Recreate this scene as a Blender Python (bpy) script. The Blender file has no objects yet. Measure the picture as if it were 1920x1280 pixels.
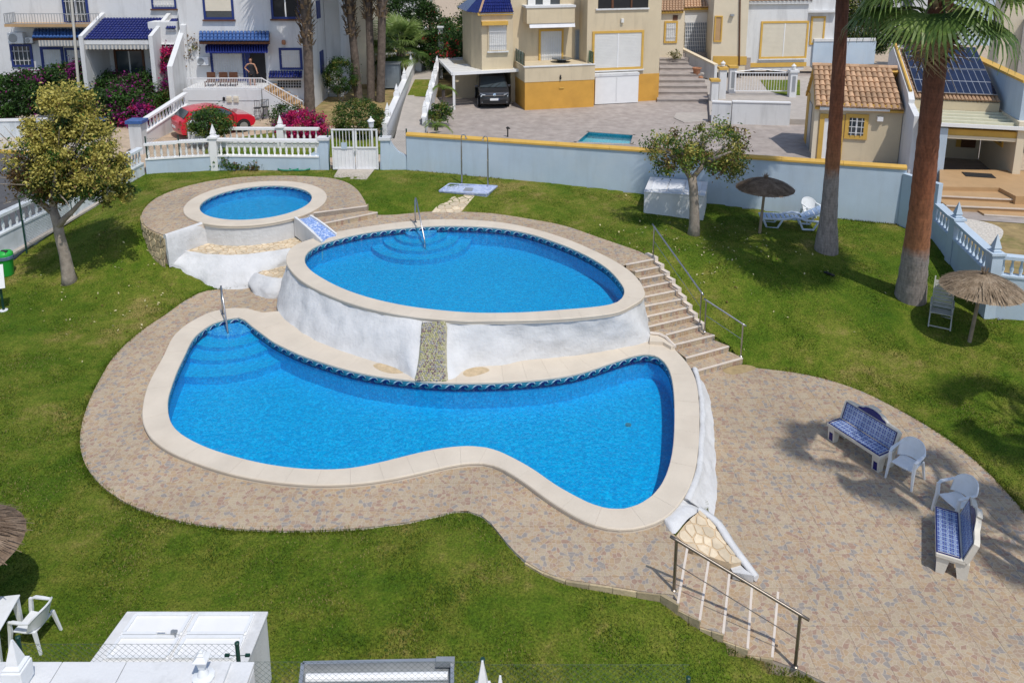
import bpy, bmesh, math, random
import numpy as np
from mathutils import Vector, Matrix, Euler, Quaternion
from mathutils.noise import noise as pnoise
R = math.radians
random.seed(7)
rng = np.random.default_rng(7)
scene = bpy.context.scene
COL = scene.collection
# ------------------------------------------------------------------ camera
F_PX, PITCH, CX, CY, CAM_H = 1501.0, R(12.9), 960.0, 224.0, 11.2
cam_data = bpy.data.cameras.new('camera')
cam_data.sensor_fit = 'HORIZONTAL'
cam_data.sensor_width = 36.0
cam_data.lens = F_PX / 1920 * 36
cam_data.shift_y = -(640 - CY) / 1920
cam_data.clip_start, cam_data.clip_end = 0.1, 3000
cam = bpy.data.objects.new('camera', cam_data)
COL.objects.link(cam)
cam.location = (0, 0, CAM_H)
cam.rotation_euler = (R(90) - PITCH, 0, 0)
scene.camera = cam
# ------------------------------------------------------------------ light
SUN_AZ, SUN_EL = R(30), R(61)      # azimuth from -Y towards +X
to_sun = Vector((math.sin(SUN_AZ) * math.cos(SUN_EL), -math.cos(SUN_AZ) * math.cos(SUN_EL), math.sin(SUN_EL)))
world = bpy.data.worlds.new('World')
scene.world = world
world.use_nodes = True
wn = world.node_tree.nodes
sky = wn.new('ShaderNodeTexSky')
sky.sky_type = 'NISHITA'
sky.sun_disc = False
sky.sun_elevation = SUN_EL
sky.sun_rotation = math.atan2(to_sun.x, to_sun.y)
sky.altitude = 50
world.node_tree.links.new(sky.outputs[0], wn['Background'].inputs[0])
wn['Background'].inputs[1].default_value = 0.145
sd = bpy.data.lights.new('sun', 'SUN')
sd.energy = 3.1
sd.angle = R(0.53)
sd.color = (1.0, 0.955, 0.88)
sun = bpy.data.objects.new('sun', sd)
COL.objects.link(sun)
sun.location = (0, 0, 60)
sun.rotation_euler = to_sun.to_track_quat('Z', 'Y').to_euler()
scene.view_settings.view_transform = 'Standard'
scene.view_settings.look = 'None'
scene.view_settings.exposure = 0.0
scene.view_settings.gamma = 1.0
scene.view_settings.use_curve_mapping = False
scene.render.engine = 'CYCLES'
scene.cycles.max_bounces = 8
scene.cycles.transparent_max_bounces = 16
scene.cycles.caustics_reflective = False
scene.cycles.caustics_refractive = False
# ------------------------------------------------------------------ placing: a pixel of the survey picture to a real place
_c, _s = math.cos(PITCH), math.sin(PITCH)
def _ray(px, py):
	a, b = (px - CX) / F_PX, (py - CY) / F_PX
	return a, _c - b * _s, -_s - b * _c
def G(px, py, z=0.0):
	dx, dy, dz = _ray(px, py)
	t = (z - CAM_H) / dz
	return Vector((dx * t, dy * t, z))
def W(px, py, Y):
	dx, dy, dz = _ray(px, py)
	t = Y / dy
	return Vector((dx * t, Y, CAM_H + dz * t))
def X(px, py, Xw):
	dx, dy, dz = _ray(px, py)
	t = Xw / dx
	return Vector((Xw, dy * t, CAM_H + dz * t))
def PX(p):
	z = p[2] - CAM_H
	Z = p[1] * _c - z * _s
	return CX + F_PX * p[0] / Z, CY + F_PX * (-p[1] * _s - z * _c) / Z, Z
def GL(pts, z=0.0):
	return [G(a, b, z) for a, b in pts]
# ------------------------------------------------------------------ materials
def _noise(nt, scale, detail=4, rough=0.55, vec=None):
	n = nt.nodes.new('ShaderNodeTexNoise')
	n.inputs['Scale'].default_value = scale
	n.inputs['Detail'].default_value = detail
	n.inputs['Roughness'].default_value = rough
	if vec: nt.links.new(vec, n.inputs['Vector'])
	return n
def _ramp(nt, fac, stops, interp='LINEAR'):
	r = nt.nodes.new('ShaderNodeValToRGB')
	r.color_ramp.interpolation = interp
	while len(r.color_ramp.elements) < len(stops): r.color_ramp.elements.new(0.5)
	for e, (p, c) in zip(r.color_ramp.elements, stops):
		e.position = p
		e.color = (*c, 1) if len(c) == 3 else c
	nt.links.new(fac, r.inputs[0])
	return r
def _mix(nt, fac, a, b, mode='MIX'):
	m = nt.nodes.new('ShaderNodeMix')
	m.data_type = 'RGBA'
	m.blend_type = mode
	for sock, v in ((m.inputs[0], fac), (m.inputs[6], a), (m.inputs[7], b)):
		if isinstance(v, (int, float)): sock.default_value = v
		elif isinstance(v, tuple): sock.default_value = (*v, 1) if len(v) == 3 else v
		else: nt.links.new(v, sock)
	return m.outputs[2]
def new_mat(name):
	m = bpy.data.materials.new(name)
	m.use_nodes = True
	nt = m.node_tree
	return m, nt, nt.nodes['Principled BSDF']
def _pos(nt):
	return nt.nodes.new('ShaderNodeNewGeometry').outputs['Position']
def _obj(nt):
	return nt.nodes.new('ShaderNodeTexCoord').outputs['Object']
def _scaled(nt, vec, s):
	mp = nt.nodes.new('ShaderNodeMapping')
	mp.inputs['Scale'].default_value = s
	nt.links.new(vec, mp.inputs['Vector'])
	return mp.outputs[0]
def _bump(nt, b, height, strength, dist=0.02):
	n = nt.nodes.new('ShaderNodeBump')
	n.inputs['Strength'].default_value = strength
	n.inputs['Distance'].default_value = dist
	nt.links.new(height, n.inputs['Height'])
	nt.links.new(n.outputs[0], b.inputs['Normal'])
def mat(name, col, rough=0.6, var=0.12, scale=3.0, bump=0.15, bscale=40, metal=0.0, dirt=None, dirt_amt=0.35, dirt_scale=1.2, spec=0.4, rnd=0.0, streak=0.0):
	m, nt, b = new_mat(name)
	p = _pos(nt)
	n1 = _noise(nt, scale, 5, 0.6, p)
	dark = tuple(c * (1 - var) for c in col); light = tuple(min(1, c * (1 + var)) for c in col)
	c = _ramp(nt, n1.outputs[0], [(0.3, dark), (0.7, light)]).outputs[0]
	if dirt:
		n2 = _noise(nt, dirt_scale, 6, 0.65, p)
		f = _ramp(nt, n2.outputs[0], [(0.48, (0, 0, 0)), (0.72, (dirt_amt,) * 3)]).outputs[0]
		c = _mix(nt, f, c, dirt)
	if streak:
		n4 = _noise(nt, 1.0, 5, .65, _scaled(nt, p, (2.2, 2.2, .3)))
		c = _mix(nt, _ramp(nt, n4.outputs[0], [(.5, (0, 0, 0)), (.75, (streak,) * 3)]).outputs[0], c, tuple(x * .62 for x in (dirt or col)))
	if rnd:
		oi = nt.nodes.new('ShaderNodeObjectInfo')
		f = _ramp(nt, oi.outputs['Random'], [(0, (1 - rnd,) * 3), (1, (1 + rnd,) * 3)]).outputs[0]
		c = _mix(nt, 1.0, c, f, 'MULTIPLY')
	nt.links.new(c, b.inputs['Base Color'])
	b.inputs['Roughness'].default_value = rough
	b.inputs['Metallic'].default_value = metal
	b.inputs['Specular IOR Level'].default_value = spec
	if bump:
		n3 = _noise(nt, bscale, 3, 0.6, p)
		_bump(nt, b, n3.outputs[0], bump, 0.02)
	return m
M = {}
M['white'] = mat('white_render', (.68, .685, .69), .8, .06, .8, .3, 26, dirt=(.46, .46, .45), dirt_amt=.35, dirt_scale=.8, streak=.4)
M['whitewash'] = mat('whitewash', (.61, .612, .615), .85, .05, 2.5, 1.0, 9, dirt=(.46, .46, .46), dirt_amt=.32, dirt_scale=3.2, streak=.2)
M['bluewhite'] = mat('pale_blue_render', (.46, .555, .655), .8, .07, .7, .25, 30, dirt=(.54, .60, .65), dirt_amt=.45, dirt_scale=.9, streak=.28)
M['oldwhite'] = mat('weathered_white_paint', (.62, .66, .69), .8, .08, 2, .3, 25, dirt=(.36, .40, .42), dirt_amt=.55, streak=.6)
M['paint'] = mat('white_gloss_paint', (.80, .80, .80), .35, .03, 3, .05, 60)
M['plastic'] = mat('white_plastic', (.74, .76, .78), .4, .04, 4, .03, 80, dirt=(.55, .56, .53), dirt_amt=.35, dirt_scale=6)
M['plastic_old'] = mat('weathered_grey_plastic', (.40, .40, .36), .6, .12, 6, .08, 60)
M['coping'] = mat('cream_stone', (.62, .545, .445), .7, .07, 1.2, .25, 26, dirt=(.56, .47, .37), dirt_amt=.35, dirt_scale=1.1, rnd=.02)
M['nosing'] = mat('pale_nosing', (.66, .58, .50), .7, .08, 4, .1, 40)
M['grout'] = mat('grout', (.50, .43, .37), .9, .1, 8, .1, 60)
M['concrete'] = mat('concrete', (.42, .38, .34), .85, .12, 2, .3, 30)
M['mauve_paving'] = mat('mauve_paving', (.36, .315, .285), .85, .2, 2.2, .25, 30, dirt=(.30, .25, .23), dirt_amt=.5, dirt_scale=.8)
M['tan_ground'] = mat('sandy_ground', (.46, .36, .26), .9, .2, 3, .4, 30)
M['cream'] = mat('cream_render', (.62, .52, .36), .8, .05, .8, .2, 30, dirt=(.52, .43, .30), dirt_amt=.3, streak=.35)
M['cream_pale'] = mat('pale_cream_render', (.70, .61, .46), .8, .05, .8, .2, 30)
M['ochre'] = mat('ochre_paint', (.62, .33, .06), .75, .07, 1.5, .2, 30, dirt=(.45, .23, .05), dirt_amt=.35)
M['ochre_trim'] = mat('mustard_trim', (.62, .38, .08), .7, .07, 2, .15, 30, dirt=(.40, .24, .08), dirt_amt=.3, dirt_scale=3)
M['blue_paint'] = mat('navy_paint', (.016, .035, .17), .5, .15, 3, .05, 40)
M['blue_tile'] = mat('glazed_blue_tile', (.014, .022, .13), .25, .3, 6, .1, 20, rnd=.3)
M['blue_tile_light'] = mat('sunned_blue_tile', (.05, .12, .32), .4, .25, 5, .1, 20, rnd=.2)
M['terracotta'] = mat('terracotta_tile', (.49, .315, .19), .8, .28, 4, .3, 30, dirt=(.30, .17, .10), dirt_amt=.7, dirt_scale=4, rnd=.28)
M['terracotta_tan'] = mat('tan_floor_tile', (.46, .295, .15), .6, .08, 2, .1, 40)
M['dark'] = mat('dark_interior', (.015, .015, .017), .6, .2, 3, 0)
M['shutter'] = mat('pale_shutter', (.74, .73, .70), .5, .04, 2, .05, 30)
M['shutter_cream'] = mat('cream_shutter', (.72, .66, .54), .5, .04, 2, .05, 30)
M['iron_white'] = mat('white_ironwork', (.75, .75, .76), .4, .04, 3, 0)
M['steel'] = mat('brushed_steel', (.42, .42, .43), .28, .12, 8, .05, 90, metal=1.0)
M['bronze_steel'] = mat('weathered_steel', (.23, .20, .17), .4, .2, 8, .05, 90, metal=.85)
M['grey_metal'] = mat('grey_metal', (.34, .36, .38), .45, .08, 5, .05, 50, metal=.4)
M['green_post'] = mat('dark_green_coating', (.008, .045, .032), .45, .2, 8, .05, 60)
M['bin_green'] = mat('green_plastic', (.02, .38, .05), .4, .1, 4, .03, 60)
M['bin_bag'] = mat('blue_grey_bag', (.10, .16, .24), .45, .2, 8, .3, 25)
M['mesh_wire'] = mat('chain_link_wire', (.04, .07, .06), .5, .2, 8, 0)
M['asphalt'] = mat('asphalt', (.085, .085, .09), .9, .18, 2, .4, 90, dirt=(.13, .125, .12), dirt_amt=.5, dirt_scale=.6)
M['yellow_line'] = mat('yellow_kerb_paint', (.62, .40, .06), .8, .12, 6, .1, 50, dirt=(.4, .33, .2), dirt_amt=.5, dirt_scale=5)
M['pavement'] = mat('pale_pavement', (.46, .41, .35), .85, .1, 2, .2, 50)
M['lamp_pole'] = mat('pale_lamp_pole', (.56, .54, .48), .6, .06, 3, .05, 40)
M['wood'] = mat('weathered_pole', (.27, .21, .15), .8, .25, 6, .3, 40)
M['terrace_wall_stone'] = mat('honey_stone', (.42, .34, .21), .85, .22, 5, .5, 16, dirt=(.24, .22, .14), dirt_amt=.5, dirt_scale=3, rnd=.22)
M['crazy_stone'] = mat('sandstone_flag', (.62, .515, .37), .85, .16, 5, .3, 25, rnd=.16)
M['mortar'] = mat('mortar', (.56, .43, .28), .9, .12, 6, .2, 40)
M['soil'] = mat('dry_soil', (.30, .20, .12), .95, .25, 4, .5, 25)
M['glass'] = mat('window_glass', (.05, .065, .075), .08, .2, 1, 0, spec=.8)
M['solar'] = mat('solar_cell', (.012, .018, .045), .12, .25, 3, 0, spec=.7)
M['alu'] = mat('aluminium', (.55, .56, .57), .35, .05, 5, 0, metal=.7)
M['black_plastic'] = mat('black_plastic', (.015, .015, .016), .5, .2, 5, 0)
M['rubber'] = mat('rubber', (.02, .02, .02), .8, .2, 8, .1, 60)
M['skin'] = mat('sunned_skin', (.42, .22, .14), .55, .08, 6, 0)
M['hair'] = mat('brown_hair', (.10, .05, .025), .6, .2, 20, .2, 60)
M['cloth_black'] = mat('black_cloth', (.018, .018, .022), .8, .2, 10, .1, 50)
M['bark_grey'] = mat('grey_bark', (.30, .255, .21), .9, .25, 5, .8, 22, dirt=(.16, .13, .10), dirt_amt=.6, dirt_scale=4)
M['tank'] = mat('grey_tank', (.22, .26, .30), .6, .1, 3, .1, 40)
M['awning_blue'] = mat('blue_canvas', (.016, .03, .20), .7, .12, 3, .1, 60)
M['awning_cream'] = mat('cream_canvas', (.55, .52, .47), .8, .08, 2, .1, 60)
M['canvas_white'] = mat('white_canvas', (.72, .72, .74), .8, .05, 3, .1, 60)
M['pot'] = mat('terracotta_pot', (.42, .20, .11), .8, .15, 5, .1, 40)
M['wood_brown'] = mat('brown_wood', (.12, .05, .025), .6, .2, 6, .1, 40)
M['hose'] = mat('green_hose', (.02, .22, .13), .5, .1, 5, 0)
M['stain'] = mat('damp_stain', (.36, .27, .14), .9, .2, 6, .1, 40)
def car_paint(name, col, coat=1.0, metal=0.0):
	m, nt, b = new_mat(name)
	p = _obj(nt)
	c = _ramp(nt, _noise(nt, 2.0, 3, .5, p).outputs[0], [(.3, tuple(x * .92 for x in col)), (.7, col)]).outputs[0]
	nt.links.new(c, b.inputs['Base Color'])
	b.inputs['Roughness'].default_value = .35
	b.inputs['Metallic'].default_value = metal
	b.inputs['Coat Weight'].default_value = coat
	b.inputs['Coat Roughness'].default_value = .06
	return m
M['red_paint'] = car_paint('red_car_paint', (.62, .012, .03))
M['grey_paint'] = car_paint('charcoal_car_paint', (.035, .038, .045), 1, .3)
M['chrome'] = mat('chrome', (.7, .7, .72), .12, .03, 5, 0, metal=1.0)
M['lamp_glass'] = mat('headlamp_lens', (.62, .66, .70), .1, .05, 5, 0, spec=.8)
M['tail_red'] = mat('tail_lamp', (.35, .01, .01), .2, .1, 5, 0)
def deck_mat(name, tint=1.0):
	m, nt, b = new_mat(name)
	p = _pos(nt)
	wob = _noise(nt, 3.5, 2, .5, p)
	v = nt.nodes.new('ShaderNodeVectorMath'); v.operation = 'MULTIPLY_ADD'
	nt.links.new(wob.outputs['Color'], v.inputs[0]); v.inputs[1].default_value = (.17, .17, 0); nt.links.new(p, v.inputs[2])
	pp = _scaled(nt, v.outputs[0], (11.5, 11.5, 0.0))
	vo = nt.nodes.new('ShaderNodeTexVoronoi'); vo.feature = 'F1'; vo.inputs['Scale'].default_value = 1; vo.voronoi_dimensions = '2D'
	nt.links.new(pp, vo.inputs['Vector'])
	ve = nt.nodes.new('ShaderNodeTexVoronoi'); ve.feature = 'DISTANCE_TO_EDGE'; ve.inputs['Scale'].default_value = 1; ve.voronoi_dimensions = '2D'
	nt.links.new(pp, ve.inputs['Vector'])
	sep = nt.nodes.new('ShaderNodeSeparateColor'); nt.links.new(vo.outputs['Color'], sep.inputs[0])
	t = tint
	c = _ramp(nt, sep.outputs[0], [(0, (.47 * t, .34 * t, .21 * t)), (.24, (.48 * t, .385 * t, .27 * t)), (.46, (.42 * t, .31 * t, .22 * t)), (.62, (.50 * t, .41 * t, .28 * t)), (.78, (.32 * t, .295 * t, .27 * t)), (.9, (.38 * t, .25 * t, .185 * t))], 'CONSTANT').outputs[0]
	c = _mix(nt, .1, c, (.46 * t, .335 * t, .235 * t))
	g = _noise(nt, 26, 4, .6, p)
	c = _mix(nt, .5, c, _ramp(nt, g.outputs[0], [(.3, (.62, .62, .62)), (.7, (1.12, 1.1, 1.08))]).outputs[0], 'MULTIPLY')
	e = _ramp(nt, ve.outputs['Distance'], [(.02, (.85,) * 3), (.07, (0, 0, 0))]).outputs[0]
	c = _mix(nt, e, c, (.54 * t, .455 * t, .355 * t))
	big = _ramp(nt, _noise(nt, .55, 5, .6, p).outputs[0], [(.35, (.88, .88, .88)), (.65, (1.05, 1.04, 1.03))]).outputs[0]
	c = _mix(nt, 1.0, c, big, 'MULTIPLY')
	nt.links.new(c, b.inputs['Base Color'])
	b.inputs['Roughness'].default_value = .7
	_bump(nt, b, ve.outputs['Distance'], .25, .004)
	return m
M['deck'] = deck_mat('printed_flagstone_tile', .93)
def mosaic_mat(name, a, bcol, c3, scale=38):
	m, nt, b = new_mat(name)
	p = _pos(nt)
	v = nt.nodes.new('ShaderNodeTexVoronoi'); v.feature = 'F1'; v.distance = 'CHEBYCHEV'; v.inputs['Randomness'].default_value = 0
	v.inputs['Scale'].default_value = scale
	nt.links.new(p, v.inputs['Vector'])
	wn_ = nt.nodes.new('ShaderNodeTexWhiteNoise'); nt.links.new(v.outputs['Position'], wn_.inputs['Vector'])
	c = _ramp(nt, wn_.outputs['Value'], [(0, a), (.4, bcol), (.8, c3)], 'CONSTANT').outputs[0]
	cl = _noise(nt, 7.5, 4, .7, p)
	c = _mix(nt, .8, c, _ramp(nt, cl.outputs[0], [(.3, (.7, .76, .82)), (.6, (1.05, 1.04, 1.03)), (.75, (1.6, 1.3, 1.15))]).outputs[0], 'MULTIPLY')  # mottle and pale flecks painted into the colour, standing in for pool-floor caustics
	nt.links.new(c, b.inputs['Base Color'])
	b.inputs['Roughness'].default_value = .35
	return m
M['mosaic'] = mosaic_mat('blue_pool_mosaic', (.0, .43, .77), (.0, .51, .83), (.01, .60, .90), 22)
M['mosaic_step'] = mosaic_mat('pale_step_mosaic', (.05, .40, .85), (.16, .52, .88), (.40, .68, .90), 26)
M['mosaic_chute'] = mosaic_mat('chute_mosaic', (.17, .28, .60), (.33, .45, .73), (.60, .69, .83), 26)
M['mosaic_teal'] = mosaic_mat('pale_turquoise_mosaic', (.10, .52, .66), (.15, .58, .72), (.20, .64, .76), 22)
def water_mat(name, tint, bump=.25, scale=5.0):
	m, nt, b = new_mat(name)
	nt.nodes.remove(b)
	out = nt.nodes['Material Output']
	p = _pos(nt)
	n1 = _noise(nt, scale, 3, .6, _scaled(nt, p, (1, 1.5, 1)))
	n2 = _noise(nt, scale * 4.2, 2, .5, p)
	ad = nt.nodes.new('ShaderNodeMath'); ad.operation = 'MULTIPLY_ADD'
	nt.links.new(n2.outputs[0], ad.inputs[0]); ad.inputs[1].default_value = .35; nt.links.new(n1.outputs[0], ad.inputs[2])
	bp = nt.nodes.new('ShaderNodeBump'); bp.inputs['Strength'].default_value = bump; bp.inputs['Distance'].default_value = .06
	nt.links.new(ad.outputs[0], bp.inputs['Height'])
	tr = nt.nodes.new('ShaderNodeBsdfTransparent'); tr.inputs[0].default_value = (*tint, 1)
	gl = nt.nodes.new('ShaderNodeBsdfGlossy'); gl.inputs['Roughness'].default_value = .06
	nt.links.new(bp.outputs[0], gl.inputs['Normal'])
	fr = nt.nodes.new('ShaderNodeFresnel'); fr.inputs[0].default_value = 1.33
	nt.links.new(bp.outputs[0], fr.inputs['Normal'])
	mx = nt.nodes.new('ShaderNodeMixShader')
	nt.links.new(fr.outputs[0], mx.inputs[0]); nt.links.new(tr.outputs[0], mx.inputs[1]); nt.links.new(gl.outputs[0], mx.inputs[2])
	nt.links.new(mx.outputs[0], out.inputs['Surface'])
	return m
M['garden_soil'] = mat('garden_soil', (.30, .22, .10), .95, .3, 2.5, .5, 25, dirt=(.10, .13, .02), dirt_amt=.8, dirt_scale=1.2)
M['water_teal'] = water_mat('turquoise_water', (.88, .98, .99), .2, 5.0)
M['water'] = water_mat('pool_water', (.46, .86, .97), .6, 7.0)
def leaf_mat(name, cols, rough=.55, trans=.25):
	m, nt, b = new_mat(name)
	out = nt.nodes['Material Output']
	p = _pos(nt)
	n = _noise(nt, 4.5, 4, .65, p)
	k = len(cols)
	c = _ramp(nt, n.outputs[0], [(.28 + .44 * i / max(1, k - 1), cols[i]) for i in range(k)]).outputs[0]
	n2 = _noise(nt, 31, 2, .5, p)
	c = _mix(nt, .6, c, _ramp(nt, n2.outputs[0], [(.3, (.6, .6, .6)), (.7, (1.35, 1.3, 1.25))]).outputs[0], 'MULTIPLY')
	nt.links.new(c, b.inputs['Base Color'])
	b.inputs['Roughness'].default_value = rough
	b.inputs['Specular IOR Level'].default_value = .3
	tl = nt.nodes.new('ShaderNodeBsdfTranslucent'); nt.links.new(c, tl.inputs[0])
	mx = nt.nodes.new('ShaderNodeMixShader'); mx.inputs[0].default_value = trans
	nt.links.new(b.outputs[0], mx.inputs[1]); nt.links.new(tl.outputs[0], mx.inputs[2])
	nt.links.new(mx.outputs[0], out.inputs['Surface'])
	return m
M['leaf_yellow'] = leaf_mat('yellow_green_leaf', [(.26, .24, .045), (.48, .43, .10), (.64, .57, .19)])
M['leaf_olive'] = leaf_mat('olive_leaf', [(.075, .095, .018), (.15, .165, .03), (.25, .23, .05)])
M['leaf_brown'] = leaf_mat('bronze_leaf', [(.09, .05, .02), (.17, .10, .035), (.24, .17, .06)])
M['leaf_dark'] = leaf_mat('dark_green_leaf', [(.012, .03, .008), (.025, .06, .014), (.05, .10, .02)])
M['leaf_mid'] = leaf_mat('mid_green_leaf', [(.02, .06, .01), (.05, .12, .02), (.10, .20, .035)])
M['leaf_light'] = leaf_mat('light_green_leaf', [(.07, .13, .02), (.15, .24, .04), (.28, .36, .09)])
M['frond'] = leaf_mat('palm_frond', [(.10, .17, .035), (.19, .28, .07), (.34, .42, .15)], .4, .35)
M['frond_dark'] = leaf_mat('dark_palm_frond', [(.04, .085, .02), (.085, .15, .035), (.16, .24, .06)], .4, .3)
M['bougain'] = leaf_mat('magenta_bracts', [(.32, .01, .07), (.55, .016, .13), (.70, .05, .22)])
M['bougain_dark'] = leaf_mat('purple_bracts', [(.12, .012, .09), (.24, .02, .17), (.34, .05, .24)])
M['blossom_white'] = leaf_mat('white_blossom', [(.55, .6, .5), (.75, .76, .68)])
M['blossom_red'] = leaf_mat('red_blossom', [(.30, .02, .02), (.5, .05, .05)])
M['dry_leaf'] = leaf_mat('dead_frond', [(.14, .10, .06), (.26, .19, .12), (.36, .28, .19)], .8, .1)
M['straw'] = leaf_mat('thatch_straw', [(.17, .125, .08), (.29, .22, .15), (.40, .32, .235)], .85, .08)
M['straw_dark'] = leaf_mat('dark_thatch_straw', [(.13, .09, .06), (.23, .165, .115), (.33, .25, .18)], .85, .08)
def lawn_mat():
	m, nt, b = new_mat('mown_lawn')
	p = _pos(nt)
	big = _noise(nt, .38, 6, .66, p)
	med = _noise(nt, 2.6, 5, .7, p)
	fin = _noise(nt, 24, 4, .75, p)
	ad = nt.nodes.new('ShaderNodeMath'); ad.operation = 'MULTIPLY_ADD'
	nt.links.new(med.outputs[0], ad.inputs[0]); ad.inputs[1].default_value = .55; nt.links.new(big.outputs[0], ad.inputs[2])
	c = _ramp(nt, ad.outputs[0], [(.52, (.044, .100, .006)), (.70, (.084, .136, .010)), (.84, (.142, .168, .022)), (.97, (.24, .205, .06))]).outputs[0]
	f = _ramp(nt, fin.outputs[0], [(.3, (.38, .40, .36)), (.5, (1, 1, 1)), (.72, (1.8, 1.7, 1.7))]).outputs[0]
	c = _mix(nt, .9, c, f, 'MULTIPLY')
	nt.links.new(c, b.inputs['Base Color'])
	b.inputs['Roughness'].default_value = .9
	b.inputs['Specular IOR Level'].default_value = .15
	_bump(nt, b, fin.outputs[0], .8, .04)
	return m
M['lawn'] = lawn_mat()
M['blade_dry'] = leaf_mat('dry_grass_blade', [(.20, .19, .06), (.34, .29, .11)], .8, .2)
M['blade_dark'] = leaf_mat('deep_green_blade', [(.025, .075, .006), (.055, .12, .012)], .8, .2)
M['blade_light'] = leaf_mat('fresh_grass_blade', [(.085, .155, .014), (.15, .22, .035)], .8, .3)
M['wet_mortar'] = mat('dark_cascade_mortar', (.40, .37, .26), .8, .3, 14, .3, 40)
def palm_bark(name, z_red0, z_red1, z_grey):
	m, nt, b = new_mat(name)
	o = _obj(nt)
	sx = nt.nodes.new('ShaderNodeSeparateXYZ'); nt.links.new(o, sx.inputs[0])
	n = _noise(nt, 3, 4, .6, o)
	zz = nt.nodes.new('ShaderNodeMath'); zz.operation = 'MULTIPLY_ADD'
	nt.links.new(n.outputs[0], zz.inputs[0]); zz.inputs[1].default_value = .6; nt.links.new(sx.outputs[2], zz.inputs[2])
	mr = nt.nodes.new('ShaderNodeMapRange'); mr.inputs[1].default_value = 0; mr.inputs[2].default_value = 12
	nt.links.new(zz.outputs[0], mr.inputs[0])
	c = _ramp(nt, mr.outputs[0], [((z_grey - .15) / 12, (.27, .235, .215)), ((z_grey + .25) / 12, (.28, .12, .055)), (z_red0 / 12, (.24, .085, .04)), (z_red1 / 12, (.11, .045, .03))]).outputs[0]
	w = nt.nodes.new('ShaderNodeTexWave'); w.bands_direction = 'Z'; w.inputs['Scale'].default_value = 3.2; w.inputs['Distortion'].default_value = 4; w.inputs['Detail'].default_value = 4
	nt.links.new(o, w.inputs['Vector'])
	st = _noise(nt, 14, 4, .7, _scaled(nt, o, (1, 1, .25)))
	c = _mix(nt, .75, c, _ramp(nt, st.outputs[0], [(.3, (.45, .45, .45)), (.7, (1.5, 1.5, 1.5))]).outputs[0], 'MULTIPLY')
	c = _mix(nt, .12, c, _ramp(nt, w.outputs[0], [(.2, (.6, .6, .6)), (.8, (1.2, 1.2, 1.2))]).outputs[0], 'MULTIPLY')
	nt.links.new(c, b.inputs['Base Color'])
	b.inputs['Roughness'].default_value = .9
	_bump(nt, b, st.outputs[0], .9, .03)
	return m
M['palm_bark_a'] = palm_bark('palm_bark_red', 4.2, 7.5, 1.9)
M['palm_bark_b'] = palm_bark('palm_bark_tall', 4.5, 8.0, 3.0)
M['palm_bark_c'] = mat('grey_brown_palm_bark', (.135, .105, .085), .95, .35, 6, .9, 18, dirt=(.06, .045, .04), dirt_amt=.7, dirt_scale=5)
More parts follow.
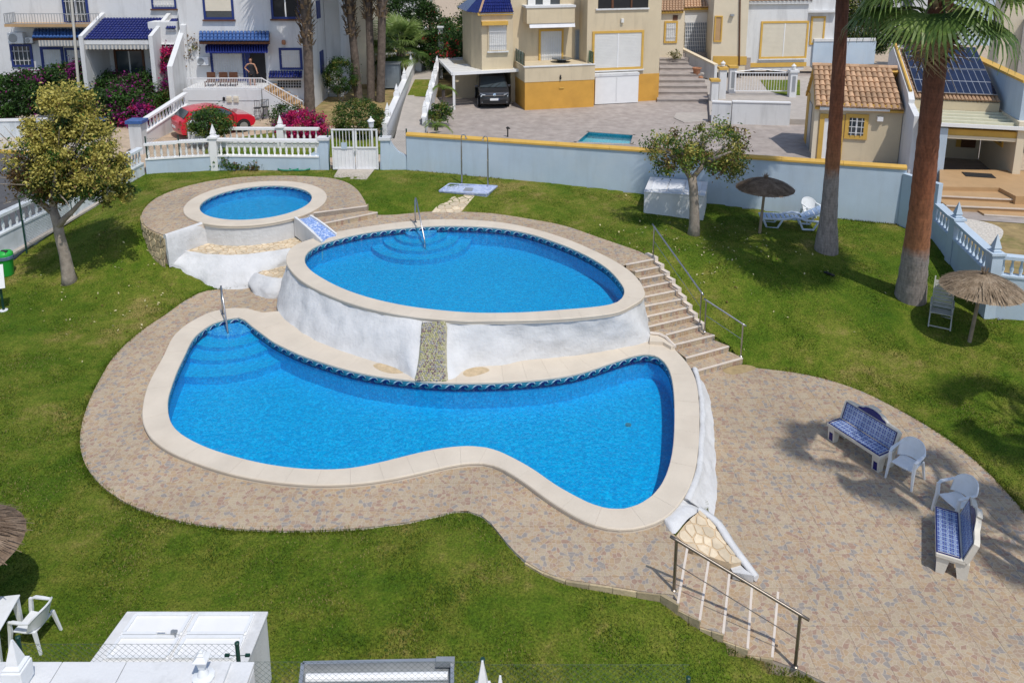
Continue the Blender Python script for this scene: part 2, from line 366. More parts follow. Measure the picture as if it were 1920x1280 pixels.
# ------------------------------------------------------------------ mesh building
class MB:
	def __init__(self): self.v = []; self.f = []; self.mi = []
	def add(self, vs, fs, mi=0):
		o = len(self.v)
		self.v.extend([tuple(p) for p in vs])
		for f in fs:
			self.f.append([o + i for i in f]); self.mi.append(mi)
		return self
	def poly(self, pts, mi=0): return self.add(pts, [list(range(len(pts)))], mi)
	def box(self, c, s, rz=0, mi=0, rot=None):
		h = [x / 2 for x in s]
		q = rot if rot is not None else Matrix.Rotation(rz, 3, 'Z')
		vs = [Vector(c) + q @ Vector((sx * h[0], sy * h[1], sz * h[2])) for sz in (-1, 1) for sy in (-1, 1) for sx in (-1, 1)]
		return self.add(vs, [(0, 2, 3, 1), (4, 5, 7, 6), (0, 1, 5, 4), (2, 6, 7, 3), (0, 4, 6, 2), (1, 3, 7, 5)], mi)
	def bb(self, a, b, mi=0):
		a, b = Vector(a), Vector(b)
		return self.box((a + b) / 2, [abs(x) for x in (b - a)], 0, mi)
	def bar(self, p, q, w, d=None, mi=0, up=(0, 0, 1)):
		p, q = Vector(p), Vector(q); d = d or w
		z = (q - p).normalized(); u = Vector(up)
		if abs(z.dot(u)) > .98: u = Vector((0, 1, 0))
		x = z.cross(u).normalized(); y = x.cross(z)
		vs = [c + x * sx * w / 2 + y * sy * d / 2 for c in (p, q) for sx, sy in ((-1, -1), (1, -1), (1, 1), (-1, 1))]
		return self.add(vs, [(3, 2, 1, 0), (4, 5, 6, 7), (0, 1, 5, 4), (1, 2, 6, 5), (2, 3, 7, 6), (3, 0, 4, 7)], mi)
	def prism(self, pts, z0, z1, mi=0, side=None):
		pts = [(p[0], p[1]) for p in pts]
		a = sum(pts[i - 1][0] * pts[i][1] - pts[i][0] * pts[i - 1][1] for i in range(len(pts)))
		if a < 0: pts = pts[::-1]
		n = len(pts)
		vs = [(x, y, z0) for x, y in pts] + [(x, y, z1) for x, y in pts]
		self.add(vs, [list(range(n))[::-1]], mi); o = len(self.v) - 2 * n
		self.f.append([o + n + i for i in range(n)]); self.mi.append(mi)
		for i in range(n):
			j = (i + 1) % n
			self.f.append([o + i, o + j, o + n + j, o + n + i]); self.mi.append(mi if side is None else side)
		return self
	def loft(self, rows, closed=False, mi=0, cap0=False, cap1=False):
		n = len(rows[0]); vs = [p for r in rows for p in r]; fs = []
		for i in range(len(rows) - 1):
			for j in range(n if closed else n - 1):
				k = (j + 1) % n
				fs.append((i * n + j, i * n + k, (i + 1) * n + k, (i + 1) * n + j))
		if cap0: fs.append(tuple(range(n))[::-1])
		if cap1: fs.append(tuple((len(rows) - 1) * n + i for i in range(n)))
		return self.add(vs, fs, mi)
	def tube(self, pts, r, n=6, mi=0, cap=True, flat=1.0):
		pts = [Vector(p) for p in pts]; rs = r if isinstance(r, (list, tuple)) else [r] * len(pts)
		rows = []; up = None
		for i, p in enumerate(pts):
			t = (pts[min(i + 1, len(pts) - 1)] - pts[max(i - 1, 0)]).normalized()
			if up is None:
				up = Vector((0, 0, 1)) if abs(t.z) < .9 else Vector((0, 1, 0))
			x = t.cross(up).normalized(); y = x.cross(t).normalized(); up = y
			rows.append([p + (x * math.cos(a) + y * math.sin(a) * flat) * rs[i] for a in [2 * math.pi * k / n for k in range(n)]])
		return self.loft(rows, True, mi, cap, cap)
	def lathe(self, prof, n=8, c=(0, 0, 0), mi=0, rot=0):
		c = Vector(c)
		rows = [[c + Vector((r * math.cos(a), r * math.sin(a), z)) for a in [rot + 2 * math.pi * k / n for k in range(n)]] for r, z in prof]
		return self.loft(rows, True, mi, prof[0][0] > 1e-4, prof[-1][0] > 1e-4)
	def mesh(self, name, mats, smooth=False):
		me = bpy.data.meshes.new(name)
		me.from_pydata([tuple(v) for v in self.v], [], self.f)
		for m in (mats if isinstance(mats, (list, tuple)) else [mats]): me.materials.append(M[m] if isinstance(m, str) else m)
		if any(self.mi): me.polygons.foreach_set('material_index', self.mi)
		if smooth is True: me.polygons.foreach_set('use_smooth', [True] * len(me.polygons))
		me.validate(); me.update()
		if smooth and smooth is not True:
			me.shade_smooth() if hasattr(me, 'shade_smooth') else None
			try: me.set_sharp_from_angle(angle=R(smooth))
			except Exception: pass
		return me
	def build(self, name, mats, parent=None, loc=None, rz=0, smooth=False, bevel=0):
		o = bpy.data.objects.new(name, self.mesh(name, mats, smooth))
		COL.objects.link(o)
		if parent is not None: o.parent = parent
		if loc is not None: o.location = loc
		if rz: o.rotation_euler = (0, 0, rz)
		if bevel:
			b = o.modifiers.new('bevel', 'BEVEL'); b.width = bevel; b.segments = 2; b.limit_method = 'ANGLE'; b.angle_limit = R(40)
		return o
def tag(o, label=None, cat=None, group=None, kind=None):
	if label: o['label'] = label
	if cat: o['category'] = cat
	if group: o['group'] = group
	if kind: o['kind'] = kind
	return o
def thing(name, label, cat, loc=(0, 0, 0), rz=0, group=None):
	o = bpy.data.objects.new(name, None)
	o.empty_display_size = .2
	COL.objects.link(o); o.location = loc; o.rotation_euler = (0, 0, rz)
	return tag(o, label, cat, group)
def struct(name, mb, m, **k):
	return tag(mb.build(name, m, **k), kind='structure')
def copy_tree(o, parent=None):
	c = o.copy(); COL.objects.link(c)
	if parent is not None: c.parent = parent
	for ch in list(o.children): copy_tree(ch, c)
	return c
def inst(src, parent, loc, rz=0, scale=None):
	c = src.copy(); COL.objects.link(c); c.parent = parent; c.location = loc; c.rotation_euler = (0, 0, rz)
	if scale: c.scale = scale
	return c
# ------------------------------------------------------------------ plan geometry
def smooth_line(pts, step=.2, closed=True):
	P = [Vector(p) for p in pts]; n = len(P); out = []
	for i in range(n if closed else n - 1):
		p0, p1, p2, p3 = [P[k % n] if closed else P[max(0, min(n - 1, k))] for k in (i - 1, i, i + 1, i + 2)]
		for k in range(10):
			t = k / 10
			out.append(.5 * ((2 * p1) + (p2 - p0) * t + (2 * p0 - 5 * p1 + 4 * p2 - p3) * t * t + (3 * p1 - p0 - 3 * p2 + p3) * t ** 3))
	if not closed: out.append(P[-1])
	return resample(out, step, closed)
def resample(pts, step=None, closed=False, n=None):
	P = [Vector(p) for p in pts]
	if closed: P.append(P[0].copy())
	d = [0.0]
	for a, b in zip(P, P[1:]): d.append(d[-1] + (b - a).length)
	L = d[-1]
	if n is None: n = max(3, int(round(L / step)) + (0 if closed else 1))
	out = []; j = 0
	for i in range(n):
		s = L * i / (n if closed else n - 1)
		while j < len(d) - 2 and d[j + 1] < s: j += 1
		u = (s - d[j]) / max(1e-9, d[j + 1] - d[j])
		out.append(P[j].lerp(P[j + 1], min(1, u)))
	return out
def area2(p): return sum(p[i - 1][0] * p[i][1] - p[i][0] * p[i - 1][1] for i in range(len(p)))
def clip_convex(subj, win):
	if area2(win) < 0: win = win[::-1]
	out = [(p[0], p[1]) for p in subj]
	for i in range(len(win)):
		a, b = win[i - 1], win[i]; src, out = out, []
		if not src: return []
		sd_ = [(b[0] - a[0]) * (p[1] - a[1]) - (b[1] - a[1]) * (p[0] - a[0]) for p in src]
		for k in range(len(src)):
			p, q, dp, dq = src[k - 1], src[k], sd_[k - 1], sd_[k]
			if (dp >= 0) != (dq >= 0):
				t = dp / (dp - dq); out.append((p[0] + (q[0] - p[0]) * t, p[1] + (q[1] - p[1]) * t))
			if dq >= 0: out.append(q)
	return out
def inside_np(x, y, poly):
	r = np.zeros(x.shape, bool); n = len(poly)
	for i in range(n):
		x1, y1 = poly[i - 1][0], poly[i - 1][1]; x2, y2 = poly[i][0], poly[i][1]
		if y1 == y2: continue
		c = ((y1 > y) != (y2 > y)) & (x < (x2 - x1) * (y - y1) / (y2 - y1) + x1)
		r ^= c
	return r
def inside(p, poly): return bool(inside_np(np.array([p[0]]), np.array([p[1]]), poly)[0])
def offset_poly(poly, d):
	P = [Vector((p[0], p[1])) for p in poly]; s = 1 if area2(poly) > 0 else -1; out = []
	for i in range(len(P)):
		t = (P[(i + 1) % len(P)] - P[i - 1]).normalized()
		out.append(P[i] + Vector((t.y, -t.x)) * d * s)
	return out
def hit_out(p, nrm, poly, maxd):
	best = None
	for i in range(len(poly)):
		a, b = Vector(poly[i - 1][:2]), Vector(poly[i][:2]); e = b - a
		den = nrm.x * e.y - nrm.y * e.x
		if abs(den) < 1e-9: continue
		w = a - p
		t = (w.x * e.y - w.y * e.x) / den; u = (w.x * nrm.y - w.y * nrm.x) / den
		if 0 <= u <= 1 and 1e-4 < t < maxd and (best is None or t < best): best = t
	return best
def voronoi_cells(bounds, spacing, jitter=.38, seed=1):
	r = random.Random(seed); x0, y0, x1, y1 = bounds
	nx, ny = max(1, int((x1 - x0) / spacing)) + 2, max(1, int((y1 - y0) / spacing)) + 2
	S = {}
	for i in range(-2, nx + 2):
		for j in range(-2, ny + 2):
			S[i, j] = (x0 + (i + .5 + r.uniform(-jitter, jitter) + (.5 if j % 2 else 0)) * spacing, y0 + (j + .5 + r.uniform(-jitter, jitter)) * spacing)
	cells = []
	for i in range(-1, nx + 1):
		for j in range(-1, ny + 1):
			c = S[i, j]; w = spacing * 2
			poly = [(c[0] - w, c[1] - w), (c[0] + w, c[1] - w), (c[0] + w, c[1] + w), (c[0] - w, c[1] + w)]
			for di in (-2, -1, 0, 1, 2):
				for dj in (-2, -1, 0, 1, 2):
					q = S.get((i + di, j + dj))
					if q is None or (di == 0 and dj == 0): continue
					mx, my = (c[0] + q[0]) / 2, (c[1] + q[1]) / 2; nx_, ny_ = c[0] - q[0], c[1] - q[1]
					src, poly = poly, []
					for k in range(len(src)):
						p_, q_ = src[k - 1], src[k]
						dp = (p_[0] - mx) * nx_ + (p_[1] - my) * ny_; dq = (q_[0] - mx) * nx_ + (q_[1] - my) * ny_
						if (dp >= 0) != (dq >= 0):
							t = dp / (dp - dq); poly.append((p_[0] + (q_[0] - p_[0]) * t, p_[1] + (q_[1] - p_[1]) * t))
						if dq >= 0: poly.append(q_)
					if len(poly) < 3: break
			if len(poly) >= 3: cells.append(poly)
	return cells
def shrink(poly, d):
	cx = sum(p[0] for p in poly) / len(poly); cy = sum(p[1] for p in poly) / len(poly)
	out = []
	for p in poly:
		l = math.hypot(p[0] - cx, p[1] - cy)
		k = max(.3, 1 - d * 1.3 / max(l, 1e-6)); out.append((cx + (p[0] - cx) * k, cy + (p[1] - cy) * k))
	return out
# ================================================================== levels
Z_LOW, Z_COP, Z_UP, Z_UCOP, Z_SM, Z_SCOP, Z_TER = 0.0, 0.12, 1.21, 1.25, 1.57, 1.63, -0.65
# ------------------------------------------------------------------ outlines
up_in = smooth_line(GL([(570,487),(578,470),(605,455),(660,440),(720,430),(790,423.5),(850,422),(920,425),(985,435),(1050,456),(1100,478),(1140,503),(1165,530),(1172,546),(1166,560),(1148,570),(1110,576),(1050,581),(980,585.5),(900,586.5),(830,582),(760,573),(700,560),(650,544),(610,525),(580,505)], Z_UCOP), .25)
up_out = smooth_line(GL([(537,489),(541,472),(556,458),(600,443),(640,433),(700,423),(776,414),(846,411),(922,415),(984,425),(1057,446),(1125,475),(1170,500),(1196,523),(1208,545),(1206,557),(1187,570),(1153,585),(1069,595),(984,599),(900,600),(866,600),(781,593),(697,578),(627,556),(570,528),(545,505)], Z_UCOP), .25)
lo_in = smooth_line(GL([(447,593.5),(422,597),(398,605),(370,624),(356,642),(346,663),(332,692),(319,727),(313,752),(315,780),(324,800),(345,818),(385,838),(440,856),(500,870),(560,878),(610,880),(660,877),(720,865),(780,850),(830,840),(880,836),(925,842),(965,860),(1000,880),(1040,908),(1075,928),(1110,945),(1140,953),(1165,954),(1192,948),(1220,932),(1240,910),(1254,880),(1263,840),(1266,790),(1265,740),(1260,705),(1250,682),(1232,666),(1210,662),(1185,666),(1150,677),(1100,694),(1050,705),(980,712.5),(900,716),(830,715.5),(760,710),(700,702),(650,691),(600,676),(560,662),(516,641),(496,627),(473,610),(459,598)], Z_COP), .25)
lo_out = smooth_line(GL([(465,578),(439,577),(415,580),(387,588),(353,606),(331,624),(320,639),(307,667),(288,701),(276,728),(269,758),(269,790),(285,820),(320,845),(370,866),(430,885),(500,899),(560,905),(600,907),(660,905),(720,898),(780,886),(840,872),(880,866),(915,867),(945,878),(985,903),(1020,929),(1060,955),(1100,976),(1140,988),(1180,990),(1220,981),(1250,966),(1280,932),(1297,896),(1306,858),(1310,800),(1309,750),(1303,710),(1288,680),(1262,652),(1247,642),(1225,632),(1200,630),(1150,636),(1069,650),(984,656),(900,660),(820,664),(740,660),(660,640),(600,620),(550,594),(520,582),(500,587),(484,584)], Z_COP), .25)
sm_c = (G(374, 381, Z_SCOP) + G(582, 381, Z_SCOP)) / 2
sm_c.y = (G(477, 347, Z_SCOP).y + G(477, 412, Z_SCOP).y) / 2
sm_r = 2.0
def circle(c, r, n=48, a0=0): return [Vector((c[0] + r * math.cos(a0 + 2 * math.pi * k / n), c[1] + r * math.sin(a0 + 2 * math.pi * k / n))) for k in range(n)]
sm_in, sm_out = circle(sm_c, sm_r, 52), circle(sm_c, 2.52, 60)
deck_low = [Vector(p[:2]) for p in smooth_line(GL([(480,538),(430,541),(385,545),(370,551),(340,568),(310,590),(275,613),(240,641),(210,673),(190,706),(170,745),(156,785),(150,820),(153,850),(166,881),(190,909),(225,935),(260,952),(310,969),(370,982),(440,990),(520,994),(590,993),(650,990.5),(720,984),(790,973),(835,961),(860,957),(882,958),(905,967),(925,985),(942,1007),(962,1030),(985,1051),(1020,1071),(1060,1084),(1110,1092),(1160,1100),(1210,1108),(1263,1114)], Z_LOW), .3, False)]
deck_low += [Vector(p[:2]) for p in GL([(1272,1128),(1290,1026),(1262,1000),(1240,960)], Z_LOW)]
deck_low += [Vector(p[:2]) for p in GL([(1150,760),(1100,690),(800,640),(560,560),(530,545)], Z_LOW)]
deck_up = [Vector(p[:2]) for p in smooth_line(GL([(708,403),(740,402.5),(809,396.5),(866,397),(922,400),(984,409),(1057,423),(1125,446),(1198,471),(1227,485)], Z_UP), .3, False)]
deck_up += [Vector(p[:2]) for p in GL([(1174,496),(1100,520),(800,470),(620,455),(600,432),(596,420)], Z_UP)]
deck_sm = [Vector(p[:2]) for p in smooth_line(GL([(312,442),(286,432),(271,421),(265.5,406),(268,396),(280,381),(302,366.5),(340,352),(390,340),(452,332),(527,329.5),(577,330.5),(620,334),(650,342),(670,356),(682,373),(688,386)], Z_SM), .3, False)]
deck_sm += [Vector(p[:2]) for p in GL([(588,399),(560,410),(480,420),(388,418)], Z_SM)]
terrace = [Vector(p[:2]) for p in smooth_line(GL([(1393,687),(1440,692),(1500,700),(1560,714),(1620,735),(1680,765),(1730,793),(1780,825),(1820,856),(1860,893),(1900,936),(1960,1000),(2060,1090),(2200,1190)], Z_TER), .35, False)]
terrace += [Vector(p[:2]) for p in GL([(2250,1420),(1700,1420),(1620,1320),(1560,1285),(1497,1254),(1449,1236),(1385,1160),(1400,1080),(1415,1092),(1360,1030),(1320,960),(1310,800),(1296,700)], Z_TER)]
# ------------------------------------------------------------------ terrain
ctrl = [(-30,486,.42),(30,486,.42),(120,425,.75),(196,370,1.1),(276,325,1.5),(337,322,1.5),(401,319,1.5),(520,319,1.5),(615,318,1.5),(700,318,1.5),(765,318,1.5),(900,332,1.47),(1080,352,1.4),(1230,372,1.25),(1480,405,.98),(1690,420,.9),(1752,445,.85),(1800,520,.5),(1845,590,.15),(1925,605,.15),(2080,640,.1),
 (130,525,.35),(20,560,.15),(0,700,.05),(0,900,0),(0,1100,0),(0,1270,0),(150,640,.05),(310,1000,-.02),(308,495,.55),(287,470,.78),(270,442,1.2),(262,415,1.38),(270,385,1.5),(340,345,1.52),(450,328,1.53),(600,329,1.53),(690,360,1.5),(700,385,1.4),(705,402,1.22),(385,545,-.01),(340,570,-.03),(275,615,-.03),(210,675,-.03),(150,820,-.03),(225,937,-.03),(370,984,-.03),(520,996,-.03),(720,986,-.03),(870,955,-.03),(925,985,-.03),(985,1054,-.06),(1060,1089,-.08),(1130,1108,-.12),(1210,1122,-.15),(1268,1140,-.20),(1313,1164,-.30),(1357,1190,-.41),(1403,1218,-.51),(1449,1238,-.62),(1499,1260,-.69),(1580,1300,-.7),(900,1270,-.05),(700,1150,-.02),(300,1150,0),(1100,1270,-.25),(1300,1290,-.5),(1500,1330,-.7),
 (740,400,1.19),(866,394,1.2),(984,406,1.18),(1057,420,1.18),(1125,443,1.18),(1198,468,1.18),(1235,484,1.15),(1252,500,.95),(1275,532,.55),(1300,575,.12),(1325,612,-.12),(1350,630,-.25),(1375,650,-.42),(1398,672,-.62),(1440,688,-.66),(1560,710,-.66),(1680,761,-.66),(1780,821,-.66),(1900,932,-.66),(2060,1086,-.66),(1430,437,1.05),(1300,440,1.1),(1350,520,.72),(1430,580,.25),(1500,560,.42),(1550,470,.85),(1707,558,.38),(1640,620,-.02),(1550,660,-.3),(1820,642,-.05),(1750,620,.08),(1900,700,-.25),(1900,820,-.55),(2050,800,-.5),(1100,380,1.35),(1000,370,1.38),(850,360,1.42),(-300,600,.1),(-300,1200,0),(-200,480,.35)]
cp = np.array([tuple(G(*c)) for c in ctrl])
def _tps(r2): return np.where(r2 > 0, .5 * r2 * np.log(np.maximum(r2, 1e-12)), 0)
_n = len(cp); _d2 = ((cp[:, None, :2] - cp[None, :, :2]) ** 2).sum(2)
_A = np.zeros((_n + 3, _n + 3)); _A[:_n, :_n] = _tps(_d2) + np.eye(_n) * .12
_A[:_n, _n] = 1; _A[:_n, _n + 1:] = cp[:, :2]; _A[_n, :_n] = 1; _A[_n + 1:, :_n] = cp[:, :2].T
_w = np.linalg.solve(_A, np.concatenate([cp[:, 2], np.zeros(3)]))
def ground_np(x, y):
	x, y = np.asarray(x, float), np.asarray(y, float); z = _w[_n] + _w[_n + 1] * x + _w[_n + 2] * y
	for i in range(_n): z = z + _w[i] * _tps((x - cp[i, 0]) ** 2 + (y - cp[i, 1]) ** 2)
	return z
def gz(x, y): return float(ground_np(np.array([x]), np.array([y]))[0])
def GT(px, py, z0=.5):
	z = z0
	for _ in range(14):
		p = G(px, py, z); z = .5 * z + .5 * gz(p.x, p.y)
	return G(px, py, z)
lawn_edge = GL([(-330,640)], .2) + [G(-30,489,.40), G(30,488,.42), G(120,427,.75), G(196,371,1.1), G(276,324,1.5), G(401,318,1.5), G(615,317,1.5), G(765,317,1.5), G(1080,351,1.4), G(1480,404,.98), G(1690,418,.9), G(1750,440,.9), G(1846,592,.15), G(1930,604,.15), G(2150,635,.1), G(2500,900,-.5), G(2500,1500,-.7), G(-400,1500,0)]
pads = [(deck_low, Z_LOW), (deck_up, Z_UP), (deck_sm, Z_SM), (terrace, Z_TER), ([p.to_2d() for p in up_out], .1), ([p.to_2d() for p in lo_out], Z_LOW)]
stair_zone = [p.to_2d() for p in [G(1174,496,1.21), G(1227.6,485.5,1.21), G(1271,544,.59), G(1315.6,610,-.03), G(1392.7,671,-.5), G(1393,690,-.65), G(1299,700,-.5), G(1212,594,0)]]
low_steps = [p.to_2d() for p in [G(1263,1114,0), G(1262,1000,0), G(1335,960,-.4), G(1428,1088,-.6), G(1504,1120,-.65), G(1499,1255,-.65), G(1403,1215,-.39)]]
st = .2
gx, gy = np.meshgrid(np.arange(-22, 20, st), np.arange(6.0, 35, st), indexing='ij')
gzv = ground_np(gx, gy)
for poly, z in pads:
	gzv = np.where(inside_np(gx, gy, offset_poly(poly, .02)), np.minimum(gzv, z - .06), gzv)
for poly, f in ((stair_zone, None), (low_steps, None)):
	m_ = inside_np(gx, gy, offset_poly(poly, .0)); gzv = np.where(m_, np.minimum(gzv, gzv - .9), gzv)
keep = inside_np(gx, gy, offset_poly(lawn_edge, .3))
for poly, z in pads: keep &= ~inside_np(gx, gy, offset_poly(poly, -.45))
relief = np.array([[.022 * pnoise((a * .9, b * .9, 3)) + .012 * pnoise((a * 3, b * 3, 8)) for a, b in zip(ra, rb)] for ra, rb in zip(gx, gy)])
gzv = gzv + relief
vs = np.stack([gx, gy, gzv], 2).reshape(-1, 3); ny_ = gx.shape[1]; fs = []
for i in range(gx.shape[0] - 1):
	for j in range(ny_ - 1):
		if keep[i, j] and keep[i + 1, j] and keep[i, j + 1] and keep[i + 1, j + 1]:
			fs.append((i * ny_ + j, (i + 1) * ny_ + j, (i + 1) * ny_ + j + 1, i * ny_ + j + 1))
used = np.unique(np.array(fs)); idx = -np.ones(len(vs), int); idx[used] = np.arange(len(used))
lw = MB(); lw.v = [tuple(v) for v in vs[used]]; lw.f = [tuple(idx[list(f)]) for f in fs]; lw.mi = [0] * len(fs)
struct('lawn', lw, 'lawn', smooth=True)
g_ = MB(); g_.poly([(-2500, -600, -1.6), (2500, -600, -1.6), (2500, 2500, -1.6), (-2500, 2500, -1.6)])
struct('ground', g_, 'tan_ground')
# grass blades, mown short; thicker tufts along every edge
def grass():
	n = 420000
	lim = [p.to_2d() for p in lawn_edge]
	x = rng.uniform(-19, 17.5, n * 4); y = rng.uniform(9.3, 33, n * 4)
	# denser near the camera
	k = rng.uniform(0, 1, n * 4) < np.clip(14.0 / y, .25, 1) ** 1.3
	x, y = x[k], y[k]
	ok = (np.abs(x) < y * .72 + 1.0) & inside_np(x, y, lim)
	for poly, z in pads: ok &= ~inside_np(x, y, poly)
	ok &= ~inside_np(x, y, stair_zone) & ~inside_np(x, y, low_steps)
	x, y = x[ok][:n], y[ok][:n]
	z = ground_np(x, y) - .01
	m = len(x)
	h = rng.uniform(.018, .045, m); a = rng.uniform(0, 2 * np.pi, m); w = rng.uniform(.008, .016, m); ln = rng.uniform(0, .04, m); la = rng.uniform(0, 2 * np.pi, m)
	v = np.zeros((m, 3, 3))
	v[:, 0] = np.stack([x - np.cos(a) * w, y - np.sin(a) * w, z], 1)
	v[:, 1] = np.stack([x + np.cos(a) * w, y + np.sin(a) * w, z], 1)
	v[:, 2] = np.stack([x + np.cos(la) * ln, y + np.sin(la) * ln, z + h], 1)
	me = bpy.data.meshes.new('grass')
	me.vertices.add(3 * m); me.vertices.foreach_set('co', v.reshape(-1))
	me.loops.add(3 * m); me.loops.foreach_set('vertex_index', np.arange(3 * m, dtype=np.int32))
	me.polygons.add(m); me.polygons.foreach_set('loop_start', np.arange(0, 3 * m, 3, dtype=np.int32))
	for q_ in ('lawn', 'blade_dry', 'blade_dark', 'blade_light'): me.materials.append(M[q_])
	patch = np.array([pnoise((a_ * .8, b_ * .8, 5)) for a_, b_ in zip(x, y)])
	u_ = rng.uniform(0, 1, m) + patch * .35
	me.polygons.foreach_set('material_index', np.where(u_ > .93, 1, np.where(u_ < .18, 2, np.where(u_ > .72, 3, 0))).astype(np.int32))
	me.update(calc_edges=True)
	o = bpy.data.objects.new('grass', me); COL.objects.link(o)
	tag(o, 'short mown green grass blades covering the whole lawn', None, None, 'stuff')
grass()
# ------------------------------------------------------------------ paved decks
def shared_tile(cell, w):
	mb = MB(); mb.prism([(-w / 2, -w / 2), (w / 2, -w / 2), (w / 2, w / 2), (-w / 2, w / 2)], -.02, 0); return mb.mesh('paving_tile', ['deck'])
tile_budget = {'n': 0}
def paved(name, poly, z, size, n_single, skip=(), hole=(), ang=0.0, thick=.3, side='nosing', org=(0, 0)):
	slab = MB(); ca, sa = math.cos(ang), math.sin(ang)
	L = [((p[0] - org[0]) * ca + (p[1] - org[1]) * sa, -(p[0] - org[0]) * sa + (p[1] - org[1]) * ca) for p in poly]
	x0, x1 = min(p[0] for p in L), max(p[0] for p in L); y0, y1 = min(p[1] for p in L), max(p[1] for p in L)
	tiles = []; far_bits = []; j = .0035
	world2 = lambda p: (org[0] + p[0] * ca - p[1] * sa, org[1] + p[0] * sa + p[1] * ca)
	for i in range(int(math.floor(x0 / size)), int(math.ceil(x1 / size))):
		for k in range(int(math.floor(y0 / size)), int(math.ceil(y1 / size))):
			win = [(i * size + j, k * size + j), ((i + 1) * size - j, k * size + j), ((i + 1) * size - j, (k + 1) * size - j), (i * size + j, (k + 1) * size - j)]
			for sub_ in range(1):
				c = clip_convex(L, win)
				if len(c) < 3 or abs(area2(c)) < 1e-3: continue
				cw = [world2(p) for p in c]
				if any(all(inside(p, s) for p in cw) for s in skip): continue
				parts = [(win, c, cw)]
				if any(any(inside(p, s) for p in cw) for s in hole):
					parts = []; q = 6
					for u in range(q):
						for v in range(q):
							w2 = [(i * size + a * size / q, k * size + b * size / q) for a, b in ((u, v), (u + 1, v), (u + 1, v + 1), (u, v + 1))]
							c2 = clip_convex(c, w2)
							if len(c2) < 3: continue
							cw2 = [world2(p) for p in c2]
							if not any(any(inside(p, s) for p in cw2) for s in hole): parts.append((w2, c2, cw2))
				for w2, c2, cw2 in parts:
					cb = [(*p, z - .006) for p in ([world2(p) for p in clip_convex(L, [(i * size, k * size), ((i + 1) * size, k * size), ((i + 1) * size, (k + 1) * size), (i * size, (k + 1) * size)])] if len(parts) == 1 and w2 is win else cw2)]
					slab.poly(cb if area2(cb) > 0 else cb[::-1], 0)
					mx, my = sum(p[0] for p in cw2) / len(cw2), sum(p[1] for p in cw2) / len(cw2)
					a, b, Z = PX((mx, my, z))
					vis = -20 < a < 1940 and -20 < b < 1300
					if not vis and (a < -400 or a > 2300): continue
					if w2 is not win: far_bits.append(cw2); continue
					full = len(c2) == 4 and abs(abs(area2(c2)) / 2 - (size - 2 * j) ** 2) < 1e-4
					tiles.append((0 if vis else 1, Z, cw2, full, (mx, my)))
	pq = poly if area2(poly) > 0 else poly[::-1]
	for p, q in zip(pq, pq[1:] + pq[:1]):
		if any(inside(((p[0] + q[0]) / 2, (p[1] + q[1]) / 2), s) or inside(p, s) or inside(q, s) for s in skip): continue
		slab.poly([(p[0], p[1], z - thick), (q[0], q[1], z - thick), (q[0], q[1], z - .004), (p[0], p[1], z - .004)], 1)
	base = struct(name, slab, ['grout', side])
	tiles.sort(key=lambda t: t[:2])
	far = MB()
	for cw in far_bits: far.prism(cw, z - .02, z)
	share = None; cnt = 0
	r = random.Random(5)
	for v, Z, cw, full, (mx, my) in tiles:
		dz = r.uniform(-.0012, .0012)
		if cnt < n_single and v == 0:
			cnt += 1
			if full:
				if share is None: share = shared_tile(None, size - 2 * j)
				o = bpy.data.objects.new('paving_tile', share); COL.objects.link(o)
				o.location = (mx, my, z + dz); o.rotation_euler = (0, 0, ang); o.parent = base
			else:
				t = MB(); t.prism(cw, z - .02, z + dz); t.build('paving_tile', ['deck'], base)
		else: far.prism(cw, z - .02, z + dz)
	if far.v: tag(far.build('distant_tiles', ['deck'], base), kind='stuff')
	return base
up_o2, lo_o2, sm_o2 = [p.to_2d() for p in up_out], [p.to_2d() for p in lo_out], sm_out
up_i2, lo_i2 = [p.to_2d() for p in up_in], [p.to_2d() for p in lo_in]
lo_skip = [offset_poly(lo_o2, -.12), offset_poly(up_o2, -.3)]
d_low = paved('lower_pool_deck', deck_low, Z_LOW, .42, 290, lo_skip, [lo_i2])
d_up = paved('upper_pool_deck', deck_up, Z_UP, .42, 120, [offset_poly(up_o2, -.15)], [up_i2], 0, 1.3)
d_sm = paved('small_pool_deck', deck_sm, Z_SM, .42, 120, [offset_poly(sm_o2, -.15)], [sm_in], 0, 1.7)
d_ter = paved('terrace', terrace, Z_TER, .42, 290)
# ------------------------------------------------------------------ the three pools
def frieze_mesh():
	mb = MB()
	base = [(0, 0), (1, 0), (1, 1), (0, 1)]
	def put(pts, mi, off): mb.poly([(x - .5, -off, z - .5) for x, z in pts], mi)
	mb.box((0, .01, 0), (.98, .02, 1), 0, 0)
	put([(.01, .02), (.99, .02), (.99, .22), (.86, .2), (.74, .28), (.68, .42), (.70, .58), (.78, .64), (.83, .58), (.80, .50), (.90, .48), (.96, .62), (.88, .82), (.70, .88), (.52, .78), (.40, .55), (.24, .34), (.01, .24)], 1, .0015)
	put([(.26, .40), (.42, .66), (.56, .86), (.72, .95), (.90, .88), (.98, .66), (1.0, .70), (.95, .94), (.76, 1.0), (.54, .96), (.36, .76), (.20, .44)], 2, .003)
	return mb.mesh('wave_tile', ['frieze_teal', 'frieze_navy', 'frieze_white'])
M['frieze_teal'] = mat('frieze_turquoise', (.04, .22, .30), .25, .15, 8, 0)
M['frieze_navy'] = mat('frieze_navy', (.01, .02, .13), .25, .15, 8, 0)
M['frieze_white'] = mat('frieze_white', (.62, .68, .72), .25, .08, 8, 0)
FM = frieze_mesh()
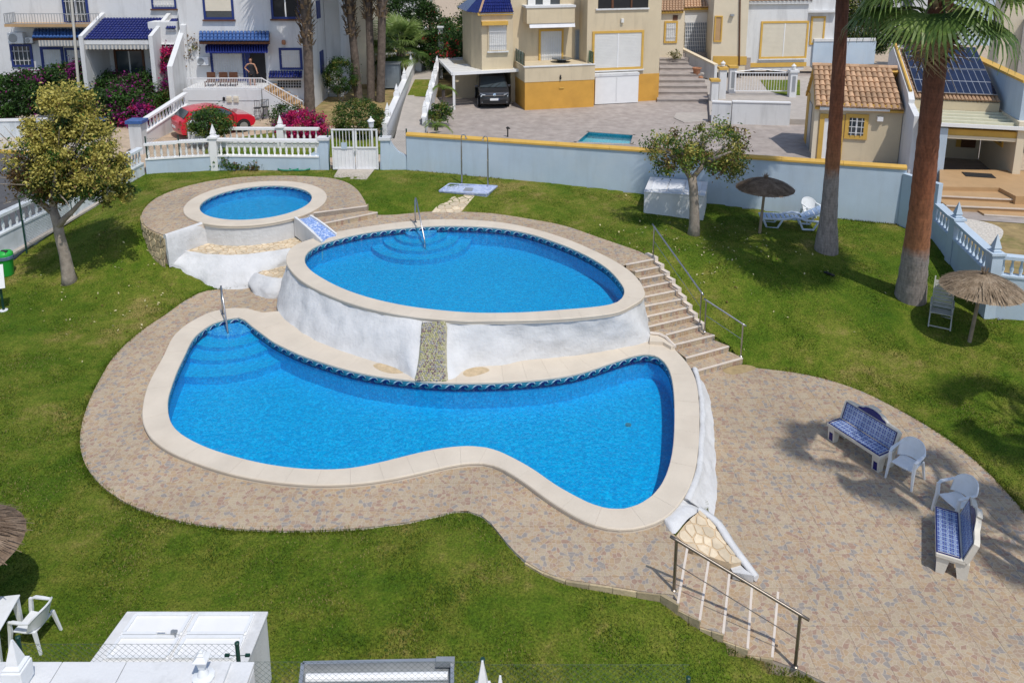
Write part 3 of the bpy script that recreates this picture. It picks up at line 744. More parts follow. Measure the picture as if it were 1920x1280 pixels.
def pool(label, inner, outer, z_top, depth, stone, frieze=True, fh_=.19, steps=None, water_gap=.13, mos='mosaic', skip_stone=None):
	inner = [Vector((p[0], p[1])) for p in inner]; outer = [Vector((p[0], p[1])) for p in outer]
	if area2(inner) < 0: inner = inner[::-1]
	if area2(outer) < 0: outer = outer[::-1]
	cx = sum(p.x for p in inner) / len(inner); cy = sum(p.y for p in inner) / len(inner)
	root = thing('swimming_pool', label, 'pool', (cx, cy, z_top))
	o3 = Vector((cx, cy, z_top))
	L = lambda p, z: Vector((p[0] - cx, p[1] - cy, z - z_top))
	N = len(inner)
	zb = z_top - depth
	wall = MB(); wall.loft([[L(p, zb) for p in inner], [L(p, z_top - .055) for p in inner]], True)
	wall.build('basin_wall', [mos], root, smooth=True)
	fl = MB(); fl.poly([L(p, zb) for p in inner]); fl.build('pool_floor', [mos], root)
	gr = offset_poly(inner, .012)
	wt = MB(); wt.poly([L(p, z_top - water_gap) for p in gr]); wt.build('water', ['water'], root)
	# coping stones
	per = sum((inner[i] - inner[i - 1]).length for i in range(N)); n = int(per / stone)
	ring = resample(inner, None, True, n * 4)
	pair = []
	for i in range(len(ring)):
		t = (ring[(i + 1) % len(ring)] - ring[i - 1]).normalized(); nrm = Vector((t.y, -t.x))
		d = hit_out(ring[i], nrm, outer, 2.2)
		pair.append((ring[i], ring[i] + nrm * (d if d else .55), nrm))
	for s in range(n):
		seg = [pair[(4 * s + k) % len(pair)] for k in range(5)]
		if skip_stone and skip_stone(seg[2][0], seg[2][1]): continue
		jt = .0014; a = list(seg)
		top, bot = z_top + random.uniform(-.0015, .0015), z_top - .055
		e0 = (a[1][0] - a[0][0]).normalized() * jt; e1 = (a[3][0] - a[4][0]).normalized() * jt
		inn = [p for p, q, m_ in a]; out = [q for p, q, m_ in a]
		inn[0] = inn[0] + e0; out[0] = out[0] + e0; inn[4] = inn[4] + e1; out[4] = out[4] + e1
		lip = [p - m_ * .02 for p, (_, _, m_) in zip(inn, a)]; edge = [q + (q - p).normalized() * .015 for p, q in zip(inn, out)]
		rows = [[L(p, bot) for p in inn], [L(p, bot) for p in lip], [L(p, top - .012) for p in lip], [L(p + (q - p).normalized() * .012, top) for p, q in zip(lip, out)], [L(q, top) for q in out], [L(q, top - .02) for q in edge], [L(q, bot) for q in edge]]
		c = MB(); c.loft(rows)
		for e in (0, 4): c.poly([r[e] for r in (rows if e == 4 else rows[::-1])])
		c.build('coping_stone', ['coping'], root)
	bed = MB(); ri = [L(p, z_top - .05) for p, q, m_ in pair]; ro = [L(q, z_top - .05) for p, q, m_ in pair]
	rb = [L(q, z_top - .12) for p, q, m_ in pair]
	bed.loft([[p - Vector((0, 0, .004)) for p in ri], [p - Vector((0, 0, .004)) for p in ro], rb], True); bed.build('coping_bed', ['coping'], root)
	# wave frieze: the tiles on the sides that face the picture
	if frieze:
		nt = int(per / .34); rr = resample(inner, None, True, nt)
		for i in range(nt):
			a, b = rr[i], rr[(i + 1) % nt]; m_ = (a + b) / 2; t = (b - a).normalized(); inn = Vector((-t.y, t.x))
			v = Vector((0, 0)) - m_
			if inn.dot(v.normalized()) < .05: continue
			o = bpy.data.objects.new('wave_tile', FM); COL.objects.link(o); o.parent = root
			o.location = L(m_ + inn * .024, z_top - .06 - fh_ / 2)
			q = -t
			o.rotation_euler = (0, 0, math.atan2(-inn.x, inn.y) + math.pi)
			o.scale = ((b - a).length, 1, fh_)
	if steps:
		c0, rads, drops = steps
		for r_, d_ in zip(rads, drops):
			ck = circle(c0, r_, 36)
			po = clip_convex([(p.x, p.y) for p in offset_poly(inner, -.003)], [(p.x, p.y) for p in ck])
			if len(po) > 2:
				s_ = MB(); s_.prism([(p[0] - cx, p[1] - cy) for p in po], zb - z_top + .003 * r_, -d_ - water_gap)
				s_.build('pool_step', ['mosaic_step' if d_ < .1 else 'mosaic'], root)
	return root
c_up = G(789, 424, Z_UCOP); c_lo = G(437, 593, Z_COP)
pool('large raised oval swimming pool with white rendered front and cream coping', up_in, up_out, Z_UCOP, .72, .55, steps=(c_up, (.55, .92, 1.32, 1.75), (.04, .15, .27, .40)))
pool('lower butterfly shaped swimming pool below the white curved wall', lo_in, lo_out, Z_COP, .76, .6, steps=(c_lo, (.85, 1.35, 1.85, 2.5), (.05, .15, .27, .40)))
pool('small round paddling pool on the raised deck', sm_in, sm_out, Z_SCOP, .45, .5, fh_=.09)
# ================================================================== rendered walls, planters, stairs, rails
def wobble(p, amp, f=1.6, seed=0):
	n = pnoise((p[0] * f + seed, p[1] * f, p[2] * f)); n2 = pnoise((p[0] * f * 3 + seed, p[1] * f * 3, p[2] * f * 3))
	return amp * (n + .4 * n2)
def soft_wall(name, base, top, thick, parent=None, seed=0, amp=.05, rows=10, mats=('whitewash',), bulge=.05, label=None, cat=None, step=.12, inner_drop=.35, closed=False):
	n = max(6, int(sum((Vector(b) - Vector(a)).length for a, b in zip(top, top[1:])) / step))
	B, T = resample(base, n=n), resample(top, n=n); mb = MB(); grid = []
	cen = sum(T, Vector()) / n
	for i in range(rows + 1):
		t = i / rows; row = []
		for j in range(n):
			p = B[j].lerp(T[j], t)
			tg = (T[min(n - 1, j + 1)] - T[max(0, j - 1)]); nr = Vector((tg.y, -tg.x, 0)).normalized()
			p = p + nr * (bulge * math.sin(math.pi * min(1, t * 1.05)) + wobble(p, amp * (1 if 0 < i < rows else .5), 2.5, seed))
			row.append(p)
		grid.append(row)
	for k, (ins, up) in enumerate(((.25, .035), (.6, .035), (1, 0), (1.0, -inner_drop))):
		row = []
		for j in range(n):
			tg = (T[min(n - 1, j + 1)] - T[max(0, j - 1)]); nr = Vector((tg.y, -tg.x, 0)).normalized()
			p = T[j] - nr * thick * ins + Vector((0, 0, up)); p = p + nr * wobble(p, amp * .35, 2.5, seed + 9)
			row.append(p)
		grid.append(row)
	mb.loft(grid)
	for e in (0, n - 1):
		col = [r[e] for r in grid]; mb.poly(col if e else col[::-1])
	o = mb.build(name, list(mats), parent, smooth=True)
	if label: tag(o, label, cat)
	return o
def flag_bed(name, poly3, spacing, seed, label=None, cat=None, parent=None, mats=('crazy_stone', 'mortar'), amp=.01):
	A = np.array([[p[0], p[1], 1] for p in poly3]); zc = np.linalg.lstsq(A, np.array([p[2] for p in poly3]), rcond=None)[0]
	H = lambda x, y: zc[0] * x + zc[1] * y + zc[2]
	pl = [(p[0], p[1]) for p in poly3]
	bed = MB(); bed.poly([(x, y, H(x, y) - .012) for x, y in (pl if area2(pl) > 0 else pl[::-1])])
	b = bed.build(name, [mats[1]], parent)
	if label: tag(b, label, cat)
	else: tag(b, kind='structure')
	sk = MB(); pc_ = pl if area2(pl) > 0 else pl[::-1]; sk.loft([[(x, y, H(x, y) - .6) for x, y in pc_], [(x, y, H(x, y) - .012) for x, y in pc_]], True); sk.build('bed_edge', [mats[1]], b)
	xs, ys = [p[0] for p in pl], [p[1] for p in pl]; r = random.Random(seed)
	for c in voronoi_cells((min(xs), min(ys), max(xs), max(ys)), spacing, .4, seed):
		c = shrink(c, .016)
		q = clip_convex(pl, c)
		if len(q) < 3 or abs(area2(q)) < spacing * spacing * .2: continue
		if area2(q) < 0: q = q[::-1]
		q2 = shrink(q, .01); h = r.uniform(.004, .004 + amp); m = MB()
		m.loft([[(x, y, H(x, y) - .015) for x, y in q], [(x, y, H(x, y) + h - .004) for x, y in q], [(x, y, H(x, y) + h) for x, y in q2]], True, 0, False, True)
		m.build('flagstone', [mats[0]], b)
	return b
# ---- front wall of the large pool
uo = [Vector((p.x, p.y)) for p in up_out]
def on_outer(px, py):
	q = G(px, py, Z_UCOP - .05); k = min(range(len(uo)), key=lambda i: (uo[i] - q.to_2d()).length); return k
kA, kB = on_outer(541, 474), on_outer(1200, 528)
seq = []
i = kA
stepdir = 1 if ((kB - kA) % len(uo)) < 0 else 1
fwd = [(kA + k) % len(uo) for k in range((kB - kA) % len(uo) + 1)]; bwd = [(kA - k) % len(uo) for k in range((kA - kB) % len(uo) + 1)]
meany = lambda s_: sum(uo[i].y for i in s_) / len(s_)
seq = fwd if meany(fwd) < meany(bwd) else bwd
outer_front = [Vector((uo[i].x, uo[i].y, Z_UCOP - .06)) for i in seq]
c0 = sum(uo, Vector((0, 0))) / len(uo)
top_l = [Vector((*(p.to_2d() + (c0 - p.to_2d()).normalized() * .05), p.z)) for p in outer_front]
base_px = [(521,560),(519,575),(523,588),(545,608),(580,633),(620,651),(660,665),(700,678),(740,691),(765,704),(783,713),(842,713),(858,706),(868,696),(900,688),(950,684),(984,676),(1069,668),(1153,655),(1218,640),(1219,622),(1214,600),(1210,570)]
base_l = [G(a, b, .11) for a, b in base_px]
pw = thing('pool_wall', 'thick uneven white rendered wall under the oval pool rim', 'wall', (c0.x, c0.y, 0))
inv = Vector((-c0.x, -c0.y, 0))
soft_wall('rendered_face', [p + inv for p in smooth_line(base_l, .12, False)], [p + inv for p in top_l], .12, pw, 3, .05, 14, bulge=.0, step=.1, inner_drop=.02)
# pebble cascade set in the wall
lft = [G(785,712,.12), G(785.5,690,.12)]
def wall_pt(px, py):
	best = None
	n = 80; B = resample(smooth_line(base_l, .12, False), n=n); T = resample(top_l, n=n)
	for j in range(n):
		for t in [k / 30 for k in range(31)]:
			p = B[j].lerp(T[j], t); a, b, _ = PX(p); d = (a - px) ** 2 + (b - py) ** 2
			if best is None or d < best[0]: best = (d, p)
	return best[1]
casc = thing('pebble_cascade', 'strip of coloured pebbles running down the white wall into the lower pool', 'cascade', wall_pt(813, 705) * 1.0)
cl = casc.location.copy()
cA, cB, cC, cD = wall_pt(788, 603), wall_pt(834, 603), wall_pt(842, 711), wall_pt(784, 711)
wid = [0, .01, .0, -.01, -.01, .0, .02, .05]
rows = []; NR = 7
for k in range(NR + 1):
	t = k / NR; l, r_ = cA.lerp(cD, t), cB.lerp(cC, t); e_ = (r_ - l).normalized(); l = l - e_ * wid[k]; r_ = r_ + e_ * wid[k]; ra = []
	for u in (0, .08, .29, .5, .71, .92, 1):
		ra.append(l.lerp(r_, u) + Vector((0, -.07 if 0 < u < 1 else .06, .02 if 0 < u < 1 else 0)) - cl)
	rows.append(ra)
bk = MB(); bk.loft(rows); bk.build('mortar_bed', ['wet_mortar'], casc)
peb = [MB(), MB(), MB()]; r = random.Random(4)
def pebble(mb, c, a, b, h, rot):
	pr = [(1, -.4), (1, .1), (.75, .6), (.3, .95)]
	rws = []
	for rr, z in pr:
		rws.append([Vector(c) + rot @ Vector((a * rr * math.cos(t), b * rr * math.sin(t), h * z)) for t in [k * math.pi / 3 for k in range(6)]])
	mb.loft(rws, True, 0, False, True)
rt = Vector((0, -1, .3)).to_track_quat('Z', 'Y').to_matrix()
vv = 0
for k in range(len(rows) - 1):
	for t in range(4):
		for u in range(11):
			uu, tt = (u + .5 + (.5 if t % 2 else 0) + r.uniform(-.2, .2)) / 11.5, (t + .5 + r.uniform(-.2, .2)) / 4
			a = rows[k][1].lerp(rows[k][5], uu * 1.08 - .04); b = rows[k + 1][1].lerp(rows[k + 1][5], uu * 1.08 - .04); p = a.lerp(b, tt)
			s_ = r.uniform(.024, .036); pebble(peb[r.choice((0, 0, 1, 1, 2))], p + Vector((0, -.006, 0)), s_, s_ * r.uniform(.7, 1), s_ * .8, rt @ Matrix.Rotation(r.uniform(0, 3), 3, 'Z'))
M['peb_a'] = mat('grey_pebble', (.30, .29, .30), .6, .4, 30, 0)
M['peb_b'] = mat('olive_pebble', (.36, .35, .17), .6, .4, 30, 0)
M['peb_c'] = mat('plum_pebble', (.20, .14, .15), .6, .4, 30, 0)
for mb, m_ in zip(peb, ('peb_a', 'peb_b', 'peb_c')): tag(mb.build('pebbles', [m_], casc), kind='stuff')
M['tan_stain'] = mat('tan_water_stain', (.52, .40, .25), .8, .2, 8, .1, 40)
for q_ in ([(700,684),(725,680),(748,690),(758,698),(735,700),(712,694)], [(868,700),(880,690),(905,688),(918,694),(900,702),(878,706)]):
	m = MB(); m.prism([p.to_2d() for p in smooth_line(GL(q_, Z_COP), .05)], Z_COP - .01, Z_COP + .004); struct('water_stain', m, 'tan_stain')
# ---- small pool: curved front wall, two white planters, stone facing, mosaic chute
fr = [Vector((sm_c.x + 2.47 * math.cos(a), sm_c.y + 2.47 * math.sin(a), 0)) for a in np.linspace(R(208), R(318), 30)]
w_ = MB(); w_.loft([[p + Vector((0, 0, .35)) for p in fr], [p + Vector((0, 0, Z_SCOP - .06)) for p in fr]])
tag(w_.build('wall', ['whitewash'], smooth=True), 'smooth white curved wall under the paddling pool rim', 'wall')
# side wing from the deck corner up to the rim
wing_t = [G(311,442,Z_SM+.02), G(345,431,Z_SM+.02), G(386,417,Z_SM + .02)]
wing_b = [Vector((p.x, p.y, .5)) + Vector((.04, -.06, 0)) for p in wing_t]
soft_wall('wing_wall', wing_b, wing_t, .16, None, 11, .03, 8, label='short white wing wall joining the stone facing to the paddling pool', cat='wall', bulge=.03)
z_p1 = .86
pl1 = thing('planter', 'large white rendered planter bed filled with flagstones below the paddling pool', 'planter', G(430, 500, .4))
o1 = pl1.location.copy()
sub = lambda pts, o: [Vector(p) - o for p in pts]
b1 = [G(309,440,1.5), G(308.5,470,.85), G(308,493,.52), G(330,506,.38), G(352,516,.25), G(372,529,.1), G(385,540,-.02), G(420,544,-.02), G(455,543,-.02), G(482,538,-.02), G(505,530,.0), G(535,520,.0)]
t1 = [G(312,443,1.5), G(313,452,1.3), G(318,462,1.05), G(331,470,.88), G(352,474,.84), G(380,477,.82), G(410,480,.82), G(440,481,.82), G(470,479,.83), G(500,475,.86), G(525,471,.88), G(545,468,.9)]
soft_wall('planter_wall', sub(smooth_line(b1[2:], .12, False), o1), sub(smooth_line(t1[2:], .12, False), o1), .12, pl1, 21, .09, 16, bulge=.10)
soft_wall('planter_end', sub(b1[:3], o1), sub(t1[:3], o1), .2, pl1, 22, .03, 8, bulge=.02)
bed1 = [G(333,463,z_p1), G(352,471,z_p1), G(380,474.5,z_p1), G(410,477,z_p1), G(440,478,z_p1), G(475,475,z_p1), G(505,471,z_p1), G(550,464,z_p1), G(590,449,z_p1), G(575,440,z_p1), G(540,443,z_p1), G(500,449,z_p1), G(440,452,z_p1), G(390,450,z_p1), G(360,452,z_p1)]
b_ = flag_bed('flagstone_bed', sub(bed1, o1), .20, 3, parent=pl1)
b_.pop('kind', None)
pl2 = thing('planter', 'small white planter with flagstones wedged against the oval pool wall', 'planter', G(500, 540, .2))
o2 = pl2.location.copy(); z_p2 = .42
b2 = [G(470,545,-.02), G(476,553,-.02), G(492,559,-.02), G(508,561,-.02), G(524,560,-.02), G(535,556,0)]
t2 = [G(474,512,.35), G(484,517,.44), G(497,521,.46), G(512,524,.48), G(526,525,.5), G(540,524,.5)]
soft_wall('planter_wall', sub(smooth_line(b2, .1, False), o2), sub(smooth_line(t2, .1, False), o2), .13, pl2, 31, .08, 12, bulge=.09)
bed2 = [G(484,512,z_p2), G(497,517,z_p2), G(512,520,z_p2), G(527,522,z_p2), G(545,521,z_p2), G(548,498,z_p2), G(525,497,z_p2), G(503,500,z_p2)]
b_ = flag_bed('flagstone_bed', sub(bed2, o2), .18, 5, parent=pl2)
b_.pop('kind', None)
# honey stone facing left of the small deck: single stones on a curved wall
face = thing('stone_facing', 'rough honey coloured stone facing under the edge of the paddling pool deck', 'wall', (*G(285, 470, .8).to_2d(), .8))
fo = face.location.copy()
ft = [Vector((p[0], p[1], Z_SM - .03)) for p in deck_sm[:12]][::-1]
ft = [Vector((p.x, p.y, p.z)) for p in smooth_line([G(265.5,400,Z_SM), G(266.5,410,Z_SM), G(271,421,Z_SM), G(286,432,Z_SM), G(311,442,Z_SM)], .1, False)]
Lf = [0.0]
for a, b in zip(ft, ft[1:]): Lf.append(Lf[-1] + (b - a).length)
def face_pt(u, z, out=0.0):
	j = max(0, min(len(ft) - 2, max(k for k in range(len(Lf)) if Lf[k] <= u + 1e-6 or k == 0)))
	t = (u - Lf[j]) / (Lf[j + 1] - Lf[j]); p = ft[j].lerp(ft[j + 1], t); tg = (ft[j + 1] - ft[j]).normalized(); nr = Vector((tg.y, -tg.x, 0))
	q = p + nr * (out + .12 * (Z_SM - z)); return Vector((q.x, q.y, z)) - fo
back = MB(); nn = 24
back.loft([[face_pt(Lf[-1] * i / nn * .999, .2) for i in range(nn + 1)], [face_pt(Lf[-1] * i / nn * .999, Z_SM - .02) for i in range(nn + 1)]])
back.build('mortar_backing', ['mortar'], face)
for c in voronoi_cells((0, .3, Lf[-1], Z_SM - .05), .2, .42, 9):
	c = clip_convex(shrink(c, .014), [(.01, .25), (Lf[-1] - .01, .25), (Lf[-1] - .01, Z_SM - .04), (.01, Z_SM - .04)])
	if len(c) < 3 or abs(area2(c)) < .004: continue
	m = MB(); h = random.uniform(.02, .045); ci = shrink(c, .015)
	m.loft([[face_pt(u, z, .0) for u, z in c], [face_pt(u, z, h - .012) for u, z in c], [face_pt(u, z, h) for u, z in ci]], True, 0, False, True); m.build('stone', ['terrace_wall_stone'], face)
# mosaic chute from the small pool to the large one
ch = thing('water_chute', 'blue and white mosaic chute pouring from the paddling pool into the oval pool', 'water chute', G(592, 425, 1.3))
co = ch.location.copy()
tl, tr_, bl, br = G(556,408,1.60), G(580,405,1.60), G(606,455,1.24), G(630,443,1.24)
def chrow(t, lift=0):
	z = 1.56 + (1.25 - 1.56) * (t ** 1.4) + lift
	a, b = tl.lerp(bl, t), tr_.lerp(br, t); a.z = b.z = z
	return [a - co, (a + b) / 2 - Vector((0, 0, .03)) - co, b - co]
m = MB(); m.loft([[p for p in chrow(t)] for t in [k / 10 for k in range(11)]]); m.build('chute_bed', ['mosaic_chute'], ch, smooth=True)
for side, wd in ((0, .10), (2, .06)):
	m = MB(); pr = []
	for k in range(11):
		rr = chrow(k / 10); p = rr[side]; q = p + (rr[side] - rr[1]).normalized() * wd
		z1 = Vector((0, 0, .07))
		pr.append([p - z1 * 5, p + z1, q + z1, q - z1 * 9])
	m.loft(pr); m.poly(pr[0][::-1]); m.poly(pr[-1]); m.build('chute_kerb', ['white'], ch, smooth=False)
fill = MB()
pr = []
for k in range(11):
	rr = chrow(k / 10); pr.append([rr[0] - Vector((0, 0, .02)), rr[0] - Vector((0, 0, 1.2))])
fill.loft(pr); fill.build('chute_side', ['white'], ch)
# steps between the small deck and the upper deck
def stair(name, label, nos, z0, dz, depth_mat='deck', floor=None, curb=None, group=None):
	root = thing(name, label, 'steps', (*((nos[-1][0] + nos[-1][1]) / 2).to_2d(), floor))
	o = root.location.copy()
	for k in range(len(nos)):
		z = z0 - dz * k; a, b = nos[k]
		if k == 0: c, d = a + Vector((0, .3, 0)), b + Vector((0, .3, 0))
		else: c, d = nos[k - 1]
		pts = [a, b, d, c]; t = MB(); t.prism([(p.x - o.x, p.y - o.y) for p in pts], floor - o.z - .05, z - o.z - .012 - (.02 if k == 0 else 0)); t.build('step', [depth_mat], root)
		n = MB(); e = (b - a).normalized(); nr = Vector((e.y, -e.x, 0))
		if nr.y > 0: nr = -nr
		q = [a + nr * .012, b + nr * .012, b - nr * .045, a - nr * .045]
		n.prism([(p.x - o.x, p.y - o.y) for p in q], z - o.z - .03, z - o.z + .003); n.build('step_nosing', ['nosing'], root)
		if k:
			m_ = MB(); q = [a - nr * .047, b - nr * .047, d + nr * .014, c + nr * .014]
			m_.prism([(p.x - o.x, p.y - o.y) for p in q], z - o.z - .02, z - o.z); m_.build('step_tread', [depth_mat], root)
	return root
stair('steps', 'two wide tiled steps from the paddling pool deck to the oval pool deck', [(G(588,399,Z_SM), G(688,386,Z_SM)), (G(603,419.5,Z_SM-.18), G(708,398,Z_SM-.18))], Z_SM, .18, floor=Z_UP)
nosr = [(1227.6,485.5),(1239,499.5),(1249.5,513.6),(1260,527.6),(1271,544),(1281,560),(1291.5,576),(1302,592),(1315.6,610),(1340,628),(1367,649),(1392.7,671)]
nosl = [(1174,496),(1191,509),(1199,523),(1200,540),(1206,557),(1209,574),(1210,594),(1214,613),(1249,627.5),(1265.6,646),(1286,671),(1296,698)]
nos = []
for k in range(12):
	z = Z_UP - .155 * k
	nos.append((G(*nosl[k], z), G(*nosr[k], z)))
s12 = stair('steps', 'long flight of twelve tiled steps curving down beside the oval pool', nos, Z_UP, .155, floor=Z_TER)
so = s12.location.copy()
for k in range(9):
	z = Z_UP - .155 * k; b = nos[k][1]; d = nos[k - 1][1] if k else b + Vector((-.25, .35, 0)); e = (nos[k][1] - nos[k][0]).normalized()
	m = MB(); q = [b + Vector((0, -.012, 0)), b + e * .13 + Vector((0, -.012, 0)), d + e * .13, d]
	m.prism([(p.x - so.x, p.y - so.y) for p in q], z - so.z - .9, z - so.z + .055); m.build('stair_kerb', ['nosing'], s12)
# damp stain by the lowest step
m = MB(); m.prism([p.to_2d() for p in smooth_line(GL([(1355,694),(1375,686),(1400,684),(1418,690),(1400,697),(1372,702)], Z_TER), .06)], Z_TER - .002, Z_TER + .004); struct('damp_patch', m, 'stain')
# small flagstone wedge between stairs and lower pool
wd = [G(1218,637,.26), G(1219,624,.26), G(1236,626,.26), G(1249,632,.26), G(1266,650,.2), G(1258,653,.16), G(1243,642,.2)]
m = MB(); m.prism([p.to_2d() for p in wd], .0, .22)
wg = tag(m.build('stone_wedge', ['coping']), 'small cream stone wedge between the stairs and the lower pool', 'planter')
m = MB(); m.tube([p + Vector((0, 0, -.0)) for p in wd[1:5]], .045, 6); m.build('wedge_kerb', ['nosing'], wg)
# ---- white wall falling from the lower pool to the terrace
tt = [G(1297,690,.06), G(1303,710,.06), G(1309,750,.06), G(1310,800,.06), G(1306,858,.06), G(1298,896,.06), G(1281,935,.06), G(1250,968,.06)]
bb_ = [G(1300,703,Z_TER), G(1319,718,Z_TER), G(1333,755,Z_TER), G(1339,815,Z_TER), G(1343,880,Z_TER), G(1344,930,Z_TER), G(1338,975,Z_TER), G(1345,995,Z_TER+.1), G(1310,990,-.1), G(1262,1003,.02)]
rw = thing('retaining_wall', 'lumpy white rendered retaining wall between the lower pool and the terrace', 'wall', (*tt[4].to_2d(), Z_TER))
ro = rw.location.copy()
T_ = sub(smooth_line(tt, .1, False), ro)
cen2 = Vector((5 - ro.x, 0, 0))
B_ = sub(smooth_line(bb_[:6] + [G(1338,968,Z_TER+.1)], .1, False), ro)
soft_wall('rendered_face', B_, sub(smooth_line(tt[:7], .1, False), ro), .15, rw, 41, .07, 14, bulge=.05, step=.1, inner_drop=.02)
fl_b = [G(1338,968,Z_TER+.1), G(1330,965,-.25), G(1311,958,-.08), G(1290,972,.0), G(1264,1003,.0), G(1252,990,.0), G(1241,975,0)]
m = MB(); fb = resample(sub(fl_b, ro), n=24); fta = resample(sub([G(1281,935,.06), G(1268,950,.06), G(1256,962,.06), G(1245,969,.06), G(1240,970,.05)], ro), n=24)
m.loft([[b.lerp(a, t) + Vector((0, 0, wobble(b, .03) + .05 * math.sin(math.pi * t))) for a, b in zip(fta, fb)] for t in [k / 8 for k in range(9)]]); m.build('rendered_apron', ['whitewash'], rw, smooth=True)
# triangular flagstone planter in front of it with its kerb
tri = [G(1314,957,-.05), G(1343,981,-.13), G(1361,1007,-.23), G(1379,1030,-.33), G(1396,1052,-.43), G(1371,1060,-.44), G(1340,1047,-.30), G(1300,1030,-.12), G(1268,1002,.0), G(1285,982,-.02)]
kb = thing('planter', 'triangular flagstone planter with white kerb at the foot of the pool wall', 'planter', (*G(1330, 1020, -.2).to_2d(), -.65))
ko = kb.location.copy()
b_ = flag_bed('flagstone_bed', sub(tri, ko), .21, 13, parent=kb)
b_.pop('kind', None)
kt = [G(1308,958,-.03), G(1338,980,-.12), G(1356,1008,-.22), G(1374,1033,-.33), G(1395,1062,-.47), G(1413,1085,-.58)]
kbse = [G(1338,972,Z_TER), G(1346,990,Z_TER), G(1362,1020,Z_TER), G(1382,1046,Z_TER), G(1402,1072,Z_TER), G(1418,1090,Z_TER)]
soft_wall('white_kerb', sub(smooth_line(kbse, .1, False), ko), sub(smooth_line(kt, .1, False), ko), .17, kb, 51, .03, 6, bulge=.02, inner_drop=.25)
m = MB(); front = [G(1413,1086,-.6), G(1385,1076,-.47), G(1371,1064,-.44)]
m.prism([p.to_2d() - ko.to_2d() for p in [G(1413,1086,-.58), G(1397,1066,-.48), G(1384,1052,-.46), G(1370,1062,-.46), G(1374,1078,-.56)]], 0, .16); m.build('kerb_end', ['whitewash'], kb)
# ---- shallow steps at the bottom with honey stone side
nf = [(1290,1025),(1330,1048),(1369,1073),(1411,1097),(1460,1109)]
nn_ = [(1272,1130),(1313,1162),(1357,1187),(1403,1215),(1449,1232)]
nos2 = [(G(*nn_[k], -.13 * k), G(*nf[k], -.13 * k)) for k in range(5)]
st2 = thing('steps', 'shallow tiled steps leading from the lower pool deck down to the terrace', 'steps', (*((nos2[4][0] + nos2[4][1]) / 2).to_2d(), Z_TER))
o = st2.location.copy()
for k in range(1, 5):
	z = -.13 * k; a, b = nos2[k]; c, d = nos2[k - 1]
	t = MB(); t.prism([(p.x - o.x, p.y - o.y) for p in (a, b, d, c)], -.15, z - o.z); t.build('step', ['deck'], st2)
	if k:
		pass
for k in range(5):
	z = -.13 * k; a, b = nos2[k]; e = (b - a).normalized(); nr = Vector((e.y, -e.x, 0))
	n = MB(); q = [a + nr * .012, b + nr * .012, b - nr * .03, a - nr * .03]
	n.prism([(p.x - o.x, p.y - o.y) for p in q], z - o.z - .03, z - o.z + .004); n.build('step_nosing', ['nosing'], st2)
side = thing('stone_kerb', 'honey stone facing along the curved edge of the lower deck and steps', 'kerb', (*G(1150, 1105, -.1).to_2d(), -.3))
o = side.location.copy()
path = [G(985,1052,-.0), G(1020,1072.5,0), G(1060,1086,0), G(1110,1094,0), G(1160,1102,0), G(1210,1110,0), G(1263,1116,0), G(1273,1132,0)]
pth = smooth_line(path, .42, False)
pieces = [(p, q, -.006, .32) for p, q in zip(pth, pth[1:])]
for k in range(1, 5):
	a, c = nos2[k][0], nos2[k - 1][0]; c2 = Vector((c.x, c.y, a.z)); pieces.append((c2, c2.lerp(a, .5), -.13 * k - .006, .3)); pieces.append((c2.lerp(a, .5), a, -.13 * k - .006, .3))
for p, q, z, dp in pieces:
	e = (q - p).normalized(); nr = Vector((e.y, -e.x, 0)); h = random.uniform(.008, .03); g1 = e * .005
	m = MB(); pq = [p + g1, q - g1]
	m.prism([(v.x - o.x, v.y - o.y) for v in (pq[0] + nr * h, pq[1] + nr * (h + random.uniform(-.01, .01)), pq[1] - nr * .05, pq[0] - nr * .05)], z - dp - o.z, z - o.z - random.uniform(.0, .02)); m.build('kerb_stone', ['terrace_wall_stone'], side)
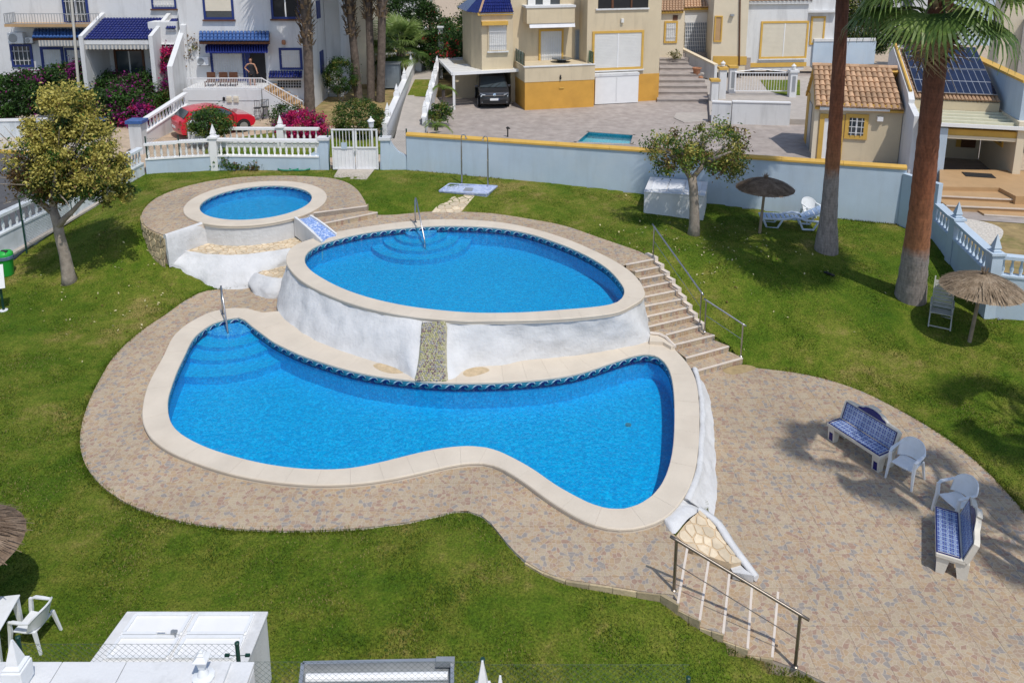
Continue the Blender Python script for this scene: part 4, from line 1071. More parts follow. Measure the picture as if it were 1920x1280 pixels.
# ---- paths and shower
flag_bed('path', [G(808,399,1.2), G(862,399.5,1.2), G(893,364,1.4), G(842,361,1.4)], .3, 71, amp=.006)
m = MB(); m.prism([p.to_2d() for p in [G(624,335,1.52), G(687,337,1.52), G(702,318,1.52), G(634,318,1.52)]], 1.2, 1.53); struct('gate_path', m, 'pavement')
def tray():
	z = 1.46
	root = thing('shower_tray', 'pale blue mosaic shower tray on the lawn by the long wall', 'shower tray', (*G(878, 355, z).to_2d(), z))
	o = root.location.copy(); c = [G(824,359,z), G(913,364.5,z), G(932,350,z), G(843,345.5,z)]
	m = MB(); m.prism([(p.x - o.x, p.y - o.y) for p in c], -.15, .0); m.build('tray_base', ['tray_mosaic'], root)
	e = MB()
	for a, b in zip(c, c[1:] + c[:1]): e.bar(a - o + Vector((0, 0, .02)), b - o + Vector((0, 0, .02)), .06, .05)
	e.build('tray_rim', ['tray_mosaic'], root)
	q = [G(868,358,z), G(885,359,z), G(888,353,z), G(873,352,z)]
	m = MB(); m.prism([(p.x - o.x, p.y - o.y) for p in q], .001, .012); m.build('drain_grate', ['grey_metal'], root)
	for i, (bx, by, ty, s_) in enumerate(((866, 345, 248, 1), (915, 349, 248, -1))):
		b = G(bx, by, z); h = 2.05
		sh = thing('shower', ['slim steel shower post with its curved head facing the gate side', 'slim steel shower post at the end of the tray nearer the spreading tree'][i], 'shower', b, group='steel shower posts on the tray')
		m = MB(); m.tube([(0, 0, 0), (0, 0, 1.55)], .032, 8); m.build('post', ['steel'], sh)
		m = MB(); m.tube([(0, 0, 1.55), (0, 0, h - .12), (.03 * s_, 0, h - .03), (.1 * s_, 0, h), (.17 * s_, 0, h - .05), (.19 * s_, 0, h - .12)], .02, 8); m.build('swan_neck', ['steel'], sh)
		m = MB(); m.lathe([(.02, .03), (.05, 0), (.05, -.015)], 10, (.19 * s_, 0, h - .15)); m.build('shower_head', ['steel'], sh)
		m = MB(); m.lathe([(.07, 0), (.07, .015), (.03, .03)], 10); m.build('foot_plate', ['steel'], sh)
		m = MB(); m.lathe([(.035, 1.06), (.035, 1.12)], 8); m.build('tap', ['chrome'], sh)
M['tray_mosaic'] = mosaic_mat('pale_blue_tray_mosaic', (.40, .46, .66), (.47, .53, .71), (.56, .62, .77), 14)
tray()
# ---- handrails
def rail(label, posts, top_ext=(0, 0), h=1.0, m_='steel', mid=True, r_=.022, name='handrail', r_top=.026):
	root = thing(name, label, 'handrail', posts[0])
	o = Vector(posts[0]); tops = []
	for p in posts:
		p = Vector(p) - o; m = MB(); m.tube([p, p + Vector((0, 0, h))], r_, 8); m.build('post', [m_], root); tops.append(p + Vector((0, 0, h)))
		m = MB(); m.lathe([(.05, 0), (.05, .012), (.025, .03)], 10, p); m.build('base_flange', [m_], root)
	d0 = (tops[0] - tops[1]).normalized(); d1 = (tops[-1] - tops[-2]).normalized()
	m = MB(); m.tube([tops[0] + d0 * top_ext[0]] + tops + [tops[-1] + d1 * top_ext[1]], r_top, 8); m.build('top_rail', [m_], root, smooth=True)
	if mid:
		m = MB(); m.tube([t - Vector((0, 0, h * .47)) for t in tops], .008, 6); m.build('middle_wire', [m_], root)
	return root
rail('upper steel handrail beside the long stair with a thin middle wire', [G(1224.5,481,1.26), G(1312,607,.0)], (.12, .1))
rail('lower steel handrail with two posts at the foot of the long stair', [G(1321,622,-.1), G(1389,668,-.5)], (.08, .1))
rail('dark steel handrail along the shallow steps near the lower lawn', [G(1263.5,1106,.0), G(1491,1249,-.62)], (.12, .15), h=1.03, m_='bronze_steel', r_=.03, r_top=.028)
def pool_rail(label, deck_px, mid_px, top_py, water_px, z, zw, lean):
	b = G(*deck_px, z); w = G(*water_px, zw); root = thing('pool_handrail', label, 'handrail', b)
	t = Vector((0, 0, .95)); m2 = w - b
	m = MB(); m.tube([(0, 0, 0), (0, 0, .55), (.01, -.01, .85), (.03, -.04, .93), (.06, -.12, .93), (m2.x * .45, m2.y * .45, .55), (m2.x * .9, m2.y * .9, m2.z + .35), m2], .026, 8); m.build('rail_tube', ['steel'], root, smooth=True)
	m = MB(); m.lathe([(.06, 0), (.06, .015), (.03, .03)], 10); m.build('base_flange', ['steel'], root)
	return root
pool_rail('bent steel handrail standing on the rim of the oval pool over its steps', (779,417), 0, 378, (798,470), Z_UCOP, Z_UCOP-.45, 0)
pool_rail('bent steel handrail at the tip of the lower pool over its steps', (418,589), 0, 540, (430,646), Z_COP, Z_COP-.5, 0)
# ================================================================== boundary walls, balustrades, gates, roads
def baluster_mesh(n=7, mats='paint'):
	mb = MB(); mb.lathe([(.052, 0), (.052, .06), (.03, .10), (.055, .30), (.058, .38), (.036, .62), (.028, .80), (.045, .90), (.045, 1.0)], n); return mb.mesh('baluster', [mats], smooth=40)
BAL = {k: baluster_mesh(7, k) for k in ('paint', 'oldwhite', 'bluewhite')}
def pier(root, p, w, z0, z1, m_, finial=True, fh=.34, cap=None):
	m = MB(); m.box((p[0], p[1], (z0 + z1) / 2), (w, w, z1 - z0)); m.build('pier', [m_], root)
	m = MB(); m.box((p[0], p[1], z1 + .035), (w + .1, w + .1, .07)); c = m.build('pier_cap', [cap or m_], root)
	if finial:
		m = MB(); s = w * .62
		m.lathe([(s * .75, .07), (s * .85, .12), (s * .55, .16), (s * .78, .2), (0.001, .2 + fh)], 4, (p[0], p[1], z1), rot=math.pi / 4); m.build('finial', [m_], root)
def balustrade(label, p, q, zb, h, n, m_='paint', plinth_m='bluewhite', thick=.18, piers=(), rail_h=.10, name='balustrade', fh=.34, group=None, bal_scale=1.0, sub=True):
	p, q = Vector(p), Vector(q); root = thing(name, label, 'balustrade', ((p.x + q.x) / 2, (p.y + q.y) / 2, zb), group=group)
	o = root.location.copy(); a, b = p - o, q - o; e = (b - a).normalized(); ang = math.atan2(e.y, e.x); nr = Vector((-e.y, e.x, 0)).normalized()
	def slab(name_, lo0, hi0, lo1, hi1, t, m__):
		m = MB(); v = []
		for P_, lo, hi in ((a, lo0, hi0), (b, lo1, hi1)):
			for s, zz in ((-1, lo), (1, lo), (1, hi), (-1, hi)): v.append((P_.x + nr.x * t / 2 * s, P_.y + nr.y * t / 2 * s, zz))
		m.add(v, [(3, 2, 1, 0), (4, 5, 6, 7), (0, 1, 5, 4), (1, 2, 6, 5), (2, 3, 7, 6), (3, 0, 4, 7)]); return m.build(name_, [m__], root)
	if plinth_m: slab('plinth', 0, a.z - .06, 0, b.z - .06, thick, plinth_m)
	slab('bottom_rail', a.z - .06, a.z, b.z - .06, b.z, thick + .06, m_)
	slab('top_rail', a.z + h, a.z + h + rail_h, b.z + h, b.z + h + rail_h, thick + .08, m_)
	for i in range(n):
		c = a.lerp(b, (i + .5) / n)
		if any(abs((i + .5) / n - t) * (b - a).length < .16 for t in piers): continue
		o_ = bpy.data.objects.new('baluster', BAL[m_]); COL.objects.link(o_); o_.parent = root; o_.location = c; o_.scale = (bal_scale, bal_scale, h)
	for t in piers:
		c = a.lerp(b, t); pier(root, c, thick + .12, 0, c.z + h + rail_h + .02, m_, True, fh)
	return root
# long pale-blue boundary wall with mustard coping
wa, wb = G(765, 318, 1.5), Vector((14.25, 27.8, .9))
e = (wb - wa).to_2d().normalized(); wn_ = Vector((-e.y, e.x))
bw = thing('boundary_wall', 'long pale blue garden wall topped with mustard coping behind the lawn', 'wall', (*((wa + wb) / 2).to_2d(), .8))
o = bw.location.copy(); L_ = (wb - wa).to_2d().length; ang = math.atan2(e.y, e.x)
m = MB(); m.box((0, 0, 1.1), (L_, .2, 2.2)); f = m.build('wall_face', ['bluewhite'], bw); f.rotation_euler = (0, 0, ang)
nseg = 9
for k in range(nseg):
	m = MB(); x0, x1 = -L_ / 2 + L_ * k / nseg, -L_ / 2 + L_ * (k + 1) / nseg
	rr = [(-.15, 2.2), (-.15, 2.27), (-.1, 2.33), (0, 2.35), (.1, 2.33), (.15, 2.27), (.15, 2.2)]
	m.loft([[(x0 + .004, y, z) for y, z in rr], [(x1 - .004, y, z) for y, z in rr]], True, 0, True, True)
	c_ = m.build('wall_coping', ['ochre_trim'], bw); c_.rotation_euler = (0, 0, ang)
# curved corner wall with balusters along the back-left
yq = 32.5
fenceA = [G(276, 325, 1.5), G(337, 322, 1.5), G(401, 319, 1.5), G(600, 318, 1.5)]
zpl = [W(276, 297, fenceA[0].y).z, W(337, 293, fenceA[1].y).z, W(401, 290, fenceA[2].y).z, W(600, 292, fenceA[3].y).z]
zt = [W(276, 272, fenceA[0].y).z, W(337, 267, fenceA[1].y).z, W(401, 263, fenceA[2].y).z, W(600, 264, fenceA[3].y).z]
P_ = [Vector((p.x, p.y, z)) for p, z in zip(fenceA, zpl)]
balustrade('white balustrade on a pale plinth at the corner beside the yellow flowering tree', P_[0], P_[1], 1.3, zt[0] - zpl[0] - .02, 5)
balustrade('short white balustrade between the corner bay and the central pier', P_[1], P_[2], 1.3, zt[1] - zpl[1] - .02, 6)
balustrade('front white balustrade on a pale blue plinth left of the double gate', P_[2], P_[3], 1.3, zt[2] - zpl[2] - .02, 18, piers=(.02,), fh=.42)
# wing walls and piers at the gate
def wing(label, pts_px, Y, y2, m_='bluewhite'):
	t = MB(); pts = [W(a, b, Y) for a, b in pts_px]; n = len(pts)
	t.add([tuple(p) for p in pts] + [(p.x, p.y + .2, p.z) for p in pts], [list(range(n)), [n + i for i in range(n)][::-1]] + [(i, n + i, n + (i + 1) % n, (i + 1) % n) for i in range(n)])
	return tag(t.build('wing_wall', [m_]), label, 'wall')
Yg = 32.74
wing('pale blue wing wall curving up to the gate pier on its balustrade side', [(568,320),(568,293),(578,292),(590,285),(598,272),(601,262),(616,262),(616,320)], Yg, 0)
wing('pale blue wing wall curving down from the gate to the long wall', [(713,319),(713,262),(730,262),(735,272),(745,284),(762,294),(764,319)], Yg, 0)
for lab, px_ in (('square white gate pier with overhanging cap beside the balustrade', 607), ('square white gate pier with overhanging cap beside the path', 722)):
	c = W(px_, 262, Yg + .1); root = thing('gate_pier', lab, 'pier', (c.x, c.y, 1.4), group='white piers of the garden gate')
	m = MB(); m.box((0, .02, (c.z - 1.4) / 2), (.36, .3, c.z - 1.4)); m.build('pier', ['bluewhite'], root)
	m = MB(); m.box((0, .02, c.z - 1.4 + .06), (.5, .42, .12)); m.build('pier_cap', ['white'], root)
def gate(label, x0, x1, ytop, ybot, Y, ysplit, n, leaf=2, m_='iron_white', name='gate', cat='gate', crest=False):
	a, b = W(x0, ytop, Y), W(x1, ybot, Y); root = thing(name, label, cat, ((a.x + b.x) / 2, Y, b.z)); o = root.location.copy()
	w = b.x - a.x; h = a.z - b.z; hs = W((x0 + x1) / 2, ysplit, Y).z - b.z if ysplit else None
	for l in range(leaf):
		c = -w / 2 + w / leaf * (l + .5); lw_ = w / leaf - .03
		m = MB()
		for s in (-1, 1): m.bar((c + s * (lw_ / 2 - .03), 0, 0), (c + s * (lw_ / 2 - .03), 0, h), .06, .05)
		for z in (0.04, h - .03) + ((hs,) if hs else ()): m.bar((c - lw_ / 2, 0, z), (c + lw_ / 2, 0, z), .05, .07, up=(0, 1, 0))
		m.build('leaf_frame', [m_], root)
		if hs:
			m = MB(); m.box((c, .01, hs / 2 + .03), (lw_ - .08, .012, hs - .08)); m.build('panel', [m_], root)
			for k in range(6):
				m = MB(); m.box((c - lw_ / 2 + lw_ * (k + .5) / 6, -.006, hs / 2 + .03), (.02, .018, hs - .1)); m.build('panel_rib', [m_], root)
		m = MB()
		for k in range(n):
			xx = c - lw_ / 2 + lw_ * (k + .5) / n; m.bar((xx, 0, (hs or .04)), (xx, 0, h), .022)
		tag(m.build('bars', [m_], root), kind='stuff')
	return root
gt = gate('white double gate with upright bars above solid lower panels', 620, 711, 242, 318, Yg - .03, 277, 7)
m = MB(); m.box((-.45, -.03, 1.05), (.24, .02, .28)); m.build('notice_plate', ['bluewhite'], gt)
m = MB(); m.box((0, -.05, .75), (.06, .05, .14)); m.build('lock_box', ['grey_metal'], gt)
# green fence posts with wire
def fence_post(px, py, z, h, label, group='dark green posts of the wire fence', wire=True):
	p = G(px, py, z); root = thing('fence_post', label, 'post', p, group=group)
	m = MB(); m.tube([(0, 0, -.1), (0, 0, h)], .03, 7); m.build('post', ['green_post'], root); m = MB(); m.lathe([(.036, 0), (.036, .03), (.001, .05)], 7, (0, 0, h)); m.build('post_cap', ['green_post'], root)
	return p
fp = []
for px, py, z, h, lab in [(279,325,1.5,1.55,'dark green fence post at the corner beside the yellow flowering tree'), (340,322,1.5,1.55,'dark green fence post in front of the red car'), (403,319,1.5,1.55,'dark green fence post before the pier with two finials'), (618,318,1.5,1.75,'dark green fence post hugging the gate on its balustrade side'), (717,318,1.5,1.75,'dark green fence post hugging the gate on its path side'), (764,318,1.5,1.75,'dark green fence post at the end of the long blue wall'), (50,474,.5,1.95,'dark green fence post behind the litter bin'), (136,413,.8,1.95,'dark green fence post half hidden behind the tree trunk')]:
	fp.append((fence_post(px, py, z, h, lab), h))
def chain_link(p, q, h, label, pitch=.09, r_=.003, drop=0.02, kind=None):
	p, q = Vector(p), Vector(q); d = (q - p); L = d.to_2d().length; e = d / max(L, 1e-6); mb = MB()
	n = int((L + h) / pitch)
	for s in (0, 1):
		for k in range(n):
			u0 = k * pitch - h if s == 0 else k * pitch; pts = []
			for u, v in (((u0, 0), (u0 + h, h)) if s == 0 else ((u0, 0), (u0 - h, h))):
				pts.append((u, v))
			(u1, v1), (u2, v2) = pts
			def at(u): return v1 + (v2 - v1) * (u - u1) / (u2 - u1)
			lo, hi = max(0, min(u1, u2)), min(L, max(u1, u2))
			if hi - lo < .01: continue
			mb.tube([p + e * lo + Vector((0, .006 * s, at(lo))), p + e * hi + Vector((0, .006 * s, at(hi)))], r_, 3, cap=False)
	for z in (0.01, h): mb.tube([p + Vector((0, 0, z)), q + Vector((0, 0, z))], r_ * 1.4, 4, cap=False)
	return mb
for i, j, lab in ((3, 3, None), (6, 7, 'green wire netting stretched above the old white wall by the road'), (0, 1, 'green wire netting before the corner balustrade'), (1, 2, 'green wire netting between the red car post and the finial pier'), (4, 5, 'green wire netting between the gate and the long wall')):
	if lab is None: continue
	(p, h), (q, _) = fp[i], fp[j]
	mb = chain_link(p + Vector((0, -.04, .05)), q + Vector((0, -.04, .05)), h - .1, lab, .11, .0022)
	tag(mb.build('wire_netting', ['mesh_wire']), lab, 'wire netting')
# old white wall with balusters along the road
lw0, lw1 = G(-60, 520, .38), G(196, 371, 1.1)
lw2 = G(268, 327, 1.48)
def rise(a, b): return (Vector((a.x, a.y, 0)), Vector((b.x, b.y, 0)))
zp0, zp1 = 1.25, 1.75
d_ = (lw1 - lw0)
balustrade('weathered white balustrade wall along the road behind the litter bin', (lw0.x, lw0.y, 1.32), (lw1.x, lw1.y, 1.72), .2, .55, 22, m_='oldwhite', plinth_m='oldwhite', thick=.2, piers=(.74,), fh=.01)
balustrade('weathered white balustrade wall hidden behind the flowering tree crown', (lw1.x + .05, lw1.y + .08, 1.72), (lw2.x, lw2.y, 2.0), .8, .55, 12, m_='oldwhite', plinth_m='oldwhite', thick=.2)
m = MB(); a, b = G(-60, 524, .36), G(196, 374, 1.08); nr = Vector((.14, -.1, 0))
m.add([a, b, b + nr, a + nr, a + Vector((0, 0, .09)), b + Vector((0, 0, .09)), b + nr + Vector((0, 0, .07)), a + nr + Vector((0, 0, .07))], [(3, 2, 1, 0), (4, 5, 6, 7), (0, 1, 5, 4), (1, 2, 6, 5), (2, 3, 7, 6), (3, 0, 4, 7)])
struct('wall_footing', m, 'concrete')
# road, kerb and pavement on the far left
def sheet(name, pts, z, m_, th=.5, **k):
	m = MB(); m.prism([(p[0], p[1]) for p in pts], z - th, z); return struct(name, m, m_)
road = [(-70, 20), (-27.5, 20), (lw0.x - .25, lw0.y + .1), (lw1.x - .3, lw1.y + .1), (-17.2, 34.5), (-19.5, 37.3), (-28, 37.0), (-70, 36.0)]
sheet('road', road, 1.02, 'asphalt', 1.2)
k0, k1 = G(-60, 280, 1.12), G(62, 287, 1.12)
m = MB(); e = (k1 - k0).normalized(); nr = Vector((-e.y, e.x, 0))
m.prism([p.to_2d() for p in (k0 - e * 20, k1, k1 + nr * .22, k0 - e * 20 + nr * .22)], .5, 1.14); struct('painted_kerb', m, 'yellow_line')
sheet('pavement', [(-70, 36.1), (k0.x, k0.y + .23), (k1.x, k1.y + .23), (-18.4, 37.3), (-17, 39.4), (-24, 41.4), (-70, 42)], 1.13, 'pavement', .6)
# the car drive, upper garden and rising path behind the balustrade
sheet('driveway', [(-19.6, 37.0), (-17.5, 33.4), (-15.2, 32.6), (-4.6, 33.1), (-6.4, 37.0), (-7.0, 43), (-10.3, 46.4), (-15, 47), (-22, 47)], 1.58, 'tan_ground', 2)
sheet('side_lawn', [(-14.4, 37.2), (-11.9, 39.0), (-9.5, 39.6), (-6.8, 39.2), (-5.6, 35.0), (-9, 34.2), (-14, 35.0)], 1.61, 'lawn', .1)
sheet('garden_ground', [(-11.4, 40.5), (-7.0, 40.5), (-6.6, 46), (-6.8, 52.0), (-9, 56), (-13, 56)], 1.75, 'garden_soil' if 'garden_soil' in M else 'tan_ground', .5)
sheet('forecourt', [(-6.3, 32.95), (-3.9, 33.0), (-3.5, 38), (-6.2, 38)], 1.54, 'concrete', .6)
pth = [G(738, 266, 1.55), G(795, 266, 1.55), G(800, 190, 2.0), G(818, 140, 2.4), G(824, 108, 2.75), G(788, 108, 2.75), G(775, 140, 2.4), G(755, 200, 2.0)]
m = MB(); m.add([tuple(p) for p in pth], [(0, 1, 2, 7), (7, 2, 3, 6), (6, 3, 4, 5)]); struct('path', m, 'concrete')
gr_ = [G(763, 182, 2.08), G(798, 182, 2.08), G(808, 150, 2.34), G(778, 150, 2.34)]
m = MB(); m.add([tuple(p + Vector((0, 0, .03))) for p in gr_], [(0, 1, 2, 3)]); struct('dry_grass_strip', m, 'lawn')
# white parapet with pickets up the path
def ramp_wall(label, p, q, h, th, m_, fin=0, name='parapet_wall', fm='paint'):
	p, q = Vector(p), Vector(q); root = thing(name, label, 'wall', ((p.x + q.x) / 2, (p.y + q.y) / 2, min(p.z, q.z))); o = root.location.copy(); e = (q - p).to_2d().normalized(); nr = Vector((-e.y, e.x, 0)) * th / 2
	a, b = p - o, q - o; m = MB(); v = []
	for P_ in (a, b):
		for s, zz in ((-1, -.6), (1, -.6), (1, h), (-1, h)): v.append(P_ + nr * s + Vector((0, 0, zz)))
	m.add(v, [(3, 2, 1, 0), (4, 5, 6, 7), (0, 1, 5, 4), (1, 2, 6, 5), (2, 3, 7, 6), (3, 0, 4, 7)]); m.build('wall_body', [m_], root)
	m = MB(); m.bar(a + Vector((0, 0, h + .04)), b + Vector((0, 0, h + .04)), th + .1, .08); m.build('wall_coping', [fm], root)
	for k in range(fin):
		c = a.lerp(b, (k + .3) / fin) + Vector((0, 0, h)); m = MB(); m.box(c + Vector((0, 0, .14)), (th + .08, th + .08, .32)); m.lathe([(.15, .3), (.17, .36), (.1, .4), (.14, .45), (.001, .8)], 4, c, rot=math.pi / 4); m.build('finial_post', [fm], root)
	return root
ramp_wall('white parapet with pointed finials climbing along the garden path', G(722, 262, 1.5), G(779, 128, 2.5), .75, .22, 'white', 4)
ramp_wall('white parapet at the top of the garden path by the fan palm', G(783, 124, 2.55), G(797, 66, 3.3), .6, .22, 'white', 0)
ramp_wall('white parapet with a row of pointed finials on the carport side of the path', G(795, 240, 1.6), G(826, 118, 2.65), .5, .16, 'white', 7)
balustrade('upper white balustrade behind the front one beside the red car', G(406, 278, 1.55) + Vector((0, 0, .35)), G(600, 279, 1.55) + Vector((0, 0, .35)), 1.3, .55, 17, plinth_m='white', piers=(.63,), fh=.4)
balustrade('white balustrade slanting up the drive beside the purple bougainvillea', G(268, 257, 1.95) + Vector((0, 0, .2)), G(350, 207, 2.3) + Vector((0, 0, .35)), 1.4, .5, 14, plinth_m='white', thick=.2)
c = G(263, 290, 1.5); root = thing('gate_pier', 'thick white pier with a blue cap at the foot of the slanting balustrade', 'pier', c)
m = MB(); m.box((0, 0, .75), (.55, .55, 1.5)); m.build('pier', ['white'], root)
m = MB(); m.box((0, 0, 1.57), (.75, .7, .14)); m.build('pier_cap', ['blue_tile_light'], root)
c = G(382, 262, 1.6); root = thing('meter_pier', 'square white pier with two pointed finials behind the balustrade', 'pier', c + Vector((0, -.6, 0)))
m = MB(); m.box((0, 0, .5), (.8, .5, 1.1)); m.build('pier', ['white'], root)
for s in (-.22, .22):
	m = MB(); m.lathe([(.15, 1.05), (.17, 1.1), (.1, 1.15), (.15, 1.2), (.001, 1.6)], 4, (.55 + s, 0, -.3), rot=math.pi / 4); m.build('finial', ['white'], root)
# low white garden wall with planting by the road
a, b = G(-40, 258, 1.13), G(92, 255, 1.13)
ramp_wall('low flaking white garden wall under the dark shrubs by the road', a, b, .85, .25, 'oldwhite')
m = MB(); m.bar(a + Vector((4.4, .1, .95)), a + Vector((6.6, .1, .95)), .35, .12); tag(m.build('wall_ledge', ['blue_tile_light']), 'short row of blue glazed tiles on the flaking garden wall', 'tiles')
# courtyard ground beyond the wall
ya = lambda x: wa.y + (x - wa.x) * (wb.y - wa.y) / (wb.x - wa.x) + .1
court = [(-3.9, ya(-3.9)), (14.0, ya(14.0)), (18.5, 27), (26, 42), (28, 60), (8, 60), (-6, 50.0), (-4.3, 40)]
# courtyard with the plunge pool let into it
pc = [G(1075, 268, 1.2), G(1187, 272, 1.2), G(1192, 253, 1.2), G(1100, 246.5, 1.2)]
def court_sheet():
	m = MB(); ring = [Vector((p[0], p[1])) for p in court]; hole = [p.to_2d() for p in pc]
	bm = bmesh.new()
	vo = [bm.verts.new((p.x, p.y, 1.2)) for p in ring]; vh = [bm.verts.new((p.x, p.y, 1.2)) for p in hole]
	eo = [bm.edges.new((vo[i], vo[(i + 1) % len(vo)])) for i in range(len(vo))]; eh = [bm.edges.new((vh[i], vh[(i + 1) % len(vh)])) for i in range(len(vh))]
	bmesh.ops.triangle_fill(bm, use_beauty=True, use_dissolve=False, edges=eo + eh)
	for f in bm.faces:
		if f.normal.z < 0: f.normal_flip()
	me = bpy.data.meshes.new('courtyard'); bm.to_mesh(me); bm.free(); me.materials.append(M['mauve_paving'])
	ob = bpy.data.objects.new('courtyard', me); COL.objects.link(ob); tag(ob, kind='structure'); return ob
court_sheet()
pp = thing('plunge_pool', 'small square turquoise plunge pool in the paved courtyard beyond the wall', 'pool', (*(sum(pc, Vector()) / 4).to_2d(), 1.2)); o = pp.location.copy()
q = [p - o for p in pc]
m = MB(); m.loft([[p - Vector((0, 0, .35)) for p in q], [p - Vector((0, 0, .0)) for p in q]], True); m.poly([p - Vector((0, 0, .35)) for p in q]); m.build('basin_wall', ['mosaic_teal'], pp)
m = MB(); m.poly([p - Vector((0, 0, .1)) for p in (q if area2(q) > 0 else q[::-1])]); m.build('water', ['water_teal' if 'water_teal' in M else 'water'], pp)
for a, b in zip(q, q[1:] + q[:1]):
	n_ = 6
	for k in range(n_):
		m = MB(); m.bar(a.lerp(b, (k + .02) / n_) + Vector((0, 0, .012)), a.lerp(b, (k + .98) / n_) + Vector((0, 0, .012)), .28, .03); m.build('coping_stone', ['mauve_paving'], pp)
# ================================================================== houses
class House:
	def __init__(s, name, label, cat, org, ang, zb):
		s.o, s.ang, s.zb = Vector((org[0], org[1])), ang, zb
		s.u, s.n = Vector((math.cos(ang), math.sin(ang))), Vector((-math.sin(ang), math.cos(ang)))
		s.root = thing(name, label, cat, (org[0], org[1], zb), ang)
	def P(s, px, py, d=0.0):
		dx, dy, dz = _ray(px, py); den = dx * s.n.x + dy * s.n.y
		t = (s.o.dot(s.n) + d) / den; p = Vector((dx * t, dy * t))
		return Vector(((p - s.o).dot(s.u), d, CAM_H + dz * t - s.zb))
	def H(s, px, py, z):
		p = G(px, py, z); q = p.to_2d() - s.o
		return Vector((q.dot(s.u), q.dot(s.n), z - s.zb))
	def rect(s, r, d):
		a, b = s.P((r[0] + 0), (r[1] + r[3]) / 2, d), s.P(r[2], (r[1] + r[3]) / 2, d); t, l = s.P((r[0] + r[2]) / 2, r[1], d), s.P((r[0] + r[2]) / 2, r[3], d)
		return a.x, b.x, l.z, t.z
	def box(s, name, r, d0, d1, m, parent=None, z0=None, z1=None, bevel=0):
		u0, u1, lo, hi = s.rect(r, d0)
		if z0 is not None: lo = z0 - s.zb
		if z1 is not None: hi = z1 - s.zb
		mb = MB(); mb.bb((u0, d0, lo), (u1, d1, hi)); return mb.build(name, [m], parent or s.root, bevel=bevel)
	def cube(s, name, u0, u1, v0, v1, z0, z1, m, parent=None):
		mb = MB(); mb.bb((u0, v0, z0 - s.zb), (u1, v1, z1 - s.zb)); return mb.build(name, [m], parent or s.root)
	def win(s, r, d, frame='blue_paint', fill='glass', fw=.10, grille=0, sill=None, name='window', split=0, depth=.06, bars_m='iron_white', inner=None, hbars=2):
		u0, u1, lo, hi = s.rect(r, d); mb = MB()
		for a, b, c, e in ((u0, u0 + fw, lo, hi), (u1 - fw, u1, lo, hi), (u0 + fw, u1 - fw, hi - fw, hi), (u0 + fw, u1 - fw, lo, lo + fw)): mb.bb((a, d - depth, c), (b, d + .05, e))
		f = mb.build(name, [frame], s.root); iu0, iu1, ilo, ihi = u0 + fw, u1 - fw, lo + fw, hi - fw
		mb = MB(); mb.bb((iu0, d - .012, ilo), (iu1, d + .04, ihi)); mb.build('pane', [fill if isinstance(fill, str) else fill[0]], f)
		if fill in ('shutter', 'shutter_cream'):
			mb = MB(); n = max(4, int((ihi - ilo) / .09))
			for k in range(n):
				z = ilo + (ihi - ilo) * (k + .5) / n; mb.bb((iu0, d - .026, z - .036), (iu1, d - .013, z + .03))
			tag(mb.build('shutter_slats', [fill], f), kind='stuff')
		if inner:
			t, m_ = inner; mb = MB(); mb.bb((iu0, d - .03, ilo + (ihi - ilo) * t), (iu1, d - .014, ihi)); mb.build('blind', [m_], f)
		for k in range(split):
			x = iu0 + (iu1 - iu0) * (k + 1) / (split + 1); mb = MB(); mb.bb((x - .035, d - .045, ilo), (x + .035, d - .014, ihi)); mb.build('mullion', ['paint'], f)
		if grille:
			mb = MB()
			for k in range(grille): x = iu0 + (iu1 - iu0) * (k + .5) / grille; mb.bar((x, d - .09, ilo), (x, d - .09, ihi), .022)
			for k in range(hbars): z = ilo + (ihi - ilo) * (k + .5) / hbars; mb.bar((iu0, d - .09, z), (iu1, d - .09, z), .022, up=(0, 1, 0))
			tag(mb.build('grille', [bars_m], f), kind='stuff')
		if sill:
			mb = MB(); mb.bb((u0 - .06, d - .14, lo - .08), (u1 + .06, d - .001, lo - .002)); mb.build('sill', [sill], f)
		return f
def tile_mesh(w, l, m_, seg=5):
	mb = MB(); rows = []
	for t, k in ((0, 1.0), (1, .82)):
		rows.append([(-w / 2 * k * math.cos(math.pi * i / seg), l * t, .42 * w * math.sin(math.pi * i / seg) * k + .03 * (1 - t)) for i in range(seg + 1)])
	mb.loft([rows[1], rows[0]]); mb.poly([p for p in rows[0]]); return mb.mesh('roof_tile', [m_], smooth=40)
